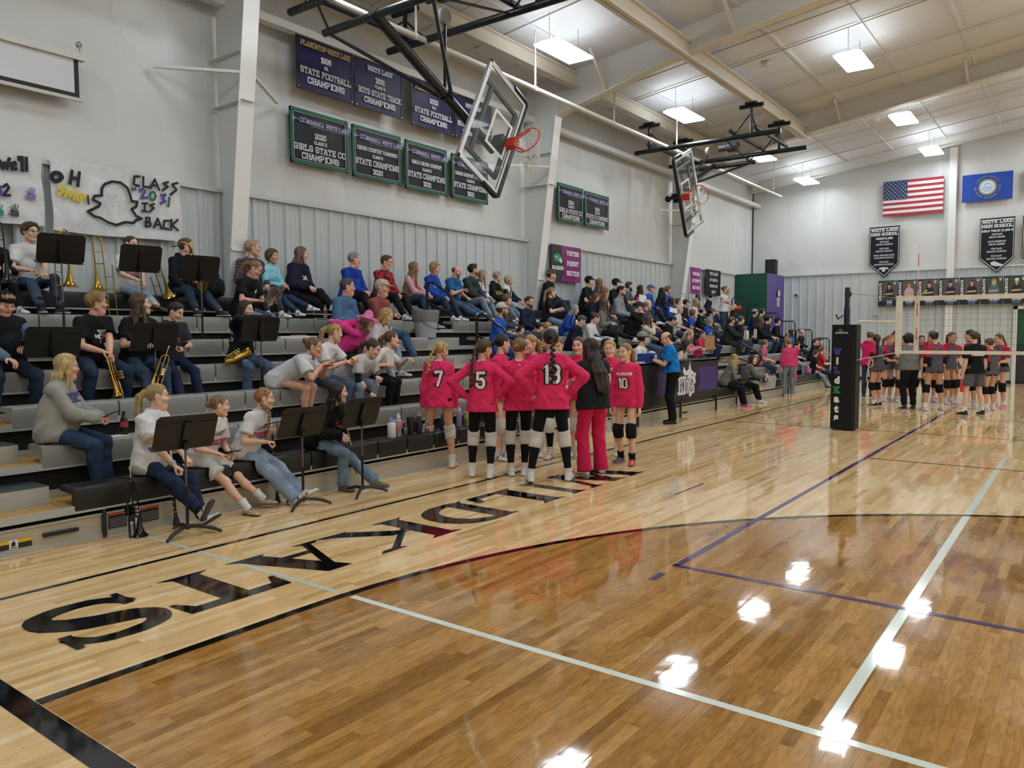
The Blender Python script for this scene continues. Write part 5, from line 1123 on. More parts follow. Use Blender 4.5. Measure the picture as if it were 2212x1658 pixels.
P_['a14'] = seated(1074, 597, 7, 'person in black hoodie with yellow print and short grey hair', yaw=-80, shirt='#131418', sleeve='long', hood=True, hc='grey', head=(52, 0), pants='#5d7590', wr=((.36, .04, .2), (.34, .06, .2)), skin='red', prints=[('chest', .2, 0, text2('GOLD', .08), '#b8a42a', 0)], lod=1)
P_['a15'] = seated(1099, 605, 7, 'person in white fleece vest with feathered blonde bob', yaw=-78, shirt='#1f2634', sleeve='long', vest=('#d4cfc2', 'none', 'open_vest'), hair='bob', hc='#a39377', head=(46, 0), pants='#15161c', pk='cloth', wr=((.44, .04, .2), (.4, .04, .2)), skin='red', lod=1)
# ------------------------------------------------------------------ middle bank
P_['d1'] = seated(1085, 669, 4, 'person in blue sweatshirt with white backed mesh cap and folded arms', yaw=-70, shirt='#2456bd', sleeve='long', cap='cap', capc='#bdbdb6', hc='#5a4434', beard='#6a5040', head=(36, 4), arms='cross', pants='#22428a', skin='tan', lod=1)
P_['d2'] = seated(1095, 647, 5, 'person in grey jacket with short reddish hair behind blue sweatshirt', yaw=-74, shirt='#44474c', sleeve='long', hc='#6e4c34', head=(56, 6), pants='#4a5766', skin='red', lod=1, hair='buzz')
P_['d3'] = seated(1143, 652, 5, 'person in navy jacket with brown beard and glasses looking back', yaw=-86, shirt='#1b2138', sleeve='long', collar=True, hc='brown', beard='brown', glasses='#444444', head=(-8, 6), pants='#5a6f88', g=1.12, lod=1, prints=[('chest', .14, .09, [[(.02*math.cos(a), .02*math.sin(a)) for a in np.linspace(0, 2*pi, 10, endpoint=False)]], '#3fae8c', 0)])
P_['d4'] = seated(1126, 711, 4, 'small child in grey tee with dark hair beside the aisle', smin=.56, smax=.7, shirt='#54585c', hc='dark', head=(46, 4), lod=1)
P_['d5'] = seated(1165, 706, 4, 'small child with black hair seen from behind the huddle', smin=.58, smax=.72, shirt='#3a3d44', hc='black', hair='mop', head=(60, 10), lod=1)
P_['d6'] = seated(1178, 705, 4, 'small blond child next to the open program', smin=.56, smax=.7, shirt='#6d6a64', hc='light', hair='mop', head=(70, 14), dx=.06, lod=1)
P_['d7'] = seated(1191, 594, 7, 'person in black jacket and camouflage cap with grey beard under purple banner', yaw=-76, shirt='#15161a', sleeve='long', collar=True, cap='cap', capc='#5d5e48', hc='brown', beard='grey', head=(30, 2), pants='#2a3850', g=1.2, skin='red', lod=1)
P_['d8'] = seated(1192, 631, 6, 'person in black tee with long light ponytail below the bearded person', yaw=-66, shirt='#141416', hair='pony:.42', hc='#8f7452', head=(24, 4), pants='#6a8098', wr=((.3, .04, .36), (.3, .04, .34)), smin=.8, lod=1)
F2 = dict(lod=2)
def row_people(lst, lod=2):
    for k, px, py, row, lb, kw in lst: P_[k] = seated(px, py, row, lb, **{**dict(lod=lod, yaw=-80, sleeve='long'), **kw})
row_people([
 ('e1', 1242, 668, 5, 'person in royal blue pullover with long grey hair leaning forward', dict(shirt='#1a3d9e', hair='long:.4', hc='grey', head=(30, 18), lean=26, pants='#5d7390', g=1.1)),
 ('e2', 1256, 692, 4, 'person in navy sweater with short dark grey hair looking down', dict(shirt='#12182c', hair='short', hc='greydark', head=(30, 34), lean=20, pants='#1a1d28', pk='cloth', g=1.2)),
 ('e3', 1286, 687, 4, 'person in white sweatshirt reading a paper', dict(shirt='#d4d5d3', hair='bun:.2', hc='#4a3324', head=(24, 28), lean=14, pants='#24344f', wr=((.4, .04, .24), (.38, .04, .24)), prints=[('chest', .2, 0, text2('LAKE', .06), '#55607a', 0)])),
 ('e4', 1273, 607, 7, 'person in black printed tee and black cap with full beard', dict(shirt='#121316', sleeve='short', cap='cap', capc='#141414', hc='dark', beard='dark', glasses='#333333', head=(44, 0), g=1.35, pants='#23252c', pk='cloth', prints=[('chest', .22, .02, text2('LIONS', .07), '#8fb4b0', 0)])),
 ('e5', 1295, 612, 7, 'person with long light brown hair beside the black capped person', dict(shirt='#3f4248', hair='wavy:.36', hc='#7d5c40', head=(52, 2), skin='red')),
 ('e6', 1287, 642, 6, 'person in navy sweatshirt with brown hair looking down at lap', dict(shirt='#161a30', hair='long:.26', hc='#5a3c2a', head=(18, 26), pants='#20242f', skin='red')),
 ('e7', 1306, 632, 6, 'person with wavy brown hair looking down beside navy sweatshirt', dict(shirt='#2a2c32', hair='wavy:.26', hc='#7c5a3c', head=(28, 22), skin='red')),
 ('e8', 1308, 656, 5, 'person in grey cardigan and black leggings with white shoe crossed out', dict(shirt='#77726c', hair='long:.4', hc='#5c4634', head=(46, 2), pants='#131317', pk='cloth', leg='skinny', wr=((.26, -.04, .3), (.26, -.02, .3)), feet=((.95, .08, -.1), (.42, -.1, -.37)), shoe='#d9dad8', lod=1)),
 ('e9', 1331, 612, 7, 'person in black shirt and black cap against the steel wall', dict(shirt='#151518', cap='cap', capc='#141414', hc='dark', head=(54, 2), pants='#23252c', pk='cloth')),
 ('e10', 1342, 629, 6, 'person in light grey quarter zip with thick dark beard', dict(shirt='#8b8e8f', collar=True, hc='black', beard='black', head=(8, 4), pants='#2a2c33', pk='cloth', g=1.22, skin='red')),
 ('e11', 1359, 618, 7, 'person in grey polo with dark beard holding a program', dict(shirt='#505256', sleeve='short', collar=True, hc='brown', beard='brown', head=(40, 4), pants='#49607d', wr=((.4, .02, .34), (.36, .02, .34)), g=1.1)),
 ('e12', 1384, 624, 7, 'person in bright pink top with long dark hair', dict(shirt='#c4416f', hair='long:.34', hc='#33221b', head=(40, 0), vest=('#2a2a30', 'none', 'vest'), skin='red')),
 ('e13', 1406, 624, 7, 'person in blue pullover and blue and grey cap', dict(shirt='#2250a8', cap='cap', capc='#44588a', hc='grey', head=(36, 4), glasses='#777777', skin='red')),
 ('e14', 1430, 629, 7, 'person in black coat with long black hair turned away', dict(shirt='#15161c', hair='long:.3', hc='black', head=(70, 4), lean=14)),
 ('e15', 1443, 626, 7, 'person in blue jacket with light brown hair and glasses', dict(shirt='#2348a0', hc='#7d5a3e', head=(50, 0), glasses='#777777', skin='red')),
 ('e16', 1438, 649, 6, 'person in royal blue hoodie with dark hair by the handrail', dict(shirt='#1f49a8', hood=True, hair='long:.3', hc='#2d211b', head=(50, 4), X=20.2, prints=[('chest', .17, 0, text2('VB', .09), '#c9cfda', 0)])),
 ('e17', 1399, 657, 5, 'balding person in grey shirt above the curly haired person', dict(shirt='#4b4c50', hair='bald', hc='grey', head=(44, 4), skin='red', sleeve='short')),
 ('e18', 1380, 663, 5, 'person in black coat and dark flat cap resting chin on hand', dict(shirt='#141416', cap='beanie', capc='#2e3034', hc='greydark', head=(36, 22), lean=18, arms='chin', pants='#17181c', pk='cloth', g=1.3, skin='red')),
 ('e19', 1402, 689, 4, 'person in cream and black jacket with long curly brown hair', dict(shirt='#cbc2ae', hair='wavy:.34', hc='#5c4632', head=(42, 2), pants='#3c5474', arms='chin', skin='red')),
 ('e20', 1453, 692, 4, 'person in black hoodie looking down with dark hair tied back', dict(shirt='#131318', hood=True, hair='bun:.3', hc='black', head=(26, 32), lean=16, skin='red')),
 ('e21', 1468, 668, 5, 'grey haired person in white polo shirt', dict(shirt='#c9c8c2', sleeve='short', collar=True, hc='white', head=(36, 4), pants='#35486a', skin='red')),
 ('e22', 1464, 652, 6, 'person with short brown hair right of the aisle rail', dict(shirt='#26282e', hc='#5a4230', head=(44, 2), skin='red')),
 ('e25', 1478, 654, 6, 'person in dark cap beside short brown hair in sixth row', dict(shirt='#23252a', cap='cap', capc='#3c3a30', hc='brown', head=(50, 4), dx=.12)),
 ('e23', 1389, 729, 2, 'person in white volleyball tee and grey cap at the scorer table', dict(shirt='#d8d6d6', sleeve='short', cap='cap', capc='#8a8a8e', hc='dark', head=(60, 4), pants='#25272f', prints=vball('TOGETHER', .2), lod=1)),
 ('e24', 1311, 745, 2, 'person in black jacket with black hair partly behind the huddle', dict(shirt='#1a1b1f', hair='long:.2', hc='black', head=(60, 18), lean=22, lod=1)),
 ('g1', 1504, 652, 6, 'person in white tee with long light blonde hair in upper row', dict(shirt='#d9d8d6', sleeve='short', hair='long:.36', hc='#a58a62', head=(44, 2))),
 ('g2', 1508, 641, 7, 'person with brown hair behind the white tee in upper row', dict(shirt='#1c1d22', hair='long:.16', hc='#5b4634', head=(50, 6))),
 ('g3', 1537, 642, 7, 'person in navy hoodie looking down beneath the black sign', dict(shirt='#171d34', hood=True, hair='bun:.3', hc='black', head=(46, 30), lean=18, g=1.15)),
 ('g5', 1586, 657, 6, 'small blond child in light blue at the top right of the stand', dict(shirt='#6f9cc8', hair='mop', hc='#c2a878', head=(60, 4), smin=.66, smax=.8)),
 ('g6', 1497, 676, 5, 'person in blue tee with curly reddish brown hair', dict(shirt='#2455b0', sleeve='short', hair='curly', hc='#7a4f32', head=(40, 2), skin='red')),
 ('g7', 1517, 672, 5, 'person in black hoodie and pale cap by the handrail', dict(shirt='#15161a', hood=True, cap='cap', capc='#8d8f86', hc='dark', head=(46, 6))),
 ('g8', 1539, 674, 5, 'person in dark jacket and faded camouflage cap', dict(shirt='#3a3a36', cap='cap', capc='#6a6a4c', hc='brown', head=(36, 6))),
 ('g9', 1533, 693, 4, 'person in royal blue tee with grey bob and purple trousers', dict(shirt='#1f4cb0', hair='bob', hc='grey', head=(40, 4), pants='#262c54', pk='cloth', wr=((.3, .02, .22), (.3, .04, .22)), g=1.15, shoe='#3a3d48', skin='red', prints=[('chest', .18, 0, text2('LAKE', .06), '#c9cfda', 0)], lod=1)),
 ('g10', 1584, 676, 5, 'person in black with dark hair and red lips behind camouflage cap', dict(shirt='#131316', hair='long:.2', hc='#33241f', head=(56, 0))),
 ('g11', 1580, 693, 4, 'person in dark hoodie and camouflage cap holding popcorn bag', dict(shirt='#2a2d2c', hood=True, cap='cap', capc='#6a6a4c', hc='brown', beard='brown', head=(46, 4), wr=((.5, .02, .26), (.46, .04, .26)), hands='grip', pants='#2b3038', g=1.12, lod=1)),
 ('g12', 1601, 691, 4, 'person in black with brown updo beside popcorn bag', dict(shirt='#131316', hair='bun:.2', hc='#5c4230', head=(44, 14), wr=((.46, .02, .26), (.42, .04, .26)))),
 ('g13', 1631, 675, 5, 'person in navy jacket and pale teal cap near the guard rails', dict(shirt='#1a2136', cap='cap', capc='#7f9a9c', hc='brown', head=(48, 4))),
 ('g14', 1643, 673, 5, 'person in dark camouflage cap at the end of fifth row', dict(shirt='#2a2c2e', cap='cap', capc='#4a4b40', hc='dark', head=(50, 4), dx=.15)),
 ('g15', 1643, 693, 4, 'person in black jacket with long brown hair clasping hands', dict(shirt='#181a20', hair='wavy:.26', hc='#5a4434', head=(44, 0), wr=((.48, .03, .24), (.44, .03, .24)), pants='#4b6480', lod=1)),
 ('g16', 1655, 689, 4, 'person in dark cap behind long brown hair and black jacket', dict(shirt='#1d2026', cap='cap', capc='#3a3d34', hc='dark', head=(50, 4), dx=.2)),
 ('g17', 1680, 694, 4, 'person in black jacket and black cap near the guard rails', dict(shirt='#15161b', cap='cap', capc='#17181a', hc='dark', head=(40, 4), pants='#263a5a', g=1.2)),
 ('g18', 1730, 718, 3, 'white haired person in black and white jacket at the stand end', dict(shirt='#25262a', vest=('#17181b', 'none', 'vest'), hair='buzz', hc='white', head=(20, 4), skin='red', X=26.75)),
 ('g19', 1710, 718, 3, 'person in blue tee with dark hair near the stand end', dict(shirt='#2a5cc0', sleeve='short', hair='long:.2', hc='dark', head=(30, 4))),
 ('g20', 1703, 724, 3, 'child with light brown hair beside blue tee', dict(shirt='#76706a', hair='long:.2', hc='#8a6a48', head=(60, 6), smin=.72, dx=-.1)),
 ('g21', 1762, 737, 2, 'person in dark hoodie looking down beside the guard rail', dict(shirt='#181c28', hood=True, hair='bun:.3', hc='#4a3628', head=(20, 8))),
 ('g22', 1491, 720, 3, 'blonde person in grey vest with pink sleeves at the table', dict(shirt='#d98494', vest=('#5c5e62', 'none', 'vest'), hair='pony:.24', hc='#b09a78', head=(50, 10), lean=26, wr=((.55, .04, .3), (.5, .04, .34)), skin='red', lod=1)),
 ('g23', 1517, 722, 3, 'person in magenta tee writing on a clipboard', dict(shirt='#c22a58', sleeve='short', hair='bun:.2', hc='#3e2a20', head=(-6, 8), wr=((.42, .02, .36), (.36, .1, .32)), lod=1, skin='red')),
 ('g24', 1483, 745, 2, 'person in pale patterned sweater with dark hair looking down at table', dict(shirt='#c9b4ae', hair='long:.26', hc='#2a1d18', head=(10, 24), lean=18, lod=1)),
 ('g25', 1586, 774, 1, 'blonde person in grey sweatshirt with bright pink sneakers', dict(yaw=-62, shirt='#6f6d6a', hair='long:.38', hc='#a8895a', head=(60, 14), lean=22, pants='#121215', pk='cloth', leg='wide', shoe='#c8508f', sole='#c8508f', wr=((.44, .04, .3), (.42, .04, .28)), g=1.12, lod=1)),
 ('g26', 1626, 776, 1, 'person in grey cardigan with long dark hair and white sneakers', dict(yaw=-58, shirt='#7e3a44', vest=('#67645f', 'long', 'cardigan'), hair='long:.46', hc='#3a281e', head=(-26, 4), lean=30, pants='#131316', pk='cloth', wr=((.66, .05, .2), (.6, .1, .22)), shoe='#d8d8d6', lod=1)),
 ('g27', 1653, 741, 2, 'child in dusty pink tee with curly puff of hair', dict(shirt='#b0607a', sleeve='short', hair='bun:.2', hc='#8a5f3c', head=(60, 4), smin=.7, pants='#2c405c', lod=1)),
 ('g29', 1723, 743, 2, 'child in red top with white hair bow', dict(shirt='#b02c4c', sleeve='short', hair='pony:.2', hc='#33241c', head=(40, 4), smin=.68, pants='#8da2b5', lod=1)),
 ('g30', 1762, 762, 1, 'child in black tee and light ripped jeans near the wrapped post', dict(yaw=-64, shirt='#15161a', sleeve='short', hair='pony:.3', hc='#4a3626', head=(44, -4), smin=.74, pants='#8297a8', shoe='#1c1c1e', sole='#dcdcdc', lod=1)),
 ('g31', 1769, 755, 1, 'child in red tee holding a paper near the wrapped post', dict(yaw=-60, shirt='#b02a2e', sleeve='short', hair='pony:.2', hc='#6a4a30', head=(40, 0), smin=.74, dx=.35, wr=((.4, .04, .3), (.36, .04, .3)))),
 ('g32', 1802, 737, 2, 'person reaching out an arm from behind the wrapped post', dict(shirt='#1a1b20', sleeve='short', hc='brown', head=(-40, 4), X=26.85, wr=((.3, .1, .2), (.5, -.1, .22)))),
])
PG4 = atY(1564, 626, 9.12)
P_['g4'] = standing(1564, 700, 626, 'standing person in white tee shouting through cupped hand with red megaphone', P=(PG4[0], 9.12, dZ(5)), z0=dZ(5), yaw=-96, shirt='#d8d6d5', hair='bun:.2', hc='#6b4a34', head=(14, 0), pants='#33475f', wr=((.26, .06, 1.0), (.15, .02, 1.5)), hands=('grip', 'flat'), prints=vball('TOGETHER', .2), lod=1, leg='straight')
# ------------------------------------------------------------------ home team huddle

def player(fx_, fy_, hy, label, num=None, yaw=35, side='back', head=(0, 6), hair='pony:.3', hc='brown', bare=True, pads='#cfccc5', arms='down', sock=('#dcdad6', .1), **k):
    pr = number(num, side) if num else []
    if side == 'chest' and num: pr = number(num, 'chest', .25, .15)+[('chest', .12, 0, text2('WILDKATS', .036), '#e8e6e2', 1)]
    pr = list(pr)
    d = dict(yaw=yaw, kind='jersey', shirt=JER, sleeve='long', loose=.012, hem=.07, head=head, hair=hair, hc=hc, pants='#0f0f11', pk='cloth', leg='spandex' if bare else 'tight', pads=pads, socks=sock, arms=arms, prints=pr, shoe='#d8d6d2', sole='#d0cec8', accent='#4a4a4c', skin='tan', g=.93, hem_=0)
    d.pop('hem_'); d.update(k); return standing(fx_, fy_, hy, label, **d)
P_['h7'] = player(950, 1009, 757, 'player in pink jersey number 7 with blonde braid seen from behind', '7', 40, head=(-48, 14), hair='braid:.34', hc='#b3935c', feet=((.02, .2, .075), (-.04, -.16, .075)))
P_['h5'] = player(1042, 1031, 754, 'player in pink jersey number 5 with long dark braid and hands on hips', '5', 30, head=(-42, 6), hair='braid:.46', hc='#4b3526', bare=False, arms='hips', sock=('#dedcd8', .1), feet=((.04, .13, .075), (-.04, -.1, .075)))
P_['h13'] = player(1191, 1040, 734, 'tallest player in pink jersey number 13 with black braid and hands on hips', '13', 36, head=(4, 4), hair='braid:.46', hc='#251912', bare=False, arms='hips', sock=('#d3cfc6', .07), feet=((-.02, .24, .075), (.06, -.2, .075)))
P_['hb'] = player(1122, 1027, 752, 'player in pink jersey with low brown bun between numbers 5 and 13', None, 42, head=(-30, 8), hair='bun:.3', hc='#7d5a36', bare=False, sock=('#d3cfc6', .085), arms='front', feet=((.0, .1, .075), (.0, -.06, .075)))
P_['hd'] = player(1078, 992, 741, 'smiling player with slick dark hair standing behind number 5', None, -70, head=(46, 4), hair='pony:.2', hc='#2a1c16', arms='chest', skin='fair')
P_['he'] = player(1150, 985, 742, 'player with reddish blond hair facing left behind number 13', None, -150, head=(-40, 8), hair='pony:.2', hc='#a67c50', arms='fold', skin='fair')
P_['hf'] = player(1204, 990, 746, 'player facing forward covering her smile with her hand beside number 13', None, -152, head=(0, 12), hair='bun:.2', hc='#7b5a3e', bare=False, wr=((.1, .16, 1.02), (.16, .03, 1.4)), hands=('relax', 'grip'), prints=[('chest', .26, 0, text2('11', .0001), '#e8e6e2', 1)], skin='fair', pads='#dcdcd8')
P_['hg'] = player(1252, 985, 746, 'player in pink jersey mostly hidden by the black hoodie', None, -160, head=(-10, 4), hair='pony:.2', hc='#5a3e2c', skin='fair', prints=[('chest', .15, 0, text2('WILDKATS', .036), '#e8e6e2', 1)])
P_['hk'] = standing(1281, 1023, 752, 'person in black hoodie and hot pink cargo trousers with long dark hair', yaw=62, kind='hoodie', shirt='#1c2022', sleeve='long', hood=True, loose=.03, g=1.08, hem=.06, hair='long:.52', hc='#33231a', head=(12, 8), pants='#cc1f50', pk='cloth', leg='cargo', arms='fold', shoe='#d6d4d0', feet=((0, .12, .075), (.02, -.12, .075)))
P_['h11'] = player(1318, 982, 752, 'player in pink jersey number 11 facing the camera with blonde hair', '11', -166, 'chest', head=(6, 6), hair='pony:.2', hc='#ad8a58', skin='fair', arms='down')
P_['h10'] = player(1353, 1001, 760, 'player in pink jersey number 10 with black knee pads and bright shoes', '10', 186, 'chest', head=(-16, 2), hair='pony:.22', hc='#8d6a44', pads='#131315', sock=('#151517', .09), shoe=('#c8502e', '#2d5b62'), sole='#a03a8a', skin='fair', feet=((.05, .1, .075), (-.06, -.1, .075)), smax=1)if False else player(1353, 1001, 760, 'player in pink jersey number 10 with black knee pads and bright shoes', '10', 186, 'chest', head=(-16, 2), hair='pony:.22', hc='#8d6a44', pads='#131315', sock=('#151517', .09), shoe=('#c8502e', '#2d5b62'), sole='#a03a8a', skin='fair', feet=((.05, .1, .075), (-.06, -.1, .075)))
P_['rf'] = standing(1452, 914, 731, 'official in bright blue polo and black trousers looking down', yaw=118, shirt='#0f74bd', collar=True, hair='bald', hc='#4a3a30', head=(12, 26), lean=6, roll=0, pants='#0e0e10', pk='cloth', leg='wide', wr=((.37, .04, 1.17), (.36, .03, 1.19)), hands='grip', shoe='#111111', sole='#111111', g=1.15, skin='red', hem=-.06, loose=.02)
P_['gs'] = standing(1703, 856, 740, 'child in hot pink sweater and grey jeans standing with back turned', yaw=38, shirt='#cc3f6c', sleeve='long', hair='bun:.3', hc='#8f5f38', pants='#6f7f88', leg='flare', shoe='#b9a68c', arms='down', lod=1, hem=.0, loose=.018)
# ------------------------------------------------------------------ visiting team beyond the net
VJ = '#55525a'
def visitor(fx_, fy_, hy, label, yaw, head=(0, 8), hair='pony:.28', hc='brown', **k):
    d = dict(yaw=yaw, kind='jersey', shirt=VJ, raglan='#b01f42', sleeve='short', head=head, hair=hair, hc=hc, pants='#0f0f11', pk='cloth', leg='spandex', pads='#111113', socks=('#dcdad6', .09), shoe='#d0c9cc', accent='#c8407a', skin='tan', lod=1, hem=.05)
    d.update(k); return standing(fx_, fy_, hy, label, **d)
RED = '#b01f42'
P_['n1'] = standing(1874, 858, 727, 'person in magenta hoodie and jeans beside the wrapped post', yaw=-10, shirt='#cf2668', sleeve='long', hood=True, hair='bun:.2', hc='#6a4a34', head=(-20, 18), pants='#2b3d58', shoe='#1c1c1e', arms='fold', lod=1, hem=.05)
P_['n2'] = visitor(1893, 877, 733, 'player in grey jersey with dark ponytail and black sneakers', 70, hair='pony:.4', hc='#2d1f1a', head=(-50, 6), undersleeve='#121214', arms='hips', shoe='#161618', vest=(RED, 'short', 'raglan_sleeves') if False else None)
P_['n3'] = visitor(1914, 866, 734, 'player in red jersey facing camera behind dark ponytail', -120, head=(10, 8), hc='#8a5a3c', arms='front')
P_['n4'] = visitor(1929, 862, 724, 'player farthest left at the back of the visiting huddle', -140, shirt='#6a3848', hc='#5a3c2c', arms='front')
P_['n5'] = visitor(1949, 868, 734, 'player in red and grey jersey right of the left net sleeve', -160, hc='#4a3124', arms='fold')
P_['n6'] = standing(1962, 885, 732, 'person in grey sweatshirt and black trousers seen from behind through the net', yaw=42, shirt='#6f6e6c', sleeve='long', hair='bob', hc='black', head=(0, 12), pants='#0f0f12', pk='cloth', shoe='#121212', sole='#cbbd9c', arms='front', g=1.28, lod=1, hem=.0)
P_['n7'] = visitor(1985, 866, 734, 'player in red jersey right of the inner net sleeve', -155, hc='#4a3124')
P_['n8'] = visitor(2008, 860, 724, 'player with pulled back hair at the far back of visiting huddle', -150, shirt='#4a4850', hc='#6b4a34')
P_['n9'] = visitor(2006, 868, 737, 'player with bowed head in front of the farthest back player', -150, hc='#8f6844', head=(0, 26), dx=0) if False else visitor(2006, 868, 737, 'player with bowed head in front of the farthest back player', -150, hc='#8f6844', head=(0, 26))
P_['n10'] = visitor(2016, 886, 729, 'player in grey jersey number 33 with black arm sleeves seen from behind', 44, hair='bun:.2', hc='#3a2419', undersleeve='#121214', head=(0, 10), g=1.08, arms='down', shoe='#d8ccd2', feet=((0, .2, .075), (0, -.2, .075)), prints=[('back', .14, 0, text2('33', .17, .018, 1.5, .8, False), '#b02a58', 0), ('back', .14, 0, text2('33', .17, .018, .8, .8, False), '#4a4850', 1)])
P_['n11'] = visitor(2054, 868, 732, 'player in red jersey right of number 33', -170, hc='#33231a', head=(0, 12), arms='front')
P_['n12'] = visitor(2096, 882, 724, 'player in red jersey with black hair and pink tie beside black tee', 60, hair='pony:.3', hc='#17100e', head=(20, 6), pants='#0f0f11')
P_['n13'] = standing(2102, 896, 728, 'person in black tee and grey shorts holding red water bottle', yaw=46, shirt='#0f0f10', hair='buzz', hc='#4a3626', head=(0, 6), pants='#55565a', pk='cloth', leg='shorts', shoe='#141416', sole='#1a1a1a', socks=('#dcdad6', .1), arms='down', lod=1, hem=.04, loose=.02, feet=((.0, .2, .075), (0, -.2, .075)), prints=[('back', .17, 0, text2('MERCH', .07, .018, 1.3, .9), '#dddddd', 0)], hands='grip')
P_['n14'] = visitor(2138, 886, 742, 'short player in grey jersey between black tee and braided player', 60, hair='short', hc='#5c4230', head=(-10, 14))
P_['n15'] = visitor(2157, 880, 732, 'player in red sleeved jersey with long brown braid at far right', 150, hair='braid:.5', hc='#5a3f2c', head=(-10, 10), arms='front', shoe='#e05a6a')
P_['n16'] = visitor(2047, 872, 728, 'player behind number 33 with brown hair leaning in', -120, hc='#5a4030', head=(-20, 14))
# ------------------------------------------------------------------ hoops folded up under the roof
HB = M('#121419', .32); ALU = M('#b9bab8', .3, .6); ORG = M('#c5402a', .4); NETW = M('#d9d7cf', .8)
def hoop(label, ctr, tdeg, sgn, ax_d, beams):
    ctr = np.array(ctr, float); t = math.radians(tdeg); v = np.array([-sgn*math.cos(t), 0, math.sin(t)]); u = np.array([math.sin(t), 0, sgn*math.cos(t)]); n = np.array([0, -1., 0])
    # v: the board's own up direction, u: its long edge, n: its playing side
    axis = ctr-(-v)*ax_d; R = thing('basketball_hoop', label, 'basketball hoop', (axis[0], 8.0, 6.1))
    p = lambda a, b, c=0.: ctr+u*a+v*b+n*c
    def strip(a0, b0, a1, b1, wd, c, th): 
        mb = MB(); mb.obox((p(a0, b0, c)+p(a1, b1, c))/2, (p(a1, b1)-p(a0, b0), np.cross(n, p(a1, b1)-p(a0, b0)), n), (np.linalg.norm(p(a1, b1)-p(a0, b0))/2+wd/2, wd/2, th/2)); return mb
    gl = MB(); gl.prism([(-.9, -.52), (.9, -.52), (.9, .52), (-.9, .52)], ctr, u, v, n, .01); g_ = gl.build('backboard_glass', glass_mat('#9fb0ab', .09), R)
    fr = MB()
    for a0, b0, a1, b1 in ((-.9, .52, .9, .52), (-.9, -.52, .9, -.52), (-.9, -.52, -.9, .52), (.9, -.52, .9, .52)): q = strip(a0, b0, a1, b1, .045, -.01, .06); fr.add(q.v, q.f)
    fr.build('backboard_frame', ALU, R)
    tg = MB(); kk = [0]
    for a0, b0, a1, b1 in ((-.3, .08, .3, .08), (-.3, -.37, .3, -.37), (-.3, -.37, -.3, .08), (.3, -.37, .3, .08)): q = strip(a0, b0, a1, b1, .05, .012+.0006*len(tg.f)/6, .003); tg.add(q.v, q.f)
    for a0, b0, a1, b1 in ((-.86, .485, .86, .485), (-.86, -.485, .86, -.485), (-.86, -.485, -.86, .485), (.86, -.485, .86, .485)): q = strip(a0, b0, a1, b1, .03, .012+.0006*len(tg.f)/6, .003); tg.add(q.v, q.f)
    tg.build('target_square', M('#e6e6e3', .5), g_)
    pd = MB(); pd.tube([p(-.93, -.14), p(-.93, -.5), p(-.9, -.555), p(.9, -.555), p(.93, -.5), p(.93, -.14)], .047, 8); pd.build('edge_padding', M('#0c0d10', .4), R, True)
    rc = p(0, -.385, .41); ring = MB(); ring.tube([rc+.229*(math.cos(a)*u+math.sin(a)*n) for a in np.linspace(0, 2*pi, 28, endpoint=False)], .011, 8, True)
    ring.obox(p(0, -.4, .1), (u, v, n), (.08, .055, .1)); ring.bar(p(.06, -.4, .15), rc+.2*u, .012, .03); ring.bar(p(-.06, -.4, .15), rc-.2*u, .012, .03); rm = ring.build('rim', ORG, R, 40)
    nt = MB(); dn = nrm(-v*.55+np.array([0, 0, -.75])); NS = 12
    def ringpt(k, j):
        f = j/5.; rad = .222*(1-f)+.115*f; rad *= 1+(.06 if j == 5 else 0); a = 2*pi*(k+.5*(j % 2))/NS; drop = .42*f
        q = rc+rad*(math.cos(a)*u+math.sin(a)*n); return q+dn*drop+np.array([0, 0, -.05*f*f])
    for j in range(5):
        for k in range(NS):
            nt.bar(ringpt(k, j), ringpt(k, j+1), .009, .009); nt.bar(ringpt(k, j), ringpt(k-1 if j % 2 == 0 else k+1, j+1), .009, .009)
    nt.build('net', NETW, rm)
    yb = ctr[1]+.34; m0 = np.array([axis[0], yb, axis[2]]); m1 = ctr-v*.47; m1[1] = yb
    mb = MB(); mb.tube([m0+v*.05, m1], .078, 14); mb.build('mast', HB, R, True)
    mb = MB()
    for b in (-.42, .28):
        mb.bar(p(0, b, -.05), np.array([p(0, b)[0], yb, p(0, b)[2]]), .08, .06); mb.bar(p(-.62, b, -.05), p(.62, b, -.05), .07, .05, (0, 1, 0))
    for a in (-.62, .62): mb.bar(p(a, -.45, -.06), p(a, .45, -.06), .06, .05, (0, 1, 0))
    mb.obox(p(0, -.36, -.12), (u, v, n), (.11, .1, .1)); mb.build('board_bracket', HB, R)
    c0, c1 = np.array([axis[0], yb-1.15, axis[2]-.02]), np.array([axis[0], yb+1.05, axis[2]-.02]); mb = MB(); mb.tube([c0, c1], .055, 10); mb.build('pivot_bar', HB, R, True)
    mid_ = m0+(m1-m0)*.62
    for c in (c0, c1): mb = MB(); mb.tube([c*.94+c0*.03+c1*.03, mid_], .03, 8); mb.build('brace', HB, R, True)
    xs, ya, yb2, zf = beams
    for x in xs: mb = MB(); mb.tube([(x, ya, zf), (x, yb2, zf)], .058, 10); mb.build('frame_beam', HB, R, True)
    for y in (6.4, 7.0, 9.15): mb = MB(); mb.tube([(xs[0]-.15, y, zf+.13), (xs[1]+.15, y, zf+.13)], .048, 10); mb.build('cross_beam', HB, R, True)
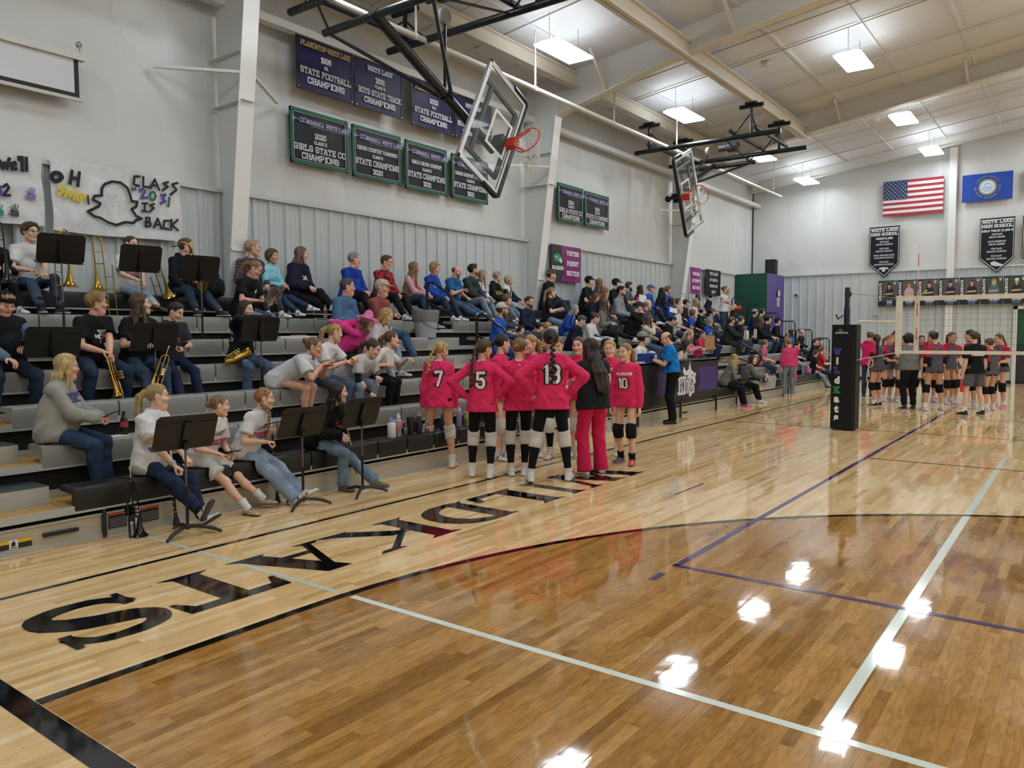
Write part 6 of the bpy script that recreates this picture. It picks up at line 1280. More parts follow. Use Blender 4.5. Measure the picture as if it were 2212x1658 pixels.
    for x in xs:
        mb = MB(); mb.tube([(x, yb-1., zf), (axis[0], yb-1., axis[2])], .02, 6); mb.tube([(x, yb+.95, zf), (axis[0], yb+.95, axis[2])], .02, 6) if abs(x-axis[0]) < 1 else None; mb.build('hanger', HB, R, True)
        for y in (6.55, 9.2):
            mb = MB(); zt = 7.1 if y < 8 else 7.05; mb.tube([(x, y, zf), (x, y, zt-.05)], .036, 8); mb.tube([(x, y-.28, zt-.07), (x, y+.28, zt-.07)], .05, 8); mb.obox((x, y, zt-.02), ((1, 0, 0), (0, 1, 0), (0, 0, 1)), (.09, .13, .035))
            mb.tube([(x, y, zt-.22), (x, y+(.45 if y < 8 else -.45), zf+.02)], .018, 6); mb.tube([(x, y, zt-.22), (x-.4*np.sign(x-(xs[0]+xs[1])/2), y, zf+.13)], .018, 6); mb.build('clamp', HB, R, True)
    xm = xs[0]*.55+xs[1]*.45; mb = MB(); mb.lathe((xm, 7.2, zf+.02), (0, 1, 0), [(0, .11), (.05, .13), (.26, .13), (.3, .09), (.5, .08)], 12); mb.build('winch', M('#3a3c40', .5), R, 40)
    mb = MB(); pu = m0+(m1-m0)*.55; top = np.array([xm*.5+pu[0]*.5, yb-.35, zf-.1]); mb.lathe(top-np.array([0, .04, 0]), (0, 1, 0), [(0, .1), (.02, .12), (.07, .12), (.09, .1)], 16); mb.build('cable_reel', M('#8a8c8e', .4), R, 40)
    mb = MB(); mb.tube([top-np.array([0, 0, .1]), pu+np.array([0, 0, .09])], .024, 8); mb.tube([pu+.09*(math.cos(a)*np.array([0, 1, 0])+math.sin(a)*np.array([-(m1-m0)[2], 0, (m1-m0)[0]])/np.linalg.norm(m1-m0)) for a in np.linspace(0, 2*pi, 12, endpoint=False)], .014, 6, True); mb.build('lift_strut', HB, R, True)
    return R
hoop('basketball hoop folded up nearest the camera above the purple banners', (9.89, 7.71, 4.95), 27.2, 1, 2.5, ((7.45, 9.45), 5.85, 9.6, 6.42))
hoop('farther basketball hoop folded up near the far steel frame', (17.74, 7.86, 5.085), 24, -1, 2.55, ((18.3, 20.35), 5.85, 9.6, 6.35))
# ------------------------------------------------------------------ cloth banners and signs on the side wall
GOLD, OFFW = '#a08a4e', '#cfcdd2'
def sheet(root, name, x0, x1, z0, z1, Y, col, bow=.012, rough=.45, nx=8, nz=8, back=False):
    V = []
    for j in range(nz+1):
        for i in range(nx+1):
            a, b = i/nx, j/nz; V.append((x0+(x1-x0)*a, Y-bow*math.sin(pi*a)*math.sin(pi*b)-.006*math.sin(9*a+5*b), z0+(z1-z0)*b))
    Q = [(j*(nx+1)+i, j*(nx+1)+i+1, (j+1)*(nx+1)+i+1, (j+1)*(nx+1)+i) for j in range(nz) for i in range(nx)]
    return link(name, mesh_np(name, V, Q, M(col, rough, kind='cloth') if isinstance(col, str) else col, True), root)
def lettering(root, lines, x0, x1, z0, z1, Y, axis='x', name='lettering'):
    # lines: (text, centre across 0..1, height from the top 0..1, letter height as a share, colour, style)
    W_, Hh = abs(x1-x0), z1-z0; groups = {}
    for txt, cx, cz, h, col, st in lines:
        hh = h*Hh
        if st == 'sans': fs = sans_text(txt, hh, .03)
        elif st == 'it': fs = slab_text(txt, hh, 1.5, .8, 1.3, .22)
        elif st == 'cond': fs = slab_text(txt, hh, 1.3, .72, 1.2, 0)
        else: fs = slab_text(txt, hh, 1.3, .95, 1.5)
        pts = [p[0] for f in fs for p in f]; wd = max(pts)-min(pts); lim = W_*.9
        k = min(1, lim/wd); fs = [[(p[0]*k, p[1]) for p in f] for f in fs]; groups.setdefault((col, st == 'it' and col), []).append((fs, cx, cz))
    for (col, _), L in groups.items():
        for fs, cx, cz in L:
            mb = MB(); s_ = 1 if x1 > x0 else -1
            if axis == 'x': put_flat(mb, fs, (x0+(x1-x0)*cx, Y, z1-Hh*cz), (s_, 0, 0), (0, 0, 1))
            else: put_flat(mb, fs, (Y, x0+(x1-x0)*cx, z1-Hh*cz), (0, s_, 0), (0, 0, 1))
            mb.build(name, M(col, .6), root)
def wall_banner(label, tl, br, Y, field, border, lines, group=None, arrow=False, frame=.0):
    a, b = atY(*tl, Y), atY(*br, Y); x0, x1, z1, z0 = a[0], b[0], a[2], b[2]; root = thing('banner', label, 'banner', ((x0+x1)/2, Y, z0), 0, group)
    sheet(root, 'cloth', x0, x1, z0, z1, Y, field)
    mb = MB(); e = .045; yb = Y-.022
    for k, (c, inn, wd) in enumerate(border):
        m = MB(); i0 = inn
        for q in ((x0+i0, z0+i0, x1-i0, z0+i0+wd), (x0+i0, z1-i0-wd, x1-i0, z1-i0), (x0+i0, z0+i0, x0+i0+wd, z1-i0), (x1-i0-wd, z0+i0, x1-i0, z1-i0)): m.quad((q[0], yb-.001*k, q[1]), (q[2], yb-.001*k, q[1]), (q[2], yb-.001*k, q[3]), (q[0], yb-.001*k, q[3]))
        m.build('border', M(c, .6), root)
    lettering(root, lines, x0, x1, z0, z1, Y-.026)
    if arrow:
        m = MB(); W_ = x1-x0; H_ = z1-z0; zc = z1-.2*H_; seg = []
        seg_quads([(.05, 0), (.13, 0)], .012, seg); seg_quads([(.27, 0), (.31, 0)], .012, seg)
        for s in (-1, 1): seg_quads([(.05+.01, 0), (.03, .03*s)], .01, seg); seg_quads([(.08, 0), (.055, .03*s)], .01, seg); seg_quads([(.32, 0), (.28, .03*s)], .012, seg)
        for f in seg: m.poly([(x0+p[0]*W_, Y-.027, zc+p[1]*H_) for p in f])
        u = []; seg_quads([(.34, -.075), (.92, -.075)], .008, u)
        for f in u: m.poly([(x0+p[0]*W_, Y-.027, zc+p[1]*H_) for p in f])
        m.build('arrow', M('#b9bcc4', .6), root)
    m = MB()
    for xx in (x0+.03, x1-.03):
        for zz in (z0+.03, z1-.03): m.lathe((xx, Y-.02, zz), (0, -1, 0), [(0, .012), (.006, .012)], 8)
    if field == '#241d48':
        for xx in (x0+.03, x1-.03): m.tube([(xx, Y, z1-.02), (xx, Y, z1+.35)], .004, 4)
    m.build('grommet', M('#b5b6b6', .4, .6), root); return root
PURB = [('#141224', .0, .02)]
def pb(label, tl, br, l1, c1, yr, cl, l3): return wall_banner(label, tl, br, 10.36, '#241d48', PURB, [(l1, .5, .2, .1, c1, 'it'), (yr, .5, .4, .11, OFFW, 'cond'), (cl, .5, .52, .065, OFFW, 'cond'), (l3, .5, .66, .115, OFFW, 'slab'), ('CHAMPIONS', .5, .82, .115, OFFW, 'slab')], 'purple title banners')
pb('leftmost purple banner, football champions with gold heading', (637.6, 60.8), (762, 225.7), 'PLANKINTON-WHITE LAKE', GOLD, '1996', '9A', 'STATE FOOTBALL')
pb('purple boys track banner right of the leftmost football banner', (764.4, 112.8), (869, 259.5), 'WHITE LAKE', '#b9b7c4', '2001', 'CLASS B', 'BOYS STATE TRACK')
pb('purple football banner crossed by the nearest hoop mast', (888, 162.6), (979, 295.7), 'PLANKINTON-WHITE LAKE', GOLD, '2002', '9AA', 'STATE FOOTBALL')
pb('purple champions banner seen through the backboard glass', (981, 199.6), (1061.5, 319.7), 'WHITE LAKE', '#b9b7c4', '2003', 'CLASS B', 'BOYS STATE TRACK')
GRB = [('#155e45', 0, .055), ('#c9cdd0', .062, .007)]
def gb(label, tl, br, rows):
    base = [('CC', .2, .2, .1, '#8d86b8', 'it'), ('KIMBALL WHITE LAKE', .64, .21, .085, '#9a95bd', 'it')]
    return wall_banner(label, tl, br, 10.5, '#1d2023', GRB, base+rows, 'green bordered title banners', True)
r_a = lambda l: [('2020', .5, .44, .11, OFFW, 'cond'), ('CLASS B', .5, .56, .07, OFFW, 'cond'), ('GIRLS STATE CC', .5, .69, .12, OFFW, 'slab'), ('CHAMPIONS', .5, .84, .12, OFFW, 'slab')]
def r_b(t, yr): return [(t, .5, .42, .08, OFFW, 'cond'), ('CLASS B', .5, .54, .065, OFFW, 'cond'), ('STATE CHAMPIONS', .5, .68, .12, OFFW, 'slab'), (yr, .5, .84, .11, OFFW, 'cond')]
gb('leftmost green bordered banner, girls state champions', (624, 227.7), (751, 375.3), r_a(0)); gb('second green bordered banner, cross country combined', (758.6, 266.8), (865, 401.6), r_b('CROSS COUNTRY COMBINED', '2020'))
gb('third green bordered banner, girls cross country', (873.4, 300), (964, 424.5), r_b('GIRLS CROSS COUNTRY', '2021')); gb('green bordered 2021 combined banner behind the backboard corner', (973.8, 329.9), (1052.8, 442.7), r_b('CROSS COUNTRY COMBINED', '2021'))
gb('small green bordered girls banner next to the steel column', (1203.5, 393), (1258.5, 487.2), [('2024', .5, .46, .11, OFFW, 'cond'), ('CLASS B', .5, .57, .07, OFFW, 'cond'), ('GIRLS STATE CC', .5, .7, .12, OFFW, 'slab'), ('CHAMPIONS', .5, .85, .12, OFFW, 'slab')])
gb('small green bordered combined banner nearest the far hoop', (1262, 411.5), (1313.6, 497.5), [('2024', .5, .46, .11, OFFW, 'cond'), ('CLASS B', .5, .57, .07, OFFW, 'cond'), ('STATE CC COMBINED', .5, .7, .12, OFFW, 'slab'), ('CHAMPIONS', .5, .85, .12, OFFW, 'slab')])
# visiting parent section sign
a, b = atY(1189, 526, 10.4), atY(1254, 611, 10.4); x0, x1, z1, z0 = a[0], b[0], a[2], b[2]; root = thing('banner', 'purple visiting parent section sign with green cat emblem', 'sign', ((x0+x1)/2, 10.4, z0))
sheet(root, 'cloth', x0, x1, z0, z1, 10.4, '#8a2a78'); W_, H_ = x1-x0, z1-z0
mb = MB(); mb.poly([(x0+W_*p, 10.378, z0+H_*q) for p, q in ((0, 0), (.32, 0), (.38, .15), (.44, .35), (.42, .55), (.34, .75), (.34, 1), (0, 1))]); mb.build('black_field', M('#17191c', .5), root)
mb = MB(); mb.poly([(x0+W_*p, 10.374, z0+H_*q) for p, q in ((.05, .66), (.12, .74), (.24, .76), (.34, .66), (.36, .56), (.3, .48), (.28, .54), (.22, .5), (.18, .56), (.1, .5), (.1, .6))]); mb.build('emblem', M('#2f8d57', .5), root)
mb = MB(); mb.poly([(x0+W_*p, 10.372, z0+H_*q) for p, q in ((.22, .6), (.3, .64), (.36, .57), (.31, .49), (.27, .55))]); mb.poly([(x0+W_*p, 10.372, z0+H_*q) for p, q in ((.12, .66), (.2, .68), (.18, .62))]); mb.build('emblem', M('#d6dcd8', .5), root)
lettering(root, [('WILDKATS', .2, .66, .1, '#dfe2e2', 'cond')], x0, x0+W_*1., z0, z1, 10.37) if False else None
mb = MB(); fs = slab_text('WILDKATS', H_*.1, 1.4, .7, 1.1, .1); pts = [p[0] for f in fs for p in f]; k = W_*.38/(max(pts)-min(pts)); put_flat(mb, [[(p[0]*k, p[1]) for p in f] for f in fs], (x0+W_*.2, 10.37, z0+H_*.36), (1, 0, 0), (0, 0, 1)); mb.build('lettering', M('#dfe2e2', .5), root)
for i, wtx in enumerate(('VISITING', 'PARENT', 'SECTION')):
    mb = MB(); fs = slab_text(wtx, H_*.14, 1.35, .8, 1.3); pts = [p[0] for f in fs for p in f]; k = min(1, W_*.5/(max(pts)-min(pts))); put_flat(mb, [[(p[0]*k, p[1]) for p in f] for f in fs], (x0+W_*.7, 10.372, z1-H_*(.2+.28*i)), (1, 0, 0), (0, 0, 1)); mb.build('lettering', M('#e6dfe6', .5), root)
def plain_sign(label, tl, br, Y, col, rows, h, colr):
    a, b = atY(*tl, Y), atY(*br, Y); root = thing('banner', label, 'sign', ((a[0]+b[0])/2, Y, b[2])); sheet(root, 'cloth', a[0], b[0], b[2], a[2], Y, col)
    lettering(root, [(t_, .5, c, h, colr, 'slab') for t_, c in rows], a[0], b[0], b[2], a[2], Y-.024); return root
plain_sign('narrow purple visiting student section sign behind the far column', (1491, 576), (1513, 636), 10.05, '#8a2a78', [('VISITING', .24), ('STUDENT', .5), ('SECTION', .76)], .12, '#e6dfe6')
plain_sign('black hand lettered sign above the standing person', (1524, 580), (1556, 640), 10.38, '#1b1c1e', [('THE CLASS', .16), ('OF 2030 IS', .4), ('GONNA GET', .63), ('DIRTY', .86)], .11, '#d9d9d6')
# ------------------------------------------------------------------ paper posters and projector screen above the band
PAPER = M('#d9d9d8', .7, kind='cloth')
def paper(label, x0, x1, z0, z1, Y, slope=0.):
    root = thing('paper_poster', label, 'poster', ((x0+x1)/2, Y, z0)); V = []; nx, nz = 24, 14
    for j in range(nz+1):
        for i in range(nx+1):
            a, b = i/nx, j/nz; V.append((x0+(x1-x0)*a+.01*math.sin(7*b), Y-.012-.01*math.sin(6*a+4*b)*math.sin(9*b-3*a)-.006*math.sin(17*a-8*b), z0+(z1-z0)*b-.012*math.sin(5*a)*(1-b)))
    link('sheet', mesh_np('sheet', V, [(j*(nx+1)+i, j*(nx+1)+i+1, (j+1)*(nx+1)+i+1, (j+1)*(nx+1)+i) for j in range(nz) for i in range(nx)], PAPER, True), root); return root
def pstrokes(root, strokes, wd, col, x0, z1, Y, sc, name='lettering'):
    q = []; [seg_quads(s, wd, q) for s in strokes]; mb = MB()
    for f in q: mb.poly([(x0+p[0]*sc, Y, z1-p[1]*sc) for p in f])
    mb.build(name, M(col, .7), root)
Y = 10.42; pp = paper('white paper poster with ghost outline and class lettering', 4.4, 6.11, 3.0, 3.9, Y)
px_ = lambda x, y: (lambda q: (q[0], q[2]))(atY(x/3.189, y/3.189, Y-.04))
def hand(root, lines, wd, col, name='lettering'):
    q = []; [seg_quads([px_(*p) for p in l], wd, q) for l in lines]; mb = MB(); [mb.poly([(p[0], Y-.045-.0004*(k % 9), p[1]) for p in f]) for k, f in enumerate(q)]; mb.build(name, M(col, .7), root)
oval = lambda cx, cy, rx, ry, n=14: [(cx+rx*math.cos(a), cy+ry*math.sin(a)) for a in np.linspace(0, 2*pi, n)]
hand(pp, [oval(388, 1218, 34, 28)], .055, '#17191f'); hand(pp, [[(495, 1178), (482, 1262)], [(545, 1190), (535, 1278)], [(490, 1222), (540, 1232)]], .04, '#17191f')
hand(pp, [[(440, 1285), (402, 1290), (440, 1318), (404, 1338)], [(450, 1352), (462, 1300), (480, 1355), (500, 1310)], [(508, 1375), (525, 1320), (536, 1380)], [(512, 1355), (535, 1358)], [(552, 1390), (560, 1335), (590, 1350), (562, 1370)]], .03, '#d6c236'); hand(pp, [[(605, 1350), (606, 1382)], [(608, 1396), (609, 1402)]], .025, '#17191f')
gh = [(700, 1340), (700, 1300), (720, 1268), (770, 1250), (830, 1258), (878, 1295), (895, 1340), (905, 1385), (945, 1390), (935, 1425), (905, 1440), (940, 1490), (975, 1505), (930, 1520), (920, 1535), (860, 1530), (800, 1550), (740, 1530), (690, 1500), (650, 1490), (605, 1455), (640, 1440), (680, 1420), (690, 1400), (640, 1375), (650, 1350), (700, 1345)]
hand(pp, [gh], .035, '#17191f', 'ghost_outline')
hand(pp, [[(960, 1215), (925, 1215), (920, 1270), (955, 1280)], [(985, 1220), (985, 1285), (1030, 1290)], [(1035, 1295), (1065, 1235), (1095, 1305)], [(1048, 1275), (1085, 1280)], [(1155, 1255), (1125, 1262), (1155, 1285), (1120, 1310)], [(1220, 1260), (1185, 1270), (1215, 1305), (1175, 1340)]], .032, '#17191f')
hand(pp, [oval(912, 1303, 9, 10, 10), [(930, 1310), (932, 1285), (942, 1282)]], .014, '#17191f')
hand(pp, [[(962, 1310), (985, 1298), (998, 1320), (970, 1365), (1010, 1360)], [(1108, 1345), (1140, 1340), (1120, 1365), (1138, 1385), (1105, 1400)]], .032, '#5a3d8c'); hand(pp, [oval(1050, 1350, 20, 28), [(1165, 1365), (1160, 1418)]], .032, '#1d6b50')
hand(pp, [[(980, 1400), (1015, 1400)], [(998, 1402), (996, 1450)], [(980, 1452), (1012, 1456)], [(1060, 1405), (1032, 1412), (1060, 1432), (1030, 1458)]], .028, '#17191f')
hand(pp, [[(1005, 1500), (1003, 1560), (1035, 1555), (1035, 1535), (1008, 1530), (1030, 1520), (1030, 1500), (1005, 1500)], [(1060, 1565), (1085, 1505), (1110, 1572)], [(1070, 1545), (1100, 1548)], [(1165, 1520), (1130, 1520), (1125, 1570), (1160, 1578)], [(1180, 1515), (1178, 1580)], [(1222, 1515), (1182, 1550), (1225, 1585)]], .03, '#17191f')
hand(pp, [[(x, y), (x+14, y-3)] for x, y in ((735, 1290), (790, 1300), (735, 1347), (790, 1350), (715, 1420), (770, 1425), (812, 1422), (728, 1475), (808, 1470), (800, 1390))], .006, '#8a8c90', 'signature')
p2 = paper('white paper poster with coloured hand prints cut by the left edge', 3.0, 4.3, 3.02, 3.88, Y)
hand(p2, [[(0, 1110), (15, 1160), (30, 1120), (45, 1160), (62, 1095)], [(75, 1145), (105, 1135), (100, 1118), (78, 1128), (82, 1165), (108, 1162)], [(128, 1085), (130, 1100)], [(150, 1085), (152, 1172)], [(180, 1090), (182, 1172)]], .04, '#17191f')
hand(p2, [[(22, 1285), (45, 1268), (60, 1290), (25, 1345), (65, 1345)]], .03, '#17191f'); hand(p2, [[(-10, 1290), (8, 1285), (0, 1310), (10, 1330), (-10, 1345)]], .03, '#5a3d8c')
def handprint(cx, cy, col):
    hand(p2, [[(cx-14, cy), (cx+14, cy+4)], [(cx-12, cy+14), (cx+12, cy+16)]], .05, col, 'hand_print'); hand(p2, [[(cx-14, cy-8), (cx-28, cy-34)], [(cx-5, cy-12), (cx-12, cy-48)], [(cx+4, cy-12), (cx+4, cy-52)], [(cx+13, cy-8), (cx+22, cy-44)], [(cx-16, cy+18), (cx-44, cy+12)]], .014, col, 'hand_print')
handprint(100, 1460, '#4a4a4a'); handprint(215, 1345, '#8a6aa8'); handprint(-6, 1455, '#2f8a6a')
sc_ = thing('projector_screen', 'white pull down projector screen with black border on the left wall', 'screen', (4, 10.45, 4.66))
MB().box((2.2, 10.38, 5.17), (4.86, 10.48, 5.26)).build('case', M('#cfcdc6', .4), sc_); MB().box((2.3, 10.43, 4.7), (4.79, 10.435, 5.18)).build('border', M('#121214', .6), sc_); MB().box((2.3, 10.424, 4.755), (4.73, 10.43, 5.18)).build('fabric', M('#d9d9dc', .7), sc_)
MB().box((2.25, 10.41, 4.66), (4.83, 10.45, 4.7)).build('bottom_bar', M('#c6c4bc', .4), sc_); mb = MB(); mb.tube([(4.82, 10.43, 5.26), (4.82, 10.45, 5.42)], .012, 6); mb.ball((4.82, 10.46, 5.38), .04, 8, 5); mb.build('hook', M('#9a9a98', .4, .5), sc_)
# ------------------------------------------------------------------ end wall: flags, pennants, portraits, fittings
EX = 29.86
us = thing('flag', 'striped red and white national flag with blue starred canton', 'flag', (EX, 5, 5.73)); y0, y1, zt, zb = 5.93, 4.07, 6.94, 5.74; sag = lambda y, z: EX+.02*math.sin(3*y+2*z)
red, whi, blu = MB(), MB(), MB()
for k in range(13):
    za, zc = zt-(zt-zb)*k/13, zt-(zt-zb)*(k+1)/13; mbk = red if k % 2 == 0 else whi
    for i in range(8):
        ya, yc = y0+(y1-y0)*i/8, y0+(y1-y0)*(i+1)/8; mbk.quad((sag(ya, za), ya, zc), (sag(yc, za), yc, zc), (sag(yc, za), yc, za), (sag(ya, za), ya, za))
red.build('red_stripes', M('#a02438', .7), us); whi.build('white_stripes', M('#d8d4d0', .7), us)
blu.box((EX-.035, y0-.76, zt-(zt-zb)*7/13), (EX-.025, y0, zt)); blu.build('canton', M('#2a3556', .7), us)
st = MB()
for r in range(9):
    for c in range(6 if r % 2 == 0 else 5):
        yy = y0-.06-(.128*c+(0 if r % 2 == 0 else .064)); zz = zt-.05-.069*r; st.poly([(EX-.037, yy-.024*(1 if k % 2 == 0 else .42)*math.sin(2*pi*k/10), zz+.024*(1 if k % 2 == 0 else .42)*math.cos(2*pi*k/10)) for k in range(10)])
st.build('stars', M('#dcdcdc', .7), us)
sd = thing('flag', 'blue state flag with golden sun seal', 'flag', (EX, 2.8, 5.98)); MB().box((EX-.01, 2.1, 5.98), (EX, 3.52, 6.87)).build('cloth', M('#27479a', .75, kind='cloth'), sd)
cy_, cz_ = 2.8, 6.42; disc = lambda r0, x, n=24: [(x, cy_-r0*math.sin(2*pi*k/n), cz_+r0*math.cos(2*pi*k/n)) for k in range(n)]
mb = MB(); mb.poly([(EX-.014, cy_-(.27 if k % 2 == 0 else .235)*math.sin(2*pi*k/56), cz_+(.27 if k % 2 == 0 else .235)*math.cos(2*pi*k/56)) for k in range(56)]); mb.build('sun', M('#a59a5e', .7), sd)
MB().poly(disc(.2, EX-.017)).build('seal', M('#c9d6e2', .7), sd)
mb = MB(); q = []; [seg_quads(s, .018, q) for s in ([(-.15, -.02), (-.05, .02), (.05, -.02), (.16, .01)], [(-.14, -.08), (0, -.05), (.13, -.09)], [(-.1, .08), (.0, .12), (.1, .07)], [(-.08, -.13), (.08, -.13)])]; [mb.poly([(EX-.02, cy_-p[0], cz_+p[1]) for p in f]) for f in q]; mb.build('seal_picture', M('#41699c', .7), sd)
def ring_text(txt, a0, a1, r, h, flip=False):
    mb = MB()
    for k, ch in enumerate(txt):
        if ch == ' ': continue
        a = math.radians(a0+(a1-a0)*k/max(1, len(txt)-1)); ca, sa = math.cos(a), math.sin(a)
        fs = slab_text(ch, h, 1.2, .8); rad = (ca, sa); tan = (sa, -ca) if not flip else (-sa, ca); upv = rad if not flip else (-ca, -sa)
        for f in fs: mb.poly([(EX-.016, cy_-(r*rad[0]+p[0]*tan[0]+p[1]*upv[0]), cz_+(r*rad[1]+p[0]*tan[1]+p[1]*upv[1])) for p in f])
    return mb
ring_text('SOUTH DAKOTA', 150, 30, .345, .06).build('lettering', M('#a59a5e', .7), sd); ring_text('THE MOUNT RUSHMORE STATE', 175, 365, .345, .055, True).build('lettering', M('#a59a5e', .7), sd)
tag(MB().box((EX-.012, .4, 6.1), (EX, 1.79, 6.96)).build('banner', M('#17181c', .7, kind='cloth')), 'black banner cut off at the right edge beside the blue flag', 'banner')
def pennant(label, ya, yb, lines, foot, zt=5.4):
    r = thing('pennant', label, 'banner', (EX, (ya+yb)/2, 3.6)); w_ = ya-yb; out = [(0, 0), (1, 0), (1, -1.32/w_), (.52, -1.78/w_), (0, -1.32/w_)]
    P = lambda p, x, k=1.: (x, ya-w_*(.5+(p[0]-.5)*k), zt+(-.9/1+(p[1]*w_+.9)*k))
    mb = MB(); mb.prism([(p[0]*w_, p[1]*w_) for p in out], (EX, ya, zt), (0, -1, 0), (0, 0, 1), (-1, 0, 0), .012); mb.build('cloth', M('#191c22', .7, kind='cloth'), r)
    o1 = [P(p, EX-.016, .95) for p in out]; o2 = [P(p, EX-.016, .92) for p in out]; mb = MB(); [mb.quad(o1[i], o1[(i+1) % 5], o2[(i+1) % 5], o2[i]) for i in range(5)]; mb.build('border', M('#cfd2d4', .6), r)
    lettering(r, lines, ya, yb, zt-1.8, zt, EX-.018, 'y'); mb = MB(); cy = (ya+yb)/2
    mb.poly([(EX-.018, cy-p[0], zt-1.5+p[1]) for p in foot]); mb.build('emblem', M('#cfd2d4', .6), r); mb = MB(); mb.tube([(EX, ya+.1, zt+.0), (EX, yb-.7, zt+.02)], .008, 6); mb.build('hanging_rod', M('#c9c6c0', .5), r); return r
big = [('WHITE LAKE', .5, .065, .06, '#d5d7d9', 'slab'), ('HIGH SCHOOL', .5, .145, .06, '#d5d7d9', 'slab')]
def small(h, *rows): return [(h, .5, .23, .04, '#d5d7d9', 'slab')]+[(t_, .5, .295+.05*i+(.03*(i//2)), .03, '#b9bcc0', 'cond') for i, t_ in enumerate(rows)]
wing = [(0, .1), (.03, .07), (.12, .08), (.2, -.03), (.12, .02), (.05, -.01), (.04, -.08), (-.04, -.08), (-.05, -.01), (-.12, .02), (-.2, -.03), (-.12, .08), (-.03, .07)]
pennant('black wrestling pennant below the striped flag', 6.35, 5.37, big+small('WRESTLING', '4TH PLACE', '2013 KWL WILDKATS', '5TH PLACE', '2021 KWL WILDKATS', 'DUALS TEAM 3RD PLACE', '2022 KWLPG WILDKATS', '7TH PLACE', '2025 KWLPG WILDKATS'), wing)
pennant('black girls track pennant below the blue flag', 2.97, 2.0, big+small('GIRLS TRACK CLASS B', '4TH PLACE', '1988 WL INDIANS', 'STATE RUNNER UP', '1990 WL INDIANS', '8TH PLACE', '2019 KWL WILDKATS', '5TH PLACE', '2020 KWL WILDKATS'), [(-.16, .06), (-.05, .1), (.1, .02), (.2, -.02), (.14, -.07), (-.05, -.06), (-.14, -.02)])
pennant('black pennant cut off by the right edge', 1.79, .85, big, wing)
# senior portraits: printed boards with brick wall, figure, name
def portrait(i, label, name1, name2, shirt, hairc, long_, brick=True, hat=False):
    EX = 29.74
    ya = 5.99-.625*i; yb = ya-.6; z0, z1 = 2.6, 3.5; r = thing('portrait_poster', label, 'poster', (EX, (ya+yb)/2, z0)); Pq = lambda u, v, k=0: (EX-.014-.0015*k, ya-.6*u, z0+.9*v)
    MB().box((EX-.012, yb, z0), (EX, ya, z1)).build('board', M('#16171a', .45), r)
    mats = [M(c, .6) for c in (('#4a3f3c' if brick else '#2f3a26'), ('#8f8684' if brick else '#6a7440'), '#c49a80', hairc, shirt, '#d9d9d9', '#44608a')]; mb = MB()
    mb.mat(0).poly([Pq(.24, .2), Pq(.98, .2), Pq(.98, .97), Pq(.24, .97)])
    mb.mat(1)
    for rr in range(11):
        v = .25+.065*rr; mb.poly([Pq(.24, v, 1), Pq(.98, v, 1), Pq(.98, v+.008, 1), Pq(.24, v+.008, 1)])
        for c in range(5): u = .28+.15*c+(.07 if rr % 2 else 0); mb.poly([Pq(u, v, 1), Pq(min(.98, u+.012), v, 1), Pq(min(.98, u+.012), v+.065, 1), Pq(u, v+.065, 1)]) if brick else None
    if long_: mb.mat(3).poly([Pq(.47, .48, 2), Pq(.71, .48, 2), Pq(.7, .86, 2), Pq(.59, .92, 2), Pq(.48, .86, 2)])
    mb.mat(4).poly([Pq(u, v, 3) for u, v in ((.34, .2), (.86, .2), (.84, .56), (.78, .66), (.66, .7), (.52, .7), (.42, .66), (.36, .56))]); mb.mat(2).poly([Pq(u, v, 4) for u, v in ((.36, .44), (.8, .46), (.8, .52), (.36, .5))])
    mb.mat(2).poly([Pq(.59+.075*math.sin(2*pi*k/12), .79+.085*math.cos(2*pi*k/12), 4) for k in range(12)]).poly([Pq(u, v, 3.5) for u, v in ((.55, .66), (.63, .66), (.63, .74), (.55, .74))])
    mb.mat(5 if hat else 3).poly([Pq(u, v, 5) for u, v in ((.5, .82), (.68, .82), (.68, .87), (.64, .91), (.54, .91), (.5, .87))])
    mb.mat(6).poly([Pq(u, v, 3) for u, v in ((.44, .02), (.78, .02), (.76, .2), (.46, .2))])
    mb.mat(5)
    for (cu, cv, rr) in ((.88, .87, .035), (.83, .925, .014), (.87, .945, .014), (.91, .945, .014), (.945, .92, .014)): mb.poly([Pq(cu+rr*1.4*math.sin(2*pi*k/8), cv+rr*math.cos(2*pi*k/8), 6) for k in range(8)])
    mb.build('print', mats, r)
    mb = MB(); fs = sans_text('WILDKATS', .085, .05); pts = [p[0] for f in fs for p in f]; k = .66/(max(pts)-min(pts)); [mb.poly([(EX-.026, ya-.075+p[1]*1., z0+.5+p[0]*k) for p in f]) for f in fs]
    fs = sans_text(name2, .06, .04, .25); pts = [p[0] for f in fs for p in f]; k = min(1, .38/(max(pts)-min(pts))); put_flat(mb, [[(p[0]*k, p[1]) for p in f] for f in fs], (EX-.026, ya-.38, z0+.14), (0, -1, 0), (0, 0, 1))
    fs = sans_text(name1, .055, -.0, .3); pts = [p[0] for f in fs for p in f]; k = min(1, .3/(max(pts)-min(pts))); put_flat(mb, [[(p[0]*k, p[1]) for p in f] for f in fs], (EX-.026, ya-.36, z0+.215), (0, -1, 0), (0, 0, 1)); mb.build('lettering', M('#dadada', .6), r)
PO = [('Charlie', 'BASS', '#14151a', '#1d1714', True), ('Allison', 'BAKER', '#c8a0a8', '#8a4f38', True), ('Brandon', 'BOESEN', '#15181d', '#2a211c', False), ('Kolton', 'DOMINIACK', '#15181d', '#2a211c', False), ('Nora', 'FUEGEN', '#121318', '#5a3a28', True), ('Ally', 'GEPPERT', '#3f6a74', '#a58a5c', True), ('Nick', 'GEPPERT', '#17191c', '#4a3a2c', False), ('Sam', 'HAUGE', '#17191c', '#4a3a2c', False)]
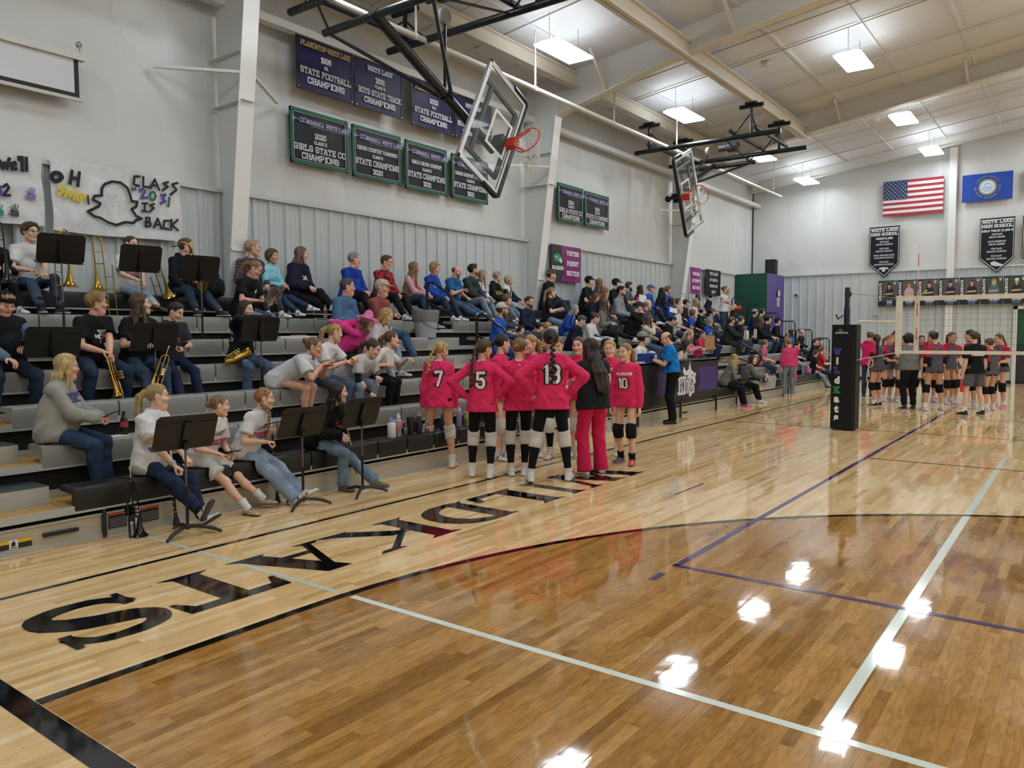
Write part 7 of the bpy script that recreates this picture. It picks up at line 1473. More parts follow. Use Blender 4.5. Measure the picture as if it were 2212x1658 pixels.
for i, (n1, n2, sh_, hr_, lg) in enumerate(PO):
    lb = ['portrait poster with dark hair and black hoodie, first in the row', 'portrait poster with red hair and pale top, second in the row', 'portrait poster holding bright green shoe, third in the row', 'portrait poster with folded arms, fourth in the row', 'portrait poster with long hair and black shirt, fifth in the row', 'portrait poster with outdoor background and blonde hair', 'portrait poster with white cap at the right edge', 'portrait poster beyond the right edge of the picture'][i]
    portrait(i, lb, n1, n2, sh_, hr_, lg, i not in (5, 6), i == 6)
mb = MB(); mb.poly([(29.716, 5.99-1.25-.6*u, 2.6+.9*v) for u, v in ((.2, .42), (.32, .46), (.5, .56), (.46, .62), (.3, .5))])
tag(mb.build('painted_shoe', M('#a5c43a', .6)), 'bright green shoe printed on the third portrait poster', 'print')
sp_root = thing('loudspeaker', 'black loudspeaker standing on the corner room', 'speaker', (29.2, 9.6, 3.84)); MB().box((29.02, 9.42, 3.85), (29.36, 9.78, 4.42)).build('cabinet', M('#141619', .5), sp_root); MB().box((29.05, 9.405, 3.9), (29.33, 9.42, 4.38)).build('grille', M('#22252a', .7), sp_root)
ck = thing('wall_clock', 'round white wall clock on the purple wall', 'clock', (29.16, 9.3, 3.15)); mb = MB().lathe((29.16, 9.325, 3.15), (0, -1, 0), [(0, .15), (.03, .15), (.04, .14)], 24); mb.build('case', M('#1c1a26', .4), ck); MB().lathe((29.16, 9.286, 3.15), (0, -1, 0), [(0, .13), (.003, .13)], 24).build('face', M('#e2e2e2', .5), ck); MB().box((29.155, 9.278, 3.15), (29.165, 9.282, 3.25)).box((29.16, 9.278, 3.145), (29.23, 9.282, 3.155)).build('hands', M('#111111', .5), ck)
nb = thing('notice', 'framed notice with red text below the clock', 'sign', (29.16, 9.31, 2.82)); MB().box((29.04, 9.3, 2.66), (29.3, 9.325, 3.0)).build('frame', M('#cfcfd4', .5), nb); MB().box((29.07, 9.295, 2.7), (29.27, 9.3, 2.95)).build('sheet', M('#d99a98', .6), nb)
sc = thing('security_camera', 'round white security camera on the end wall', 'camera', (29.93, 8.86, 3.13)); MB().lathe((29.93, 8.86, 3.13), (-1, 0, 0), [(0, .07), (.06, .075), (.1, .06)], 14).build('housing', M('#d5d5d5', .4), sc, 40); mb = MB(); mb.ball((29.84, 8.86, 3.11), .045, 10, 6); mb.build('lens', M('#121212', .15), sc, True)
th = thing('thermostat', 'thermostat inside a clear guard box on the end wall', 'thermostat', (29.93, 6.08, 2.3)); MB().box((29.9, 5.99, 2.28), (29.93, 6.17, 2.44)).build('dial_box', M('#c9c9c5', .5), th); mb = MB()
for y in (5.86, 6.3): mb.bar((29.87, y, 2.17), (29.87, y, 2.55), .008, .008)
for z in (2.17, 2.3, 2.42, 2.55): mb.bar((29.87, 5.86, z), (29.87, 6.3, z), .008, .008)
for y in (5.97, 6.08, 6.19): mb.bar((29.87, y, 2.17), (29.87, y, 2.55), .005, .005)
mb.build('guard', M('#b9bcbc', .3), th)
# ------------------------------------------------------------------ volleyball net
NX = 14.2; pole = thing('net_post', 'black wrapped volleyball post with vertical coloured lettering', 'post', (NX, 3.35, 0))
oct_ = [(NX+.2*a, 3.35+.2*b) for a, b in ((-1, -.75), (-.75, -1), (.75, -1), (1, -.75), (1, .75), (.75, 1), (-.75, 1), (-1, .75))]
mb = MB(); mb.prism([(x-NX, y-3.35) for x, y in oct_], (NX, 3.35, .02), (1, 0, 0), (0, 1, 0), (0, 0, 1), 1.8); mb.build('pad', M('#101113', .5, kind='cloth'), pole)
mb = MB(); mb.tube([(NX, 3.35, 1.8), (NX, 3.35, 2.12)], .05, 12); mb.build('sleeve', M('#161d33', .4), pole, True); mb = MB(); mb.tube([(NX, 3.35, 2.1), (NX, 3.35, 2.46)], .042, 12); mb.lathe((NX-.03, 3.33, 2.34), (-1, 0, 0), [(0, .06), (.012, .06)], 14); mb.build('upright', M('#22242a', .4), pole, True)
mb = MB(); mb.tube([(NX-.05, 3.4, 1.98), (NX-.14, 3.46, 1.92), (NX-.2, 3.48, 1.99)], .014, 6); mb.build('crank', M('#1b1c20', .4), pole, True)
for ch, z, c in (('W', 1.36, '#41308a'), ('i', 1.2, '#dcdcdc'), ('L', 1.04, '#41308a'), ('d', .87, '#dcdcdc'), ('K', .7, '#1e7a4a'), ('a', .53, '#dcdcdc'), ('t', .37, '#dcdcdc'), ('s', .21, '#dcdcdc')):
    mb = MB(); fs = slab_text(ch, .12, 1.6, .85) if ch.isupper() else sans_text(ch, .13 if ch in 'dit' else .105, .06); put_flat(mb, fs, (NX-.2025, 3.44, z), (0, -1, 0), (0, 0, 1)); mb.build('letter', M(c, .6), pole)
mb = MB(); put_flat(mb, sans_text('SPALDING', .034, .03), (NX-.2025, 3.38, 1.68), (0, -1, 0), (0, 0, 1)); [mb.poly([(NX-.2025, 3.4+p[0], 1.72+p[1]) for p in f]) for f in (lambda q: (seg_quads(ellipse_arc(0, 0, .025, .02, 0, 300, 10), .008, q), q)[1])([])]; mb.build('lettering', M('#c9c9c9', .6), pole)
NW = M('#d6d0bf', .7, kind='cloth'); net = thing('volleyball_net', 'white taped volleyball net stretched from the wrapped post', 'net', (NX, -2.2, 1.36)); yl, yr = 2.58, -7.0
MB().box((NX-.006, yr, 2.2), (NX+.006, yl, 2.275)).build('top_tape', NW, net); MB().box((NX-.006, yr, 1.33), (NX+.006, yl, 1.385)).build('bottom_tape', NW, net)
MB().box((NX-.008, 2.48, 1.32), (NX+.008, yl, 2.29)).build('end_sleeve', NW, net); MB().box((NX-.012, 2.23, 1.33), (NX+.012, 2.3, 2.28)).build('antenna_sleeve', NW, net)
mb = MB(); z = 1.385
while z < 2.2: mb.bar((NX, yr, z), (NX, yl, z), .0028, .0028); z += .1
y = yr
while y < yl: mb.bar((NX, y, 1.36), (NX, y, 2.22), .0028, .0028); y += .1
o = mb.build('net_mesh', M('#1a1a1a', .8), net); o['kind'] = 'stuff'
mb = MB(); mb.tube([(NX, yl-.02, 1.86), (NX, 3.16, 1.87)], .018, 8); mb.build('side_strap', NW, net, True); mb = MB(); mb.tube([(NX, yl, 2.25), (NX, 3.32, 2.36)], .006, 6); mb.build('top_cable', M('#8c8c88', .4), net)
mb = MB(); mb.tube([(NX, yl, 1.34), (NX-.02, 2.9, 1.27), (NX-.05, 3.02, 1.25), (NX-.1, 3.2, 1.2)], .008, 6); mb.tube([(NX-.03, 2.93, 1.26), (NX-.05, 2.9, 1.15), (NX-.05, 2.95, 1.08), (NX-.05, 3.0, 1.15), (NX-.04, 2.95, 1.26), (NX-.05, 3.0, .95), (NX-.05, 2.99, .83)], .007, 6); mb.build('tie_rope', M('#c9c0a8', .8), net, True)
for k in range(9):
    z0_ = 1.36+k*.2; mb = MB(); mb.tube([(NX-.02, 2.26, z0_), (NX-.02, 2.26, z0_+.2)], .006, 6); mb.build('antenna', M('#c23038' if k % 2 else '#dcd8d4', .5), net)
# ------------------------------------------------------------------ scorer table
tb = thing('scorer_table', 'black and purple scorer table with white cat emblem at the stand front', 'table', (14.3, 6.4, 0)); FY = 6.455
for x0, x1 in ((12.45, 14.31), (14.35, 16.22)): MB().box((x0, FY, .34), (x1, FY+.04, 1.13)).build('front_panel', M('#16171a', .5), tb)
MB().box((12.45, FY, 1.1), (16.22, FY+.44, 1.135)).build('table_top', M('#1b1c1f', .5), tb)
for x in (12.5, 14.33, 16.17): MB().box((x-.02, FY+.002, 0), (x+.02, FY+.038, .34)).build('leg', M('#222326', .4), tb)
pl = lambda x, z, k=1: (x, FY-.001*k-.001, z)
mb = MB(); mb.poly([pl(12.5, .5), pl(14.2, .5), pl(14.2, .95), pl(12.5, .98)]); mb.poly([pl(14.4, .5), pl(16.15, .48), pl(16.15, .98), pl(14.4, .98)]); mb.build('purple_field', M('#3a2a70', .5), tb)
el = lambda cx, cz, rx, rz, k: [pl(cx+rx*math.cos(a), cz+rz*math.sin(a), k) for a in np.linspace(0, 2*pi, 32, endpoint=False)]
[MB().poly(e_).build('black_disc', M('#141518', .5), tb) for e_ in (el(14.62, .74, .62, .4, 2), el(12.75, .74, .5, .36, 2))]
mb = MB(); cat = [(-.28, .2), (-.22, .3), (-.12, .2), (.0, .24), (.06, .4), (.12, .24), (.26, .16), (.38, .15), (.33, .06), (.36, -.05), (.28, -.08), (.2, .02), (.1, .08), (-.05, .12), (-.2, .12)]
mb.poly([pl(14.65+a, .72+b, 3) for a, b in cat]); fs = slab_text('KWL', .36, 1.5, .75, 1.0, .05); put_flat(mb, fs, pl(14.55, .64, 4), (1, 0, 0), (0, 0, 1)); mb.poly([pl(14.65+a, .72+b, 3) for a, b in ((.2, -.02), (.3, -.06), (.28, -.2), (.2, -.12), (.16, -.3), (.06, -.33), (.02, -.27), (.14, -.2))])
mb.build('cat_emblem', M('#d4d4da', .5), tb)
mb = MB(); mb.poly([pl(14.65+a, .72+b, 5) for a, b in ((.16, .12), (.24, .13), (.2, .07))]).poly([pl(14.65+a, .72+b, 5) for a, b in ((.26, -.03), (.31, -.1), (.25, -.12))]); fs = slab_text('KWL', .27, .55, .75, 2.1, .05); put_flat(mb, fs, pl(14.55, .64, 6), (1, 0, 0), (0, 0, 1)); mb.build('emblem_lines', M('#3f3860', .5), tb)
TZ = 1.137
def ball(label, c, r, cols):
    t = thing('volleyball', label, 'ball', (c[0], c[1], c[2]-r)); mb = MB(); mb.ball(c, r, 18, 12); mb.m = [int((i//18) in (3, 4, 8)) for i in range(len(mb.f))]; mb.build('panels', [M(x, .5) for x in cols], t, 'all'); return t
ball('blue and white volleyball on the scorer table beside the official', (13.45, 6.68, TZ+.105), .105, ('#d5d8dc', '#2a55a8'))
t = thing('equipment_case', 'blue ball case on the scorer table left of the volleyball', 'case', (13.1, 6.62, TZ)); MB().box((12.98, 6.5, TZ), (13.2, 6.74, TZ+.17)).build('case_body', M('#20489a', .5), t); MB().box((13.03, 6.49, TZ+.03), (13.12, 6.5, TZ+.13)).build('pocket', M('#16171c', .5), t)
t = thing('paper_stack', 'loose white papers with pink and yellow on the scorer table', 'papers', (12.7, 6.6, TZ)); MB().box((12.55, 6.48, TZ), (12.8, 6.76, TZ+.012)).build('sheet', M('#d8d8d4', .7), t); MB().box((12.6, 6.5, TZ+.012), (12.68, 6.6, TZ+.03)).build('marker', M('#c9b92c', .6), t); MB().box((12.75, 6.52, TZ+.012), (12.85, 6.58, TZ+.04)).build('tape', M('#b8506a', .6), t)
# ------------------------------------------------------------------ bottles, cups, bags
def bottle(label, P, h, r, col, capc='#d8d8d8', kind='flask', group=None, lab=None):
    t = thing('water_bottle', label, 'bottle', P, 0, group); P = np.array(P, float)
    if kind == 'flask':
        mb = MB().lathe(P, (0, 0, 1), [(0, r*.96), (.004, r), (h*.74, r), (h*.8, r*.86), (h*.84, r*.7)], 16); mb.build('flask', M(col, .35), t, 40)
        mb = MB().lathe(P+[0, 0, h*.84], (0, 0, 1), [(0, r*.75), (h*.1, r*.72), (h*.12, r*.5)], 14); mb.tube([P+[r*.5, 0, h*.93], P+[r*.5, 0, h*1.02], P+[0, 0, h*1.06], P+[-r*.5, 0, h*1.02], P+[-r*.5, 0, h*.93]], r*.16, 6); mb.build('lid', M(capc, .5), t, 40)
    elif kind == 'mug':
        mb = MB().lathe(P, (0, 0, 1), [(0, r*.72), (h*.45, r*.8), (h*.5, r), (h*.93, r*1.05)], 18); mb.build('tumbler', M(col, .35), t, 40); mb = MB().lathe(P+[0, 0, h*.93], (0, 0, 1), [(0, r*1.08), (h*.06, r*1.05)], 18); mb.build('lid', M(capc, .4), t, 40); mb = MB(); mb.tube([P+[r, 0, h*.85], P+[r*1.8, 0, h*.85], P+[r*1.8, 0, h*.5], P+[r*.9, 0, h*.5]], r*.16, 6); mb.build('handle', M(col, .4), t, True)
    else:
        mb = MB().lathe(P, (0, 0, 1), [(0, r*.85), (.01, r), (h*.2, r*.94), (h*.3, r), (h*.62, r), (h*.8, r*.5), (h*.9, r*.38)], 16); mb.build('bottle_body', M(col, .12) if col != 'clear' else glass_mat('#c8d4da', .35), t, 40)
        MB().lathe(P+[0, 0, h*.34], (0, 0, 1), [(0, r*1.02), (h*.24, r*1.02)], 16).build('paper_label', M(lab or '#b9bcc2', .6), t, 40); MB().lathe(P+[0, 0, h*.89], (0, 0, 1), [(0, r*.46), (h*.1, r*.46)], 12).build('cap', M(capc, .5), t, 40)
    return t
def onrow(px, row, dy=.1): P = atY(px, 700, rY(row)+dy); return (P[0], P[1], rZ(row))
bottle('cola bottle with red label on the bench beside grey sweatshirt', onrow(260, 2, .14), .225, .034, '#241512', '#141414', 'pet', lab='#a83240')
bottle('half empty cola bottle on the bench by the white sneaker', onrow(703, 6, .06), .22, .032, 'clear', '#c83a3a', 'pet', lab='#8a2c34')
for px, kind, h, r, c, cc, lb in ((843, 'flask', .22, .05, '#d3d4d6', '#8d9ac8', 'white jug with lavender handle leftmost of the bottles on the front bench'), (858, 'flask', .25, .036, '#7f8fb8', '#dadada', 'blue bottle with white loop behind the pink mug'), (857, 'mug', .2, .043, '#b98a90', '#c99aa0', 'dusty pink handled mug on the front bench'), (874, 'pet', .13, .025, 'clear', '#d8d8d8', 'small clear bottle next to pink mug'), (884, 'mug', .22, .046, '#1c1d20', '#1c1d20', 'black handled mug between pink mug and green topped bottle'), (903, 'flask', .26, .034, '#2b2d30', '#7fae7c', 'black bottle with green top on the front bench'), (920, 'pet', .14, .03, '#a8604a', '#d8d4ce', 'small reddish drink bottle left of number 7'), (957, 'flask', .2, .05, '#3c3a86', '#3c3a86', 'dark blue bottle between the knees of number 7'), (990, 'flask', .26, .036, '#8d88a8', '#cfcfd4', 'checked lavender bottle between numbers 7 and 5'), (1007, 'mug', .2, .045, '#a3a84a', '#b9b9a8', 'yellow green tumbler beside number 5')):
    bottle(lb, onrow(px, 1, .2 if px in (858, 874) else .12), h, r, c, cc, kind)
for px, kind, h, r, c, cc, lb in ((1646, 'flask', .24, .036, '#6b6aa8', '#d4d4d4', 'purple flask leftmost on the far front bench'), (1657, 'mug', .18, .045, '#d2d4d6', '#d2d4d6', 'white jug on the far front bench'), (1666, 'mug', .16, .045, '#33507e', '#33507e', 'dark blue tumbler on the far front bench'), (1674, 'flask', .14, .04, '#c8762c', '#c8762c', 'orange bottle on the far front bench')): bottle(lb, onrow(px, 1, .12), h, r, c, cc, kind)
bottle('purple flask on the second row behind dusty pink tee', onrow(1664, 2, .12), .26, .038, '#8a5a9a', '#a8a8b8', 'flask'); bottle('orange toy bottle beside purple flask on second row', onrow(1670, 2, .16), .15, .045, '#c8702c', '#d8d8d8', 'flask'); bottle('red bottle on the bench below the bearded person', onrow(1170, 5, .14), .24, .034, '#c04454', '#17171a', 'flask')
def held(info, side, local=(0, 0, 0)):
    i = 0 if side == 'L' else 1; v = info['W'][i]+nrm(info['W'][i]-info['E'][i])*.08*info['s']+np.array(local)*info['s']; c, s_ = math.cos(info['yaw']), math.sin(info['yaw']); return info['loc']+np.array([v[0]*c-v[1]*s_, v[0]*s_+v[1]*c, v[2]])
def tow(info, v): c, s_ = math.cos(info['yaw']), math.sin(info['yaw']); v = np.array(v, float); return info['loc']+np.array([v[0]*c-v[1]*s_, v[0]*s_+v[1]*c, v[2]])
def hang_bottle(label, P, col, capc, h=.27, r=.04):
    return bottle(label, (P[0], P[1], P[2]-h*1.02), h, r, col, capc, 'flask')
hang_bottle('red water bottle carried by black tee beyond the net', held(P_['n13'][1], 'L'), '#c83a42', '#c83a42'); hang_bottle('blue water bottle hanging beside grey shorts', held(P_['n13'][1], 'R', (.1, -.05, -.02)), '#4a78b8', '#9aa8b8')
hang_bottle('grey green bottle in left hand of hot pink sweater', held(P_['gs'][1], 'L'), '#5f7274', '#5f7274'); hang_bottle('bright pink bottle in right hand of hot pink sweater', held(P_['gs'][1], 'R'), '#d0509a', '#d88ab8')
def phone(label, P, col='#131316', rz=0., tilt=.5):
    t = thing('phone', label, 'phone', P, rz, None, True); mb = MB(); mb.obox((0, 0, 0), ((math.cos(tilt), 0, math.sin(tilt)), (0, 1, 0), (-math.sin(tilt), 0, math.cos(tilt))), (.075, .037, .0045)); mb.build('case', M(col, .35), t)
    n = np.array([-math.sin(tilt), 0, math.cos(tilt)]); mb = MB(); mb.obox(n*.0048, ((math.cos(tilt), 0, math.sin(tilt)), (0, 1, 0), n), (.07, .033, .0006)); mb.build('screen', M('#20242c', .1), t); return t
for k, sd_, lb, col, tl in (('w1', 'L', 'black phone held by grey sweatshirt at the aisle', '#131316', .4), ('b5', 'L', 'black phone held by backwards cap', '#131316', .5), ('f2', 'L', 'dark phone in lap of the smallest front row member', '#1a1a1e', .1), ('f3', 'L', 'black phone held up by ripped light jeans in front row', '#131318', .2), ('a11', 'R', 'black phone held up by blue tee with goatee', '#131316', .9), ('s6', 'R', 'white phone held by long blonde side hair', '#cfcfd2', 1.0), ('b8', 'R', 'dark phone held by grey tee with navy jeans', '#131316', .5)):
    phone(lb, held(P_[k][1], sd_, (.03, 0, .03)), col, P_[k][1]['yaw'], tl)
def bag(label, P, col, w_=.11, d_=.08, h=.22, text=None):
    t = thing('popcorn_bag', label, 'bag', P, random.uniform(-.3, .3), None, True); n = 10
    mb = MB(); lo = [(-w_*.9, -d_*.8), (w_*.9, -d_*.8), (w_*.9, d_*.8), (-w_*.9, d_*.8)]; mid = [(a*1.08, b*1.1) for a, b in lo]; tp = [(a*1.1, b*1.0) for a, b in lo]; rings = [[(a/2, b/2, z) for a, b in q] for q, z in ((lo, 0), (mid, h*.5), (tp, h))]
    vs = [p for rr in rings for p in rr]; mb.add(vs, [(i*4+k, i*4+(k+1) % 4, (i+1)*4+(k+1) % 4, (i+1)*4+k) for i in range(2) for k in range(4)]+[(3, 2, 1, 0)]); mb.build('paper', M(col, .75), t)
    mb = MB(); [mb.ball((random.uniform(-w_, w_)*.35, random.uniform(-d_, d_)*.3, h*.95+random.uniform(-.01, .015)), .014, 6, 4) for _ in range(16)]; o = mb.build('popcorn', M('#d8c88a', .8), t); o['kind'] = 'stuff'; return t
bag('white popcorn bag held by black trousers in third row', held(P_['s4'][1], 'R', (-.06, .06, -.06)), '#d3cfc2', .13, .1, .25); bag('white popcorn bag held by camouflage cap in fourth row', held(P_['g11'][1], 'L', (.02, 0, -.05)), '#d3d0c6', .13, .1, .25); bag('striped popcorn bag held by brown updo in fourth row', held(P_['g12'][1], 'L', (.02, 0, -.03)), '#c9c4ae', .13, .1, .25)
def sheet_thing(name, label, cat, P, w_, h, nrmv, up, col, lines=0):
    t = thing(name, label, cat, P); n = nrm(nrmv); u = nrm(np.cross(up, n)); v = np.cross(n, u); mb = MB(); mb.obox(P, (u, v, n), (w_/2, h/2, .003)); mb.build('sheet', M(col, .7), t)
    if lines:
        mb = MB(); [mb.obox(np.array(P)+n*.0035+v*(h*.36-h*.72*k/(lines-1)), (u, v, n), (w_*.38*(1 if k % 3 else .7), h*.012, .0003)) for k in range(lines)]; mb.build('print', M('#55585c', .7), t)
    return t
sheet_thing('program', 'open program with tables held up beside small children', 'paper', atY(1197, 718, rY(4)+.0), .17, .25, (-.5, -.8, .3), (0, 0, 1), '#cfcfcb', 9); sheet_thing('program', 'white paper read by white sweatshirt', 'paper', held(P_['e3'][1], 'L', (.06, 0, .03)), .16, .22, (-.3, -.2, .9), (0, 1, .3), '#bfc3c6', 6)
sheet_thing('program', 'white program held by grey polo with dark beard', 'paper', held(P_['e11'][1], 'L', (.06, 0, .05)), .2, .26, (-.5, -.6, .6), (.3, 0, 1), '#d8d8d6', 5); sheet_thing('program', 'folded white program in front of white polo', 'paper', atY(1455, 670, rY(5)-.2), .2, .2, (-.4, -.5, .7), (.5, 0, 1), '#d8d8d6', 4)
sheet_thing('clipboard', 'brown clipboard written on by magenta tee', 'clipboard', atY(1533, 738, rY(3)-.3), .24, .33, (-.75, -.55, .25), (.1, 0, 1), '#a07b45', 0); sheet_thing('clipboard', 'pale folder held low by grey cardigan', 'folder', held(P_['g26'][1], 'L', (.1, 0, -.1)), .22, .3, (-.8, -.5, .2), (.3, 0, 1), '#9a958e', 0)
sheet_thing('paper_sheet', 'white paper lying on the bench beside cola bottle', 'paper', np.array(onrow(242, 2, .1))+[0, 0, .004], .2, .14, (0, 0, 1), (0, 1, 0), '#cfcfcc', 0)
sheet_thing('flyer', 'light flyer lying by the white sneaker on sixth row', 'paper', np.array(onrow(692, 6, .05))+[0, 0, .006], .16, .1, (0, 0, 1), (0, 1, 0), '#b9bcc0', 3)
t = thing('pizza_box', 'flat white box on the fifth row bench', 'box', onrow(635, 5, .12)); P = np.array(onrow(635, 5, .12)); MB().box(tuple(P+[-.3, -.1, 0]), tuple(P+[.32, .12, .035])).build('carton', M('#d8d5d0', .7), t); MB().box(tuple(P+[-.02, -.06, .036]), tuple(P+[.18, .06, .05])).build('booklet', M('#b9808a', .6), t)
# trash can with clear liner in the aisle
t = thing('trash_can', 'white bucket with grey liner in the aisle by the upper handrail', 'trash can', (9.86, 9.2, dZ(5)+.152)); P = np.array([9.86, 9.2, dZ(5)+.152])
MB().lathe(P, (0, 0, 1), [(0, .17), (.01, .175), (.42, .225), (.43, .235)], 24).build('bucket', M('#bfc3cc', .45), t, 40); mb = MB().lathe(P+[0, 0, .27], (0, 0, 1), [(0, .215), (.03, .225), (.1, .226), (.17, .243), (.2, .238), (.19, .2)], 30); mb.v = [tuple(np.array(v)+np.array([.006*math.sin(i*1.9), .006*math.cos(i*2.7), 0])) for i, v in enumerate(mb.v)]; mb.build('liner', M('#7c7c7c', .25), t, True); mb = MB(); mb.tube([P+[-.215, -.06, .3], P+[-.1, -.24, .17], P+[.1, -.24, .13], P+[.22, -.05, .14]], .006, 6); mb.build('bail', M('#2a2230', .4), t, True)
t = thing('trash_can', 'black lined trash can at the far end of the stand', 'trash can', (25.6, rY(3)+.1, dZ(3))); MB().lathe((25.9, rY(3)+.35, rZ(3)-.1), (0, 0, 1), [(0, .2), (.5, .25), (.52, .26)], 18).build('bin', M('#4a4b4f', .5), t, 40)
# bags
def backpack(label, P, col, s_=1., rz=0., cat='backpack'):
    t = thing('backpack', label, cat, P, rz, None, True); F_ = Field((-.25*s_, -.2*s_, -.05), (.25*s_, .2*s_, .5*s_), .014*s_); F_.cap((0, 0, .1*s_), (0, 0, .3*s_), .15*s_, .12*s_, .03, sq=((0, 1, 0), 1.4)); F_.cap((0, -.1*s_, .1*s_), (0, -.1*s_, .18*s_), .1*s_, .1*s_, .03, sq=((0, 1, 0), 1.6)); F_.folds(.006, 26, 1.); F_.plane((0, 0, .0), (0, 0, -1)); V, Q = F_.mesh(); mk('pack', V, Q, M(col, .8, kind='cloth'), t)
    mb = MB(); mb.tube([(-.03*s_, 0, .4*s_), (-.02*s_, 0, .46*s_), (.02*s_, 0, .46*s_), (.03*s_, 0, .4*s_)], .008, 6); mb.tube([(.08*s_, .08*s_, .36*s_), (.12*s_, .14*s_, .22*s_), (.1*s_, .12*s_, .06*s_)], .014*s_, 6); mb.build('strap', M(col, .85), t, True); return t
backpack('black bag slumped against the white column by the band', (6.3, rY(7)+.02, rZ(7)), '#17171a', .95, .6); P = atY(1745, 800, rY(1)+.16); backpack('pink backpack on the far front bench', (P[0], P[1], rZ(1)), '#b96a98', .62, .3)
P = tow(P_['g25'][1], (.38, .0, .12)); backpack('dark grey bag on the lap of grey sweatshirt', P, '#3b3b3e', .9, .4)
t = thing('folded_bleacher_seat', 'pair of grey folded seat flaps beside white tee with black shorts', 'seat', (5.9, rY(3)+.3, rZ(3))); 
mb = MB(); [mb.obox((5.82+.05*k, rY(3)+.2, rZ(3)+.06), ((.5, 0, .8), (0, 1, 0), (-.8, 0, .5)), (.09, .1, .012)) for k in (0, 1)]; mb.build('flap', M('#74736d', .5), t)
cn = thing('traffic_cone', 'small orange cone behind the pink jerseys', 'cone', onrow(1237, 2, .1)); MB().lathe(onrow(1237, 2, .1), (0, 0, 1), [(0, .09), (.012, .09), (.02, .065), (.28, .015)], 16).build('cone_body', M('#d8622a', .5), cn, 40)
mp = P_['g4'][1]; mt = thing('megaphone', 'red megaphone held by the standing person in white tee', 'megaphone', held(mp, 'L')); MB().lathe(held(mp, 'L', (-.05, 0, .0)), nrm(np.array([.7, -.7, .05])), [(0, .03), (.05, .035), (.26, .1)], 16).build('horn', M('#a82a34', .5), mt, 40)
lp = tow(P_['a3'][1], (.36, 0, .2)); la = thing('laptop', 'open laptop with patterned cover on the lap of black tee', 'laptop', lp, P_['a3'][1]['yaw'], None, True); MB().box((-.12, -.17, -.008), (.12, .17, .008)).build('keyboard', M('#17171a', .4), la); mb = MB(); mb.obox((.17, 0, .1), ((.45, 0, .9), (0, 1, 0), (-.9, 0, .45)), (.115, .17, .006)); mb.build('cover', M('#7d7064', .5, kind='camo'), la)
tag((lambda mb: mb.build('snack', M('#c9c41e', .6), None, True))(MB().ball(held(P_['s2'][1], 'R', (.03, 0, .03)), .022, 8, 6)), 'bright yellow snack held by the pink hair bow', 'snack')
bw = P_['s2'][1]; t = thing('hair_bow', 'bright pink hair bow on third row head', 'hair bow', tow(bw, bw['HO']+bw['HR']@np.array([-.03, 0, .12])*bw['s'])); C_ = tow(bw, bw['HO']+bw['HR']@np.array([-.02, .0, .13])*bw['s']); mb = MB(); [mb.ball(C_+np.array([.045*s, 0, .02]), (.05, .022, .032), 10, 6) for s in (-1, 1)]; mb.ball(C_, (.018, .02, .02), 8, 5); mb.build('loop', M('#d84aa8', .7, kind='cloth'), t, 'all')
# ------------------------------------------------------------------ music stands
SB = M('#0b0b0b', .42)
def music_stand(label, px, py, Yd, base_z, yaw=-90, tilt=22, by=None, w_=.52, h=.32, tier=False):
    C0 = atY(px, py, Yd); yb = Yd+.02 if by is None else by; t = thing('music_stand', label, 'music stand', (C0[0], yb, base_z)); a = math.radians(yaw); n = np.array([math.cos(a)*math.cos(math.radians(tilt)), math.sin(a)*math.cos(math.radians(tilt)), -math.sin(math.radians(tilt))]); u = nrm(np.cross((0, 0, 1), n)); v = np.cross(n, u)
    if v[2] < 0: v = -v
    oc = [(-w_/2+.03, -h/2), (w_/2-.03, -h/2), (w_/2, -h/2+.03), (w_/2, h/2-.03), (w_/2-.03, h/2), (-w_/2+.03, h/2), (-w_/2, h/2-.03), (-w_/2, -h/2+.03)]
    mb = MB(); mb.prism(oc, C0, u, v, n, .006); mb.obox(C0-v*h/2-n*.03, (u, n, v), (w_/2, .035, .004)); mb.obox(C0+v*h*.28+n*.007, (u, v, n), (w_/2, .004, .003)); mb.build('desk', SB, t)
    mb = MB(); mb.obox(C0+n*.015-v*.02, (u, v, n), (.03, .12, .014)); mb.obox(C0+n*.035-v*.11, (u, v, n), (.02, .035, .025)); mb.build('hinge', M('#0d0d0d', .4), t)
    top = C0+n*.035-v*.12; b = np.array([top[0], top[1], base_z]); mid = b+(top-b)*.55; mb = MB(); mb.tube([mid, top], .0095, 8); mb.build('inner_tube', M('#6a625c', .3, .5), t, True); mb = MB(); mb.tube([b+[0, 0, .06], mid], .0135, 8); mb.build('outer_tube', SB, t, True)
    mb = MB(); mb.ball(b+np.array([0, 0, .07]), .026, 10, 6)
    for k in range(3):
        an = a+pi/3+2*pi/3*k; d = np.array([math.cos(an), math.sin(an), 0]); mb.tube([b+[0, 0, .075], b+d*.1+[0, 0, .07], b+d*.2+[0, 0, .045], b+d*.27+[0, 0, .012]], [.016, .018, .017, .012], 8)
    mb.build('foot', M('#1b1c1e', .4), t, True); return t
music_stand('music stand in front of ponytail and navy jeans nearest the camera', 401, 932, 6.02, 0, -96, 24)
music_stand('music stand in front of the ripped light jeans', 654, 910, 6.1, 0, -92, 24); music_stand('music stand beside the flute player in black cardigan', 782, 889, 6.07, 0, -86, 20)
for i, (px, py, lb) in enumerate(((132, 537, 'music stand in front of curly hair in top band row'), (304, 558, 'music stand hiding the face in top band row'), (434, 579, 'music stand in front of the saxophone in top band row'))): music_stand(lb, px, py, rY(6)-.16, dZ(5), -95, 18, w_=.49, h=.33)
for px, py, lb in ((115, 738, 'music stand behind the blonde person in grey sweatshirt'), (334, 727, 'music stand between smiling long hair and grey tee'), (563, 710, 'music stand in front of the covered mouth')): music_stand(lb, px, py, rY(4)-.24, dZ(3), -92, 16, w_=.5, h=.3)
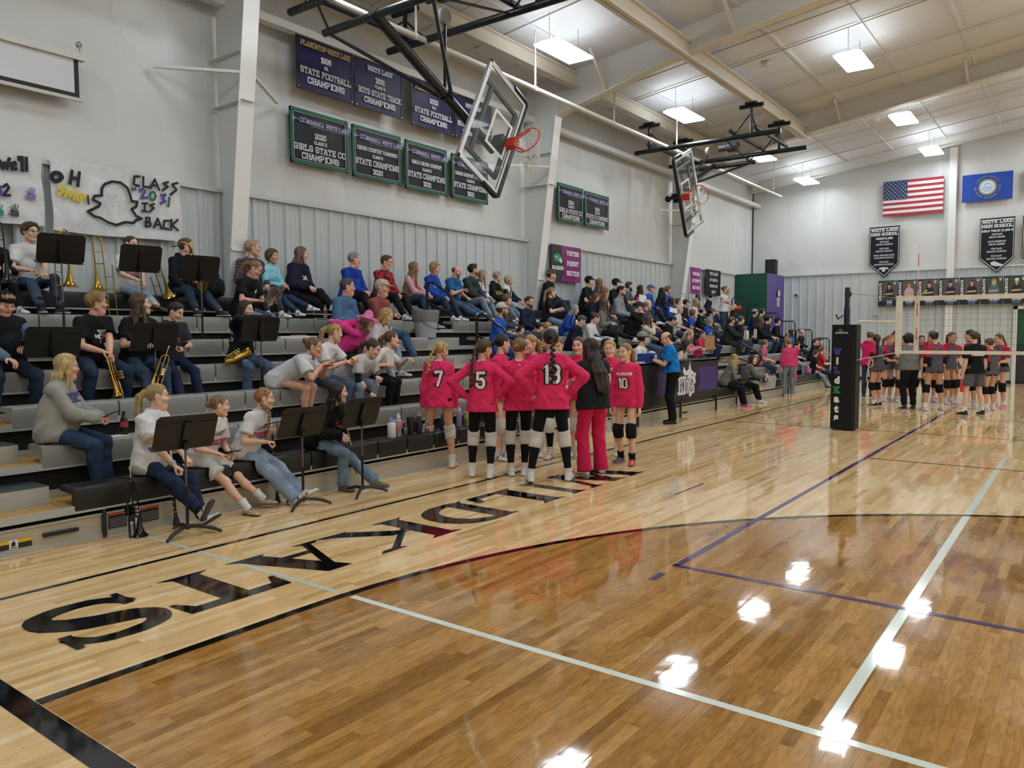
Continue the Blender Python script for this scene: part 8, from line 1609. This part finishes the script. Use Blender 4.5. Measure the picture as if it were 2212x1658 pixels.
# ------------------------------------------------------------------ instruments
BRASS = M('#b08a3a', .22, .85); SILV = M('#b9b9b6', .25, .8); BLKL = M('#101011', .2)
def trumpet(label, bell, up, side, mat, k=1.):
    # bell rim centre, axis from bell to mouthpiece, side = valve direction
    t = thing('trumpet', label, 'trumpet', bell); b, u, s = np.array(bell, float), nrm(up), np.array(side, float); s = nrm(s-(s@u)*u)
    mb = MB().lathe(b, u, [(0, .062*k), (.012*k, .05*k), (.03*k, .034*k), (.07*k, .021*k), (.13*k, .013*k), (.2*k, .008*k)], 18, up=(.3, .9, .2)); mb.tube([b+u*.2*k, b+u*.38*k, b+u*.41*k+s*.02*k, b+u*.42*k+s*.045*k, b+u*.41*k+s*.07*k, b+u*.36*k+s*.08*k, b+u*.14*k+s*.08*k], .0075*k, 8); mb.build('bell', mat, t, 40)
    mb = MB(); mb.tube([b+u*.06*k+s*.08*k, b+u*.0*k+s*.08*k, b+u*(-.02)*k+s*.06*k, b+u*.0*k+s*.04*k, b+u*.14*k+s*.04*k], .0085*k, 8); mb.tube([b+u*.14*k+s*.08*k, b+u*.05*k+s*.08*k], .0085*k, 8); mb.tube([b+u*.05*k+s*.04*k, b+u*.44*k+s*.04*k], .006*k, 8); mb.build('slide', mat, t, True)
    w_ = np.cross(u, s)
    for j in range(3):
        c = b+u*(.17+.028*j)*k+s*.06*k; mb = MB(); mb.tube([c-w_*.06*k, c+w_*.06*k], .0145*k, 10); mb.build('valve', mat, t, True); mb = MB(); mb.tube([c+w_*.06*k, c+w_*.085*k], .008*k, 8); mb.tube([c-w_*.07*k, c-w_*.06*k], .012*k, 8); mb.build('valve_cap', SILV, t, True)
    mb = MB().lathe(b+u*.44*k+s*.04*k, u, [(0, .005*k), (.05*k, .006*k), (.075*k, .012*k), (.085*k, .0135*k)], 12); mb.build('mouthpiece', SILV, t, 40); return t
q = atZ(303, 1157, .0); trumpet('black trumpet standing on its bell beside the front bench', (q[0], q[1]+.0, .002), (.02, .12, 1), (-1, -.1, 0), BLKL, 1.12)
q = tow(P_['b6'][1], (.47, .02, -.28)); trumpet('gold trumpet held by black tee with red and white logo', q, (-.16, .2, 1), (.8, .5, 0), BRASS, 1.08)
q = tow(P_['b7'][1], (.5, -.13, -.22)); trumpet('gold trumpet hanging below the music stand of smiling long hair', q, (.45, .2, .9), (.8, -.3, 0), BRASS, 1.)
def clarinet(label, bell, up, L_=.62):
    t = thing('clarinet', label, 'clarinet', bell); b, u = np.array(bell, float), nrm(up); MB().lathe(b, u, [(0, .036), (.02, .03), (.07, .017), (.12, .0145)], 14).build('bell', BLKL, t, 40); mb = MB(); mb.tube([b+u*.11, b+u*L_], .0135, 10); mb.tube([b+u*L_, b+u*(L_+.09)], [.0125, .006], 10); mb.build('tube', BLKL, t, True)
    mb = MB(); sd_ = nrm(np.cross(u, (1, .4, 0)))
    for k in range(9): mb.ball(b+u*(.15+.05*k)+(-np.cross(sd_, u))*.014+sd_*.004*(-1)**k, .0075, 6, 4)
    mb.tube([b+u*.14+sd_*.016, b+u*.5+sd_*.016], .0022, 5); [mb.lathe(b+u*z_-u*.004, u, [(0, .0155), (.008, .0155)], 12) for z_ in (.115, .33, .56)]; mb.build('keys', SILV, t); return t
q = atZ(382, 1140, 0); clarinet('black clarinet held upright by ponytail and navy jeans', (q[0], q[1], .03), (-.02, .12, 1), .6)
q = atZ(590, 1085, 0); clarinet('black clarinet standing between small white shorts and ripped jeans', (q[0]+.02, q[1]-.05, .002), (.0, .1, 1), .62)
q = atZ(768, 1049, 0); fl_ = thing('flute', 'silver flute held upright by black cardigan', 'flute', (q[0], q[1], .1)); b = np.array([q[0]+.02, q[1], .13]); u = nrm((-.07, .12, .7)); mb = MB(); mb.tube([b, b+u*.66], .0115, 10); mb.build('tube', M('#b8ac86', .25, .75), fl_, True); mb = MB(); [mb.lathe(b+u*(.05+.033*k)+np.array([-.004, -.012, 0]), (-.3, -.95, .1), [(0, .0085), (.005, .0085)], 8) for k in range(13)]; mb.build('keys', SILV, fl_)
def trombone(label, top, down, side, mat, slide=True, k=1.):
    t = thing('trombone', label, 'trombone', np.array(top)+np.array(down)*.9); tp, d, s = np.array(top, float), nrm(down), np.array(side, float); s = nrm(s-(s@d)*d)
    bow = [tp+d*(.06-.055*math.sin(a))*k+s*(.05-.05*math.cos(a))*k for a in np.linspace(0, pi, 9)]
    mb = MB(); mb.tube([tp+d*.34*k]+bow+[tp+d*.55*k+s*.1*k], .009*k, 8); mb.bar(tp+d*.2*k, tp+d*.2*k+s*.1*k, .01, .01); mb.bar(tp+d*.34*k, tp+d*.34*k+s*.1*k, .01, .01); mb.build('tuning_slide', mat, t, True)
    mb = MB().lathe(tp+d*.34*k, d, [(0, .01*k), (.1*k, .015*k), (.2*k, .026*k), (.27*k, .045*k), (.31*k, .075*k), (.33*k, .1*k), (.332*k, .1*k)], 20); mb.build('bell', mat, t, 40)
    o2 = s*.1*k; w_ = np.cross(d, s)*.03*k; mb = MB(); e = 1.05 if slide else .8
    p0 = tp+d*.45*k+o2; mb.tube([p0-w_*0, tp+d*e*k+o2, tp+d*(e+.05)*k+o2+s*.02*k, tp+d*(e+.06)*k+o2+s*.045*k, tp+d*(e+.05)*k+o2+s*.07*k, tp+d*e*k+o2+s*.09*k, tp+d*.42*k+o2+s*.09*k], .0075*k, 8); mb.bar(p0+d*.05, p0+d*.05+s*.09*k, .01, .01); mb.bar(p0+d*.2, p0+d*.2+s*.09*k, .01, .01); mb.build('slide', mat, t, True)
    MB().lathe(tp+d*.42*k+o2+s*.09*k, -d, [(0, .008*k), (.04*k, .008*k), (.06*k, .014*k)], 10).build('mouthpiece', SILV, t, 40); return t
q = atY(136, 495, rY(7)-.32); trombone('gold trombone held bell down by curly hair and glasses', q, (.04, .0, -1), (-1, -.1, 0), BRASS) if False else trombone('gold trombone held bell down by curly hair and glasses', atY(146, 495, rY(7)-.32), (.02, .05, -1), (-.9, -.3, 0), BRASS)
trombone('gold trombone standing alone against the steel wall', atY(199, 509, rY(7)-.1), (.06, -.02, -1), (1, -.2, .05), BRASS); q = tow(P_['b3'][1], (.42, .16, .52)); trombone('gold trombone held by white tee behind the middle music stand', q, (.35, .2, -.75), (-.5, .6, .1), BRASS, True, .9)
trombone('black trombone at the far left edge', atY(4, 478, rY(7)-.35), (.05, .0, -1), (-.8, -.3, 0), BLKL)
def sax(label, P, rz, k=1., mat=BRASS, tilt=.5):
    t = thing('saxophone', label, 'saxophone', P, rz, None, True); Ry = rotm(0, 0, tilt)
    q = lambda x, z, y=0: Ry@np.array([x*k, y*k, z*k])
    mb = MB(); mb.tube([q(-.14, .46), q(-.08, .5), q(-.02, .48), q(0, .42), q(.0, .3), q(.005, .1), q(.02, -.04), q(.06, -.09), q(.1, -.06), q(.115, .02), q(.13, .12), q(.15, .19), q(.165, .22)], [.006*k, .009*k, .012*k, .015*k, .02*k, .027*k, .032*k, .034*k, .036*k, .04*k, .047*k, .062*k, .078*k], 14, cap=False); mb.build('body_tube', mat, t, True)
    mb = MB(); [mb.ball(q(.0+.002*j, .36-.055*j, -.03), .016*k, 8, 5) for j in range(7)]; [mb.tube([q(.02, .4, -.028), q(.028, .05, -.034)], .004*k, 5), mb.tube([q(-.02, .4, -.02), q(-.018, .0, -.03)], .004*k, 5)]; [mb.ball(q(.1, .06+.05*j, -.045), .02*k, 8, 5) for j in range(2)]; mb.build('keys', M('#c9b87a', .25, .8), t)
    mb = MB(); mb.tube([q(-.14, .46), q(-.2, .45)], .009*k, 8); mb.build('mouthpiece', BLKL, t, True); return t
q = tow(P_['b4'][1], (.42, -.06, .16)); sax('gold saxophone held by black hoodie in top band row', q, math.radians(-40), 1.2, BRASS, .55)
q = tow(P_['b9'][1], (.16, -.3, .06)); sax('gold saxophone partly behind black hoodie with covered mouth', q, math.radians(-70), .95, BRASS, -1.2)
# small wristwatch and table paper
q = P_['f1'][1]; wv = q['W'][1]; dv = nrm(q['E'][1]-wv); cw = tow(q, wv+dv*.02); tag(MB().lathe(cw-np.array([0, 0, 0]), tow(q, wv+dv*.1)-tow(q, wv), [(0, .0315), (.022, .0335)], 14).build('wristwatch', M('#9aa4c0', .4), None, 40), 'pale blue watch on the wrist of navy jeans', 'watch')
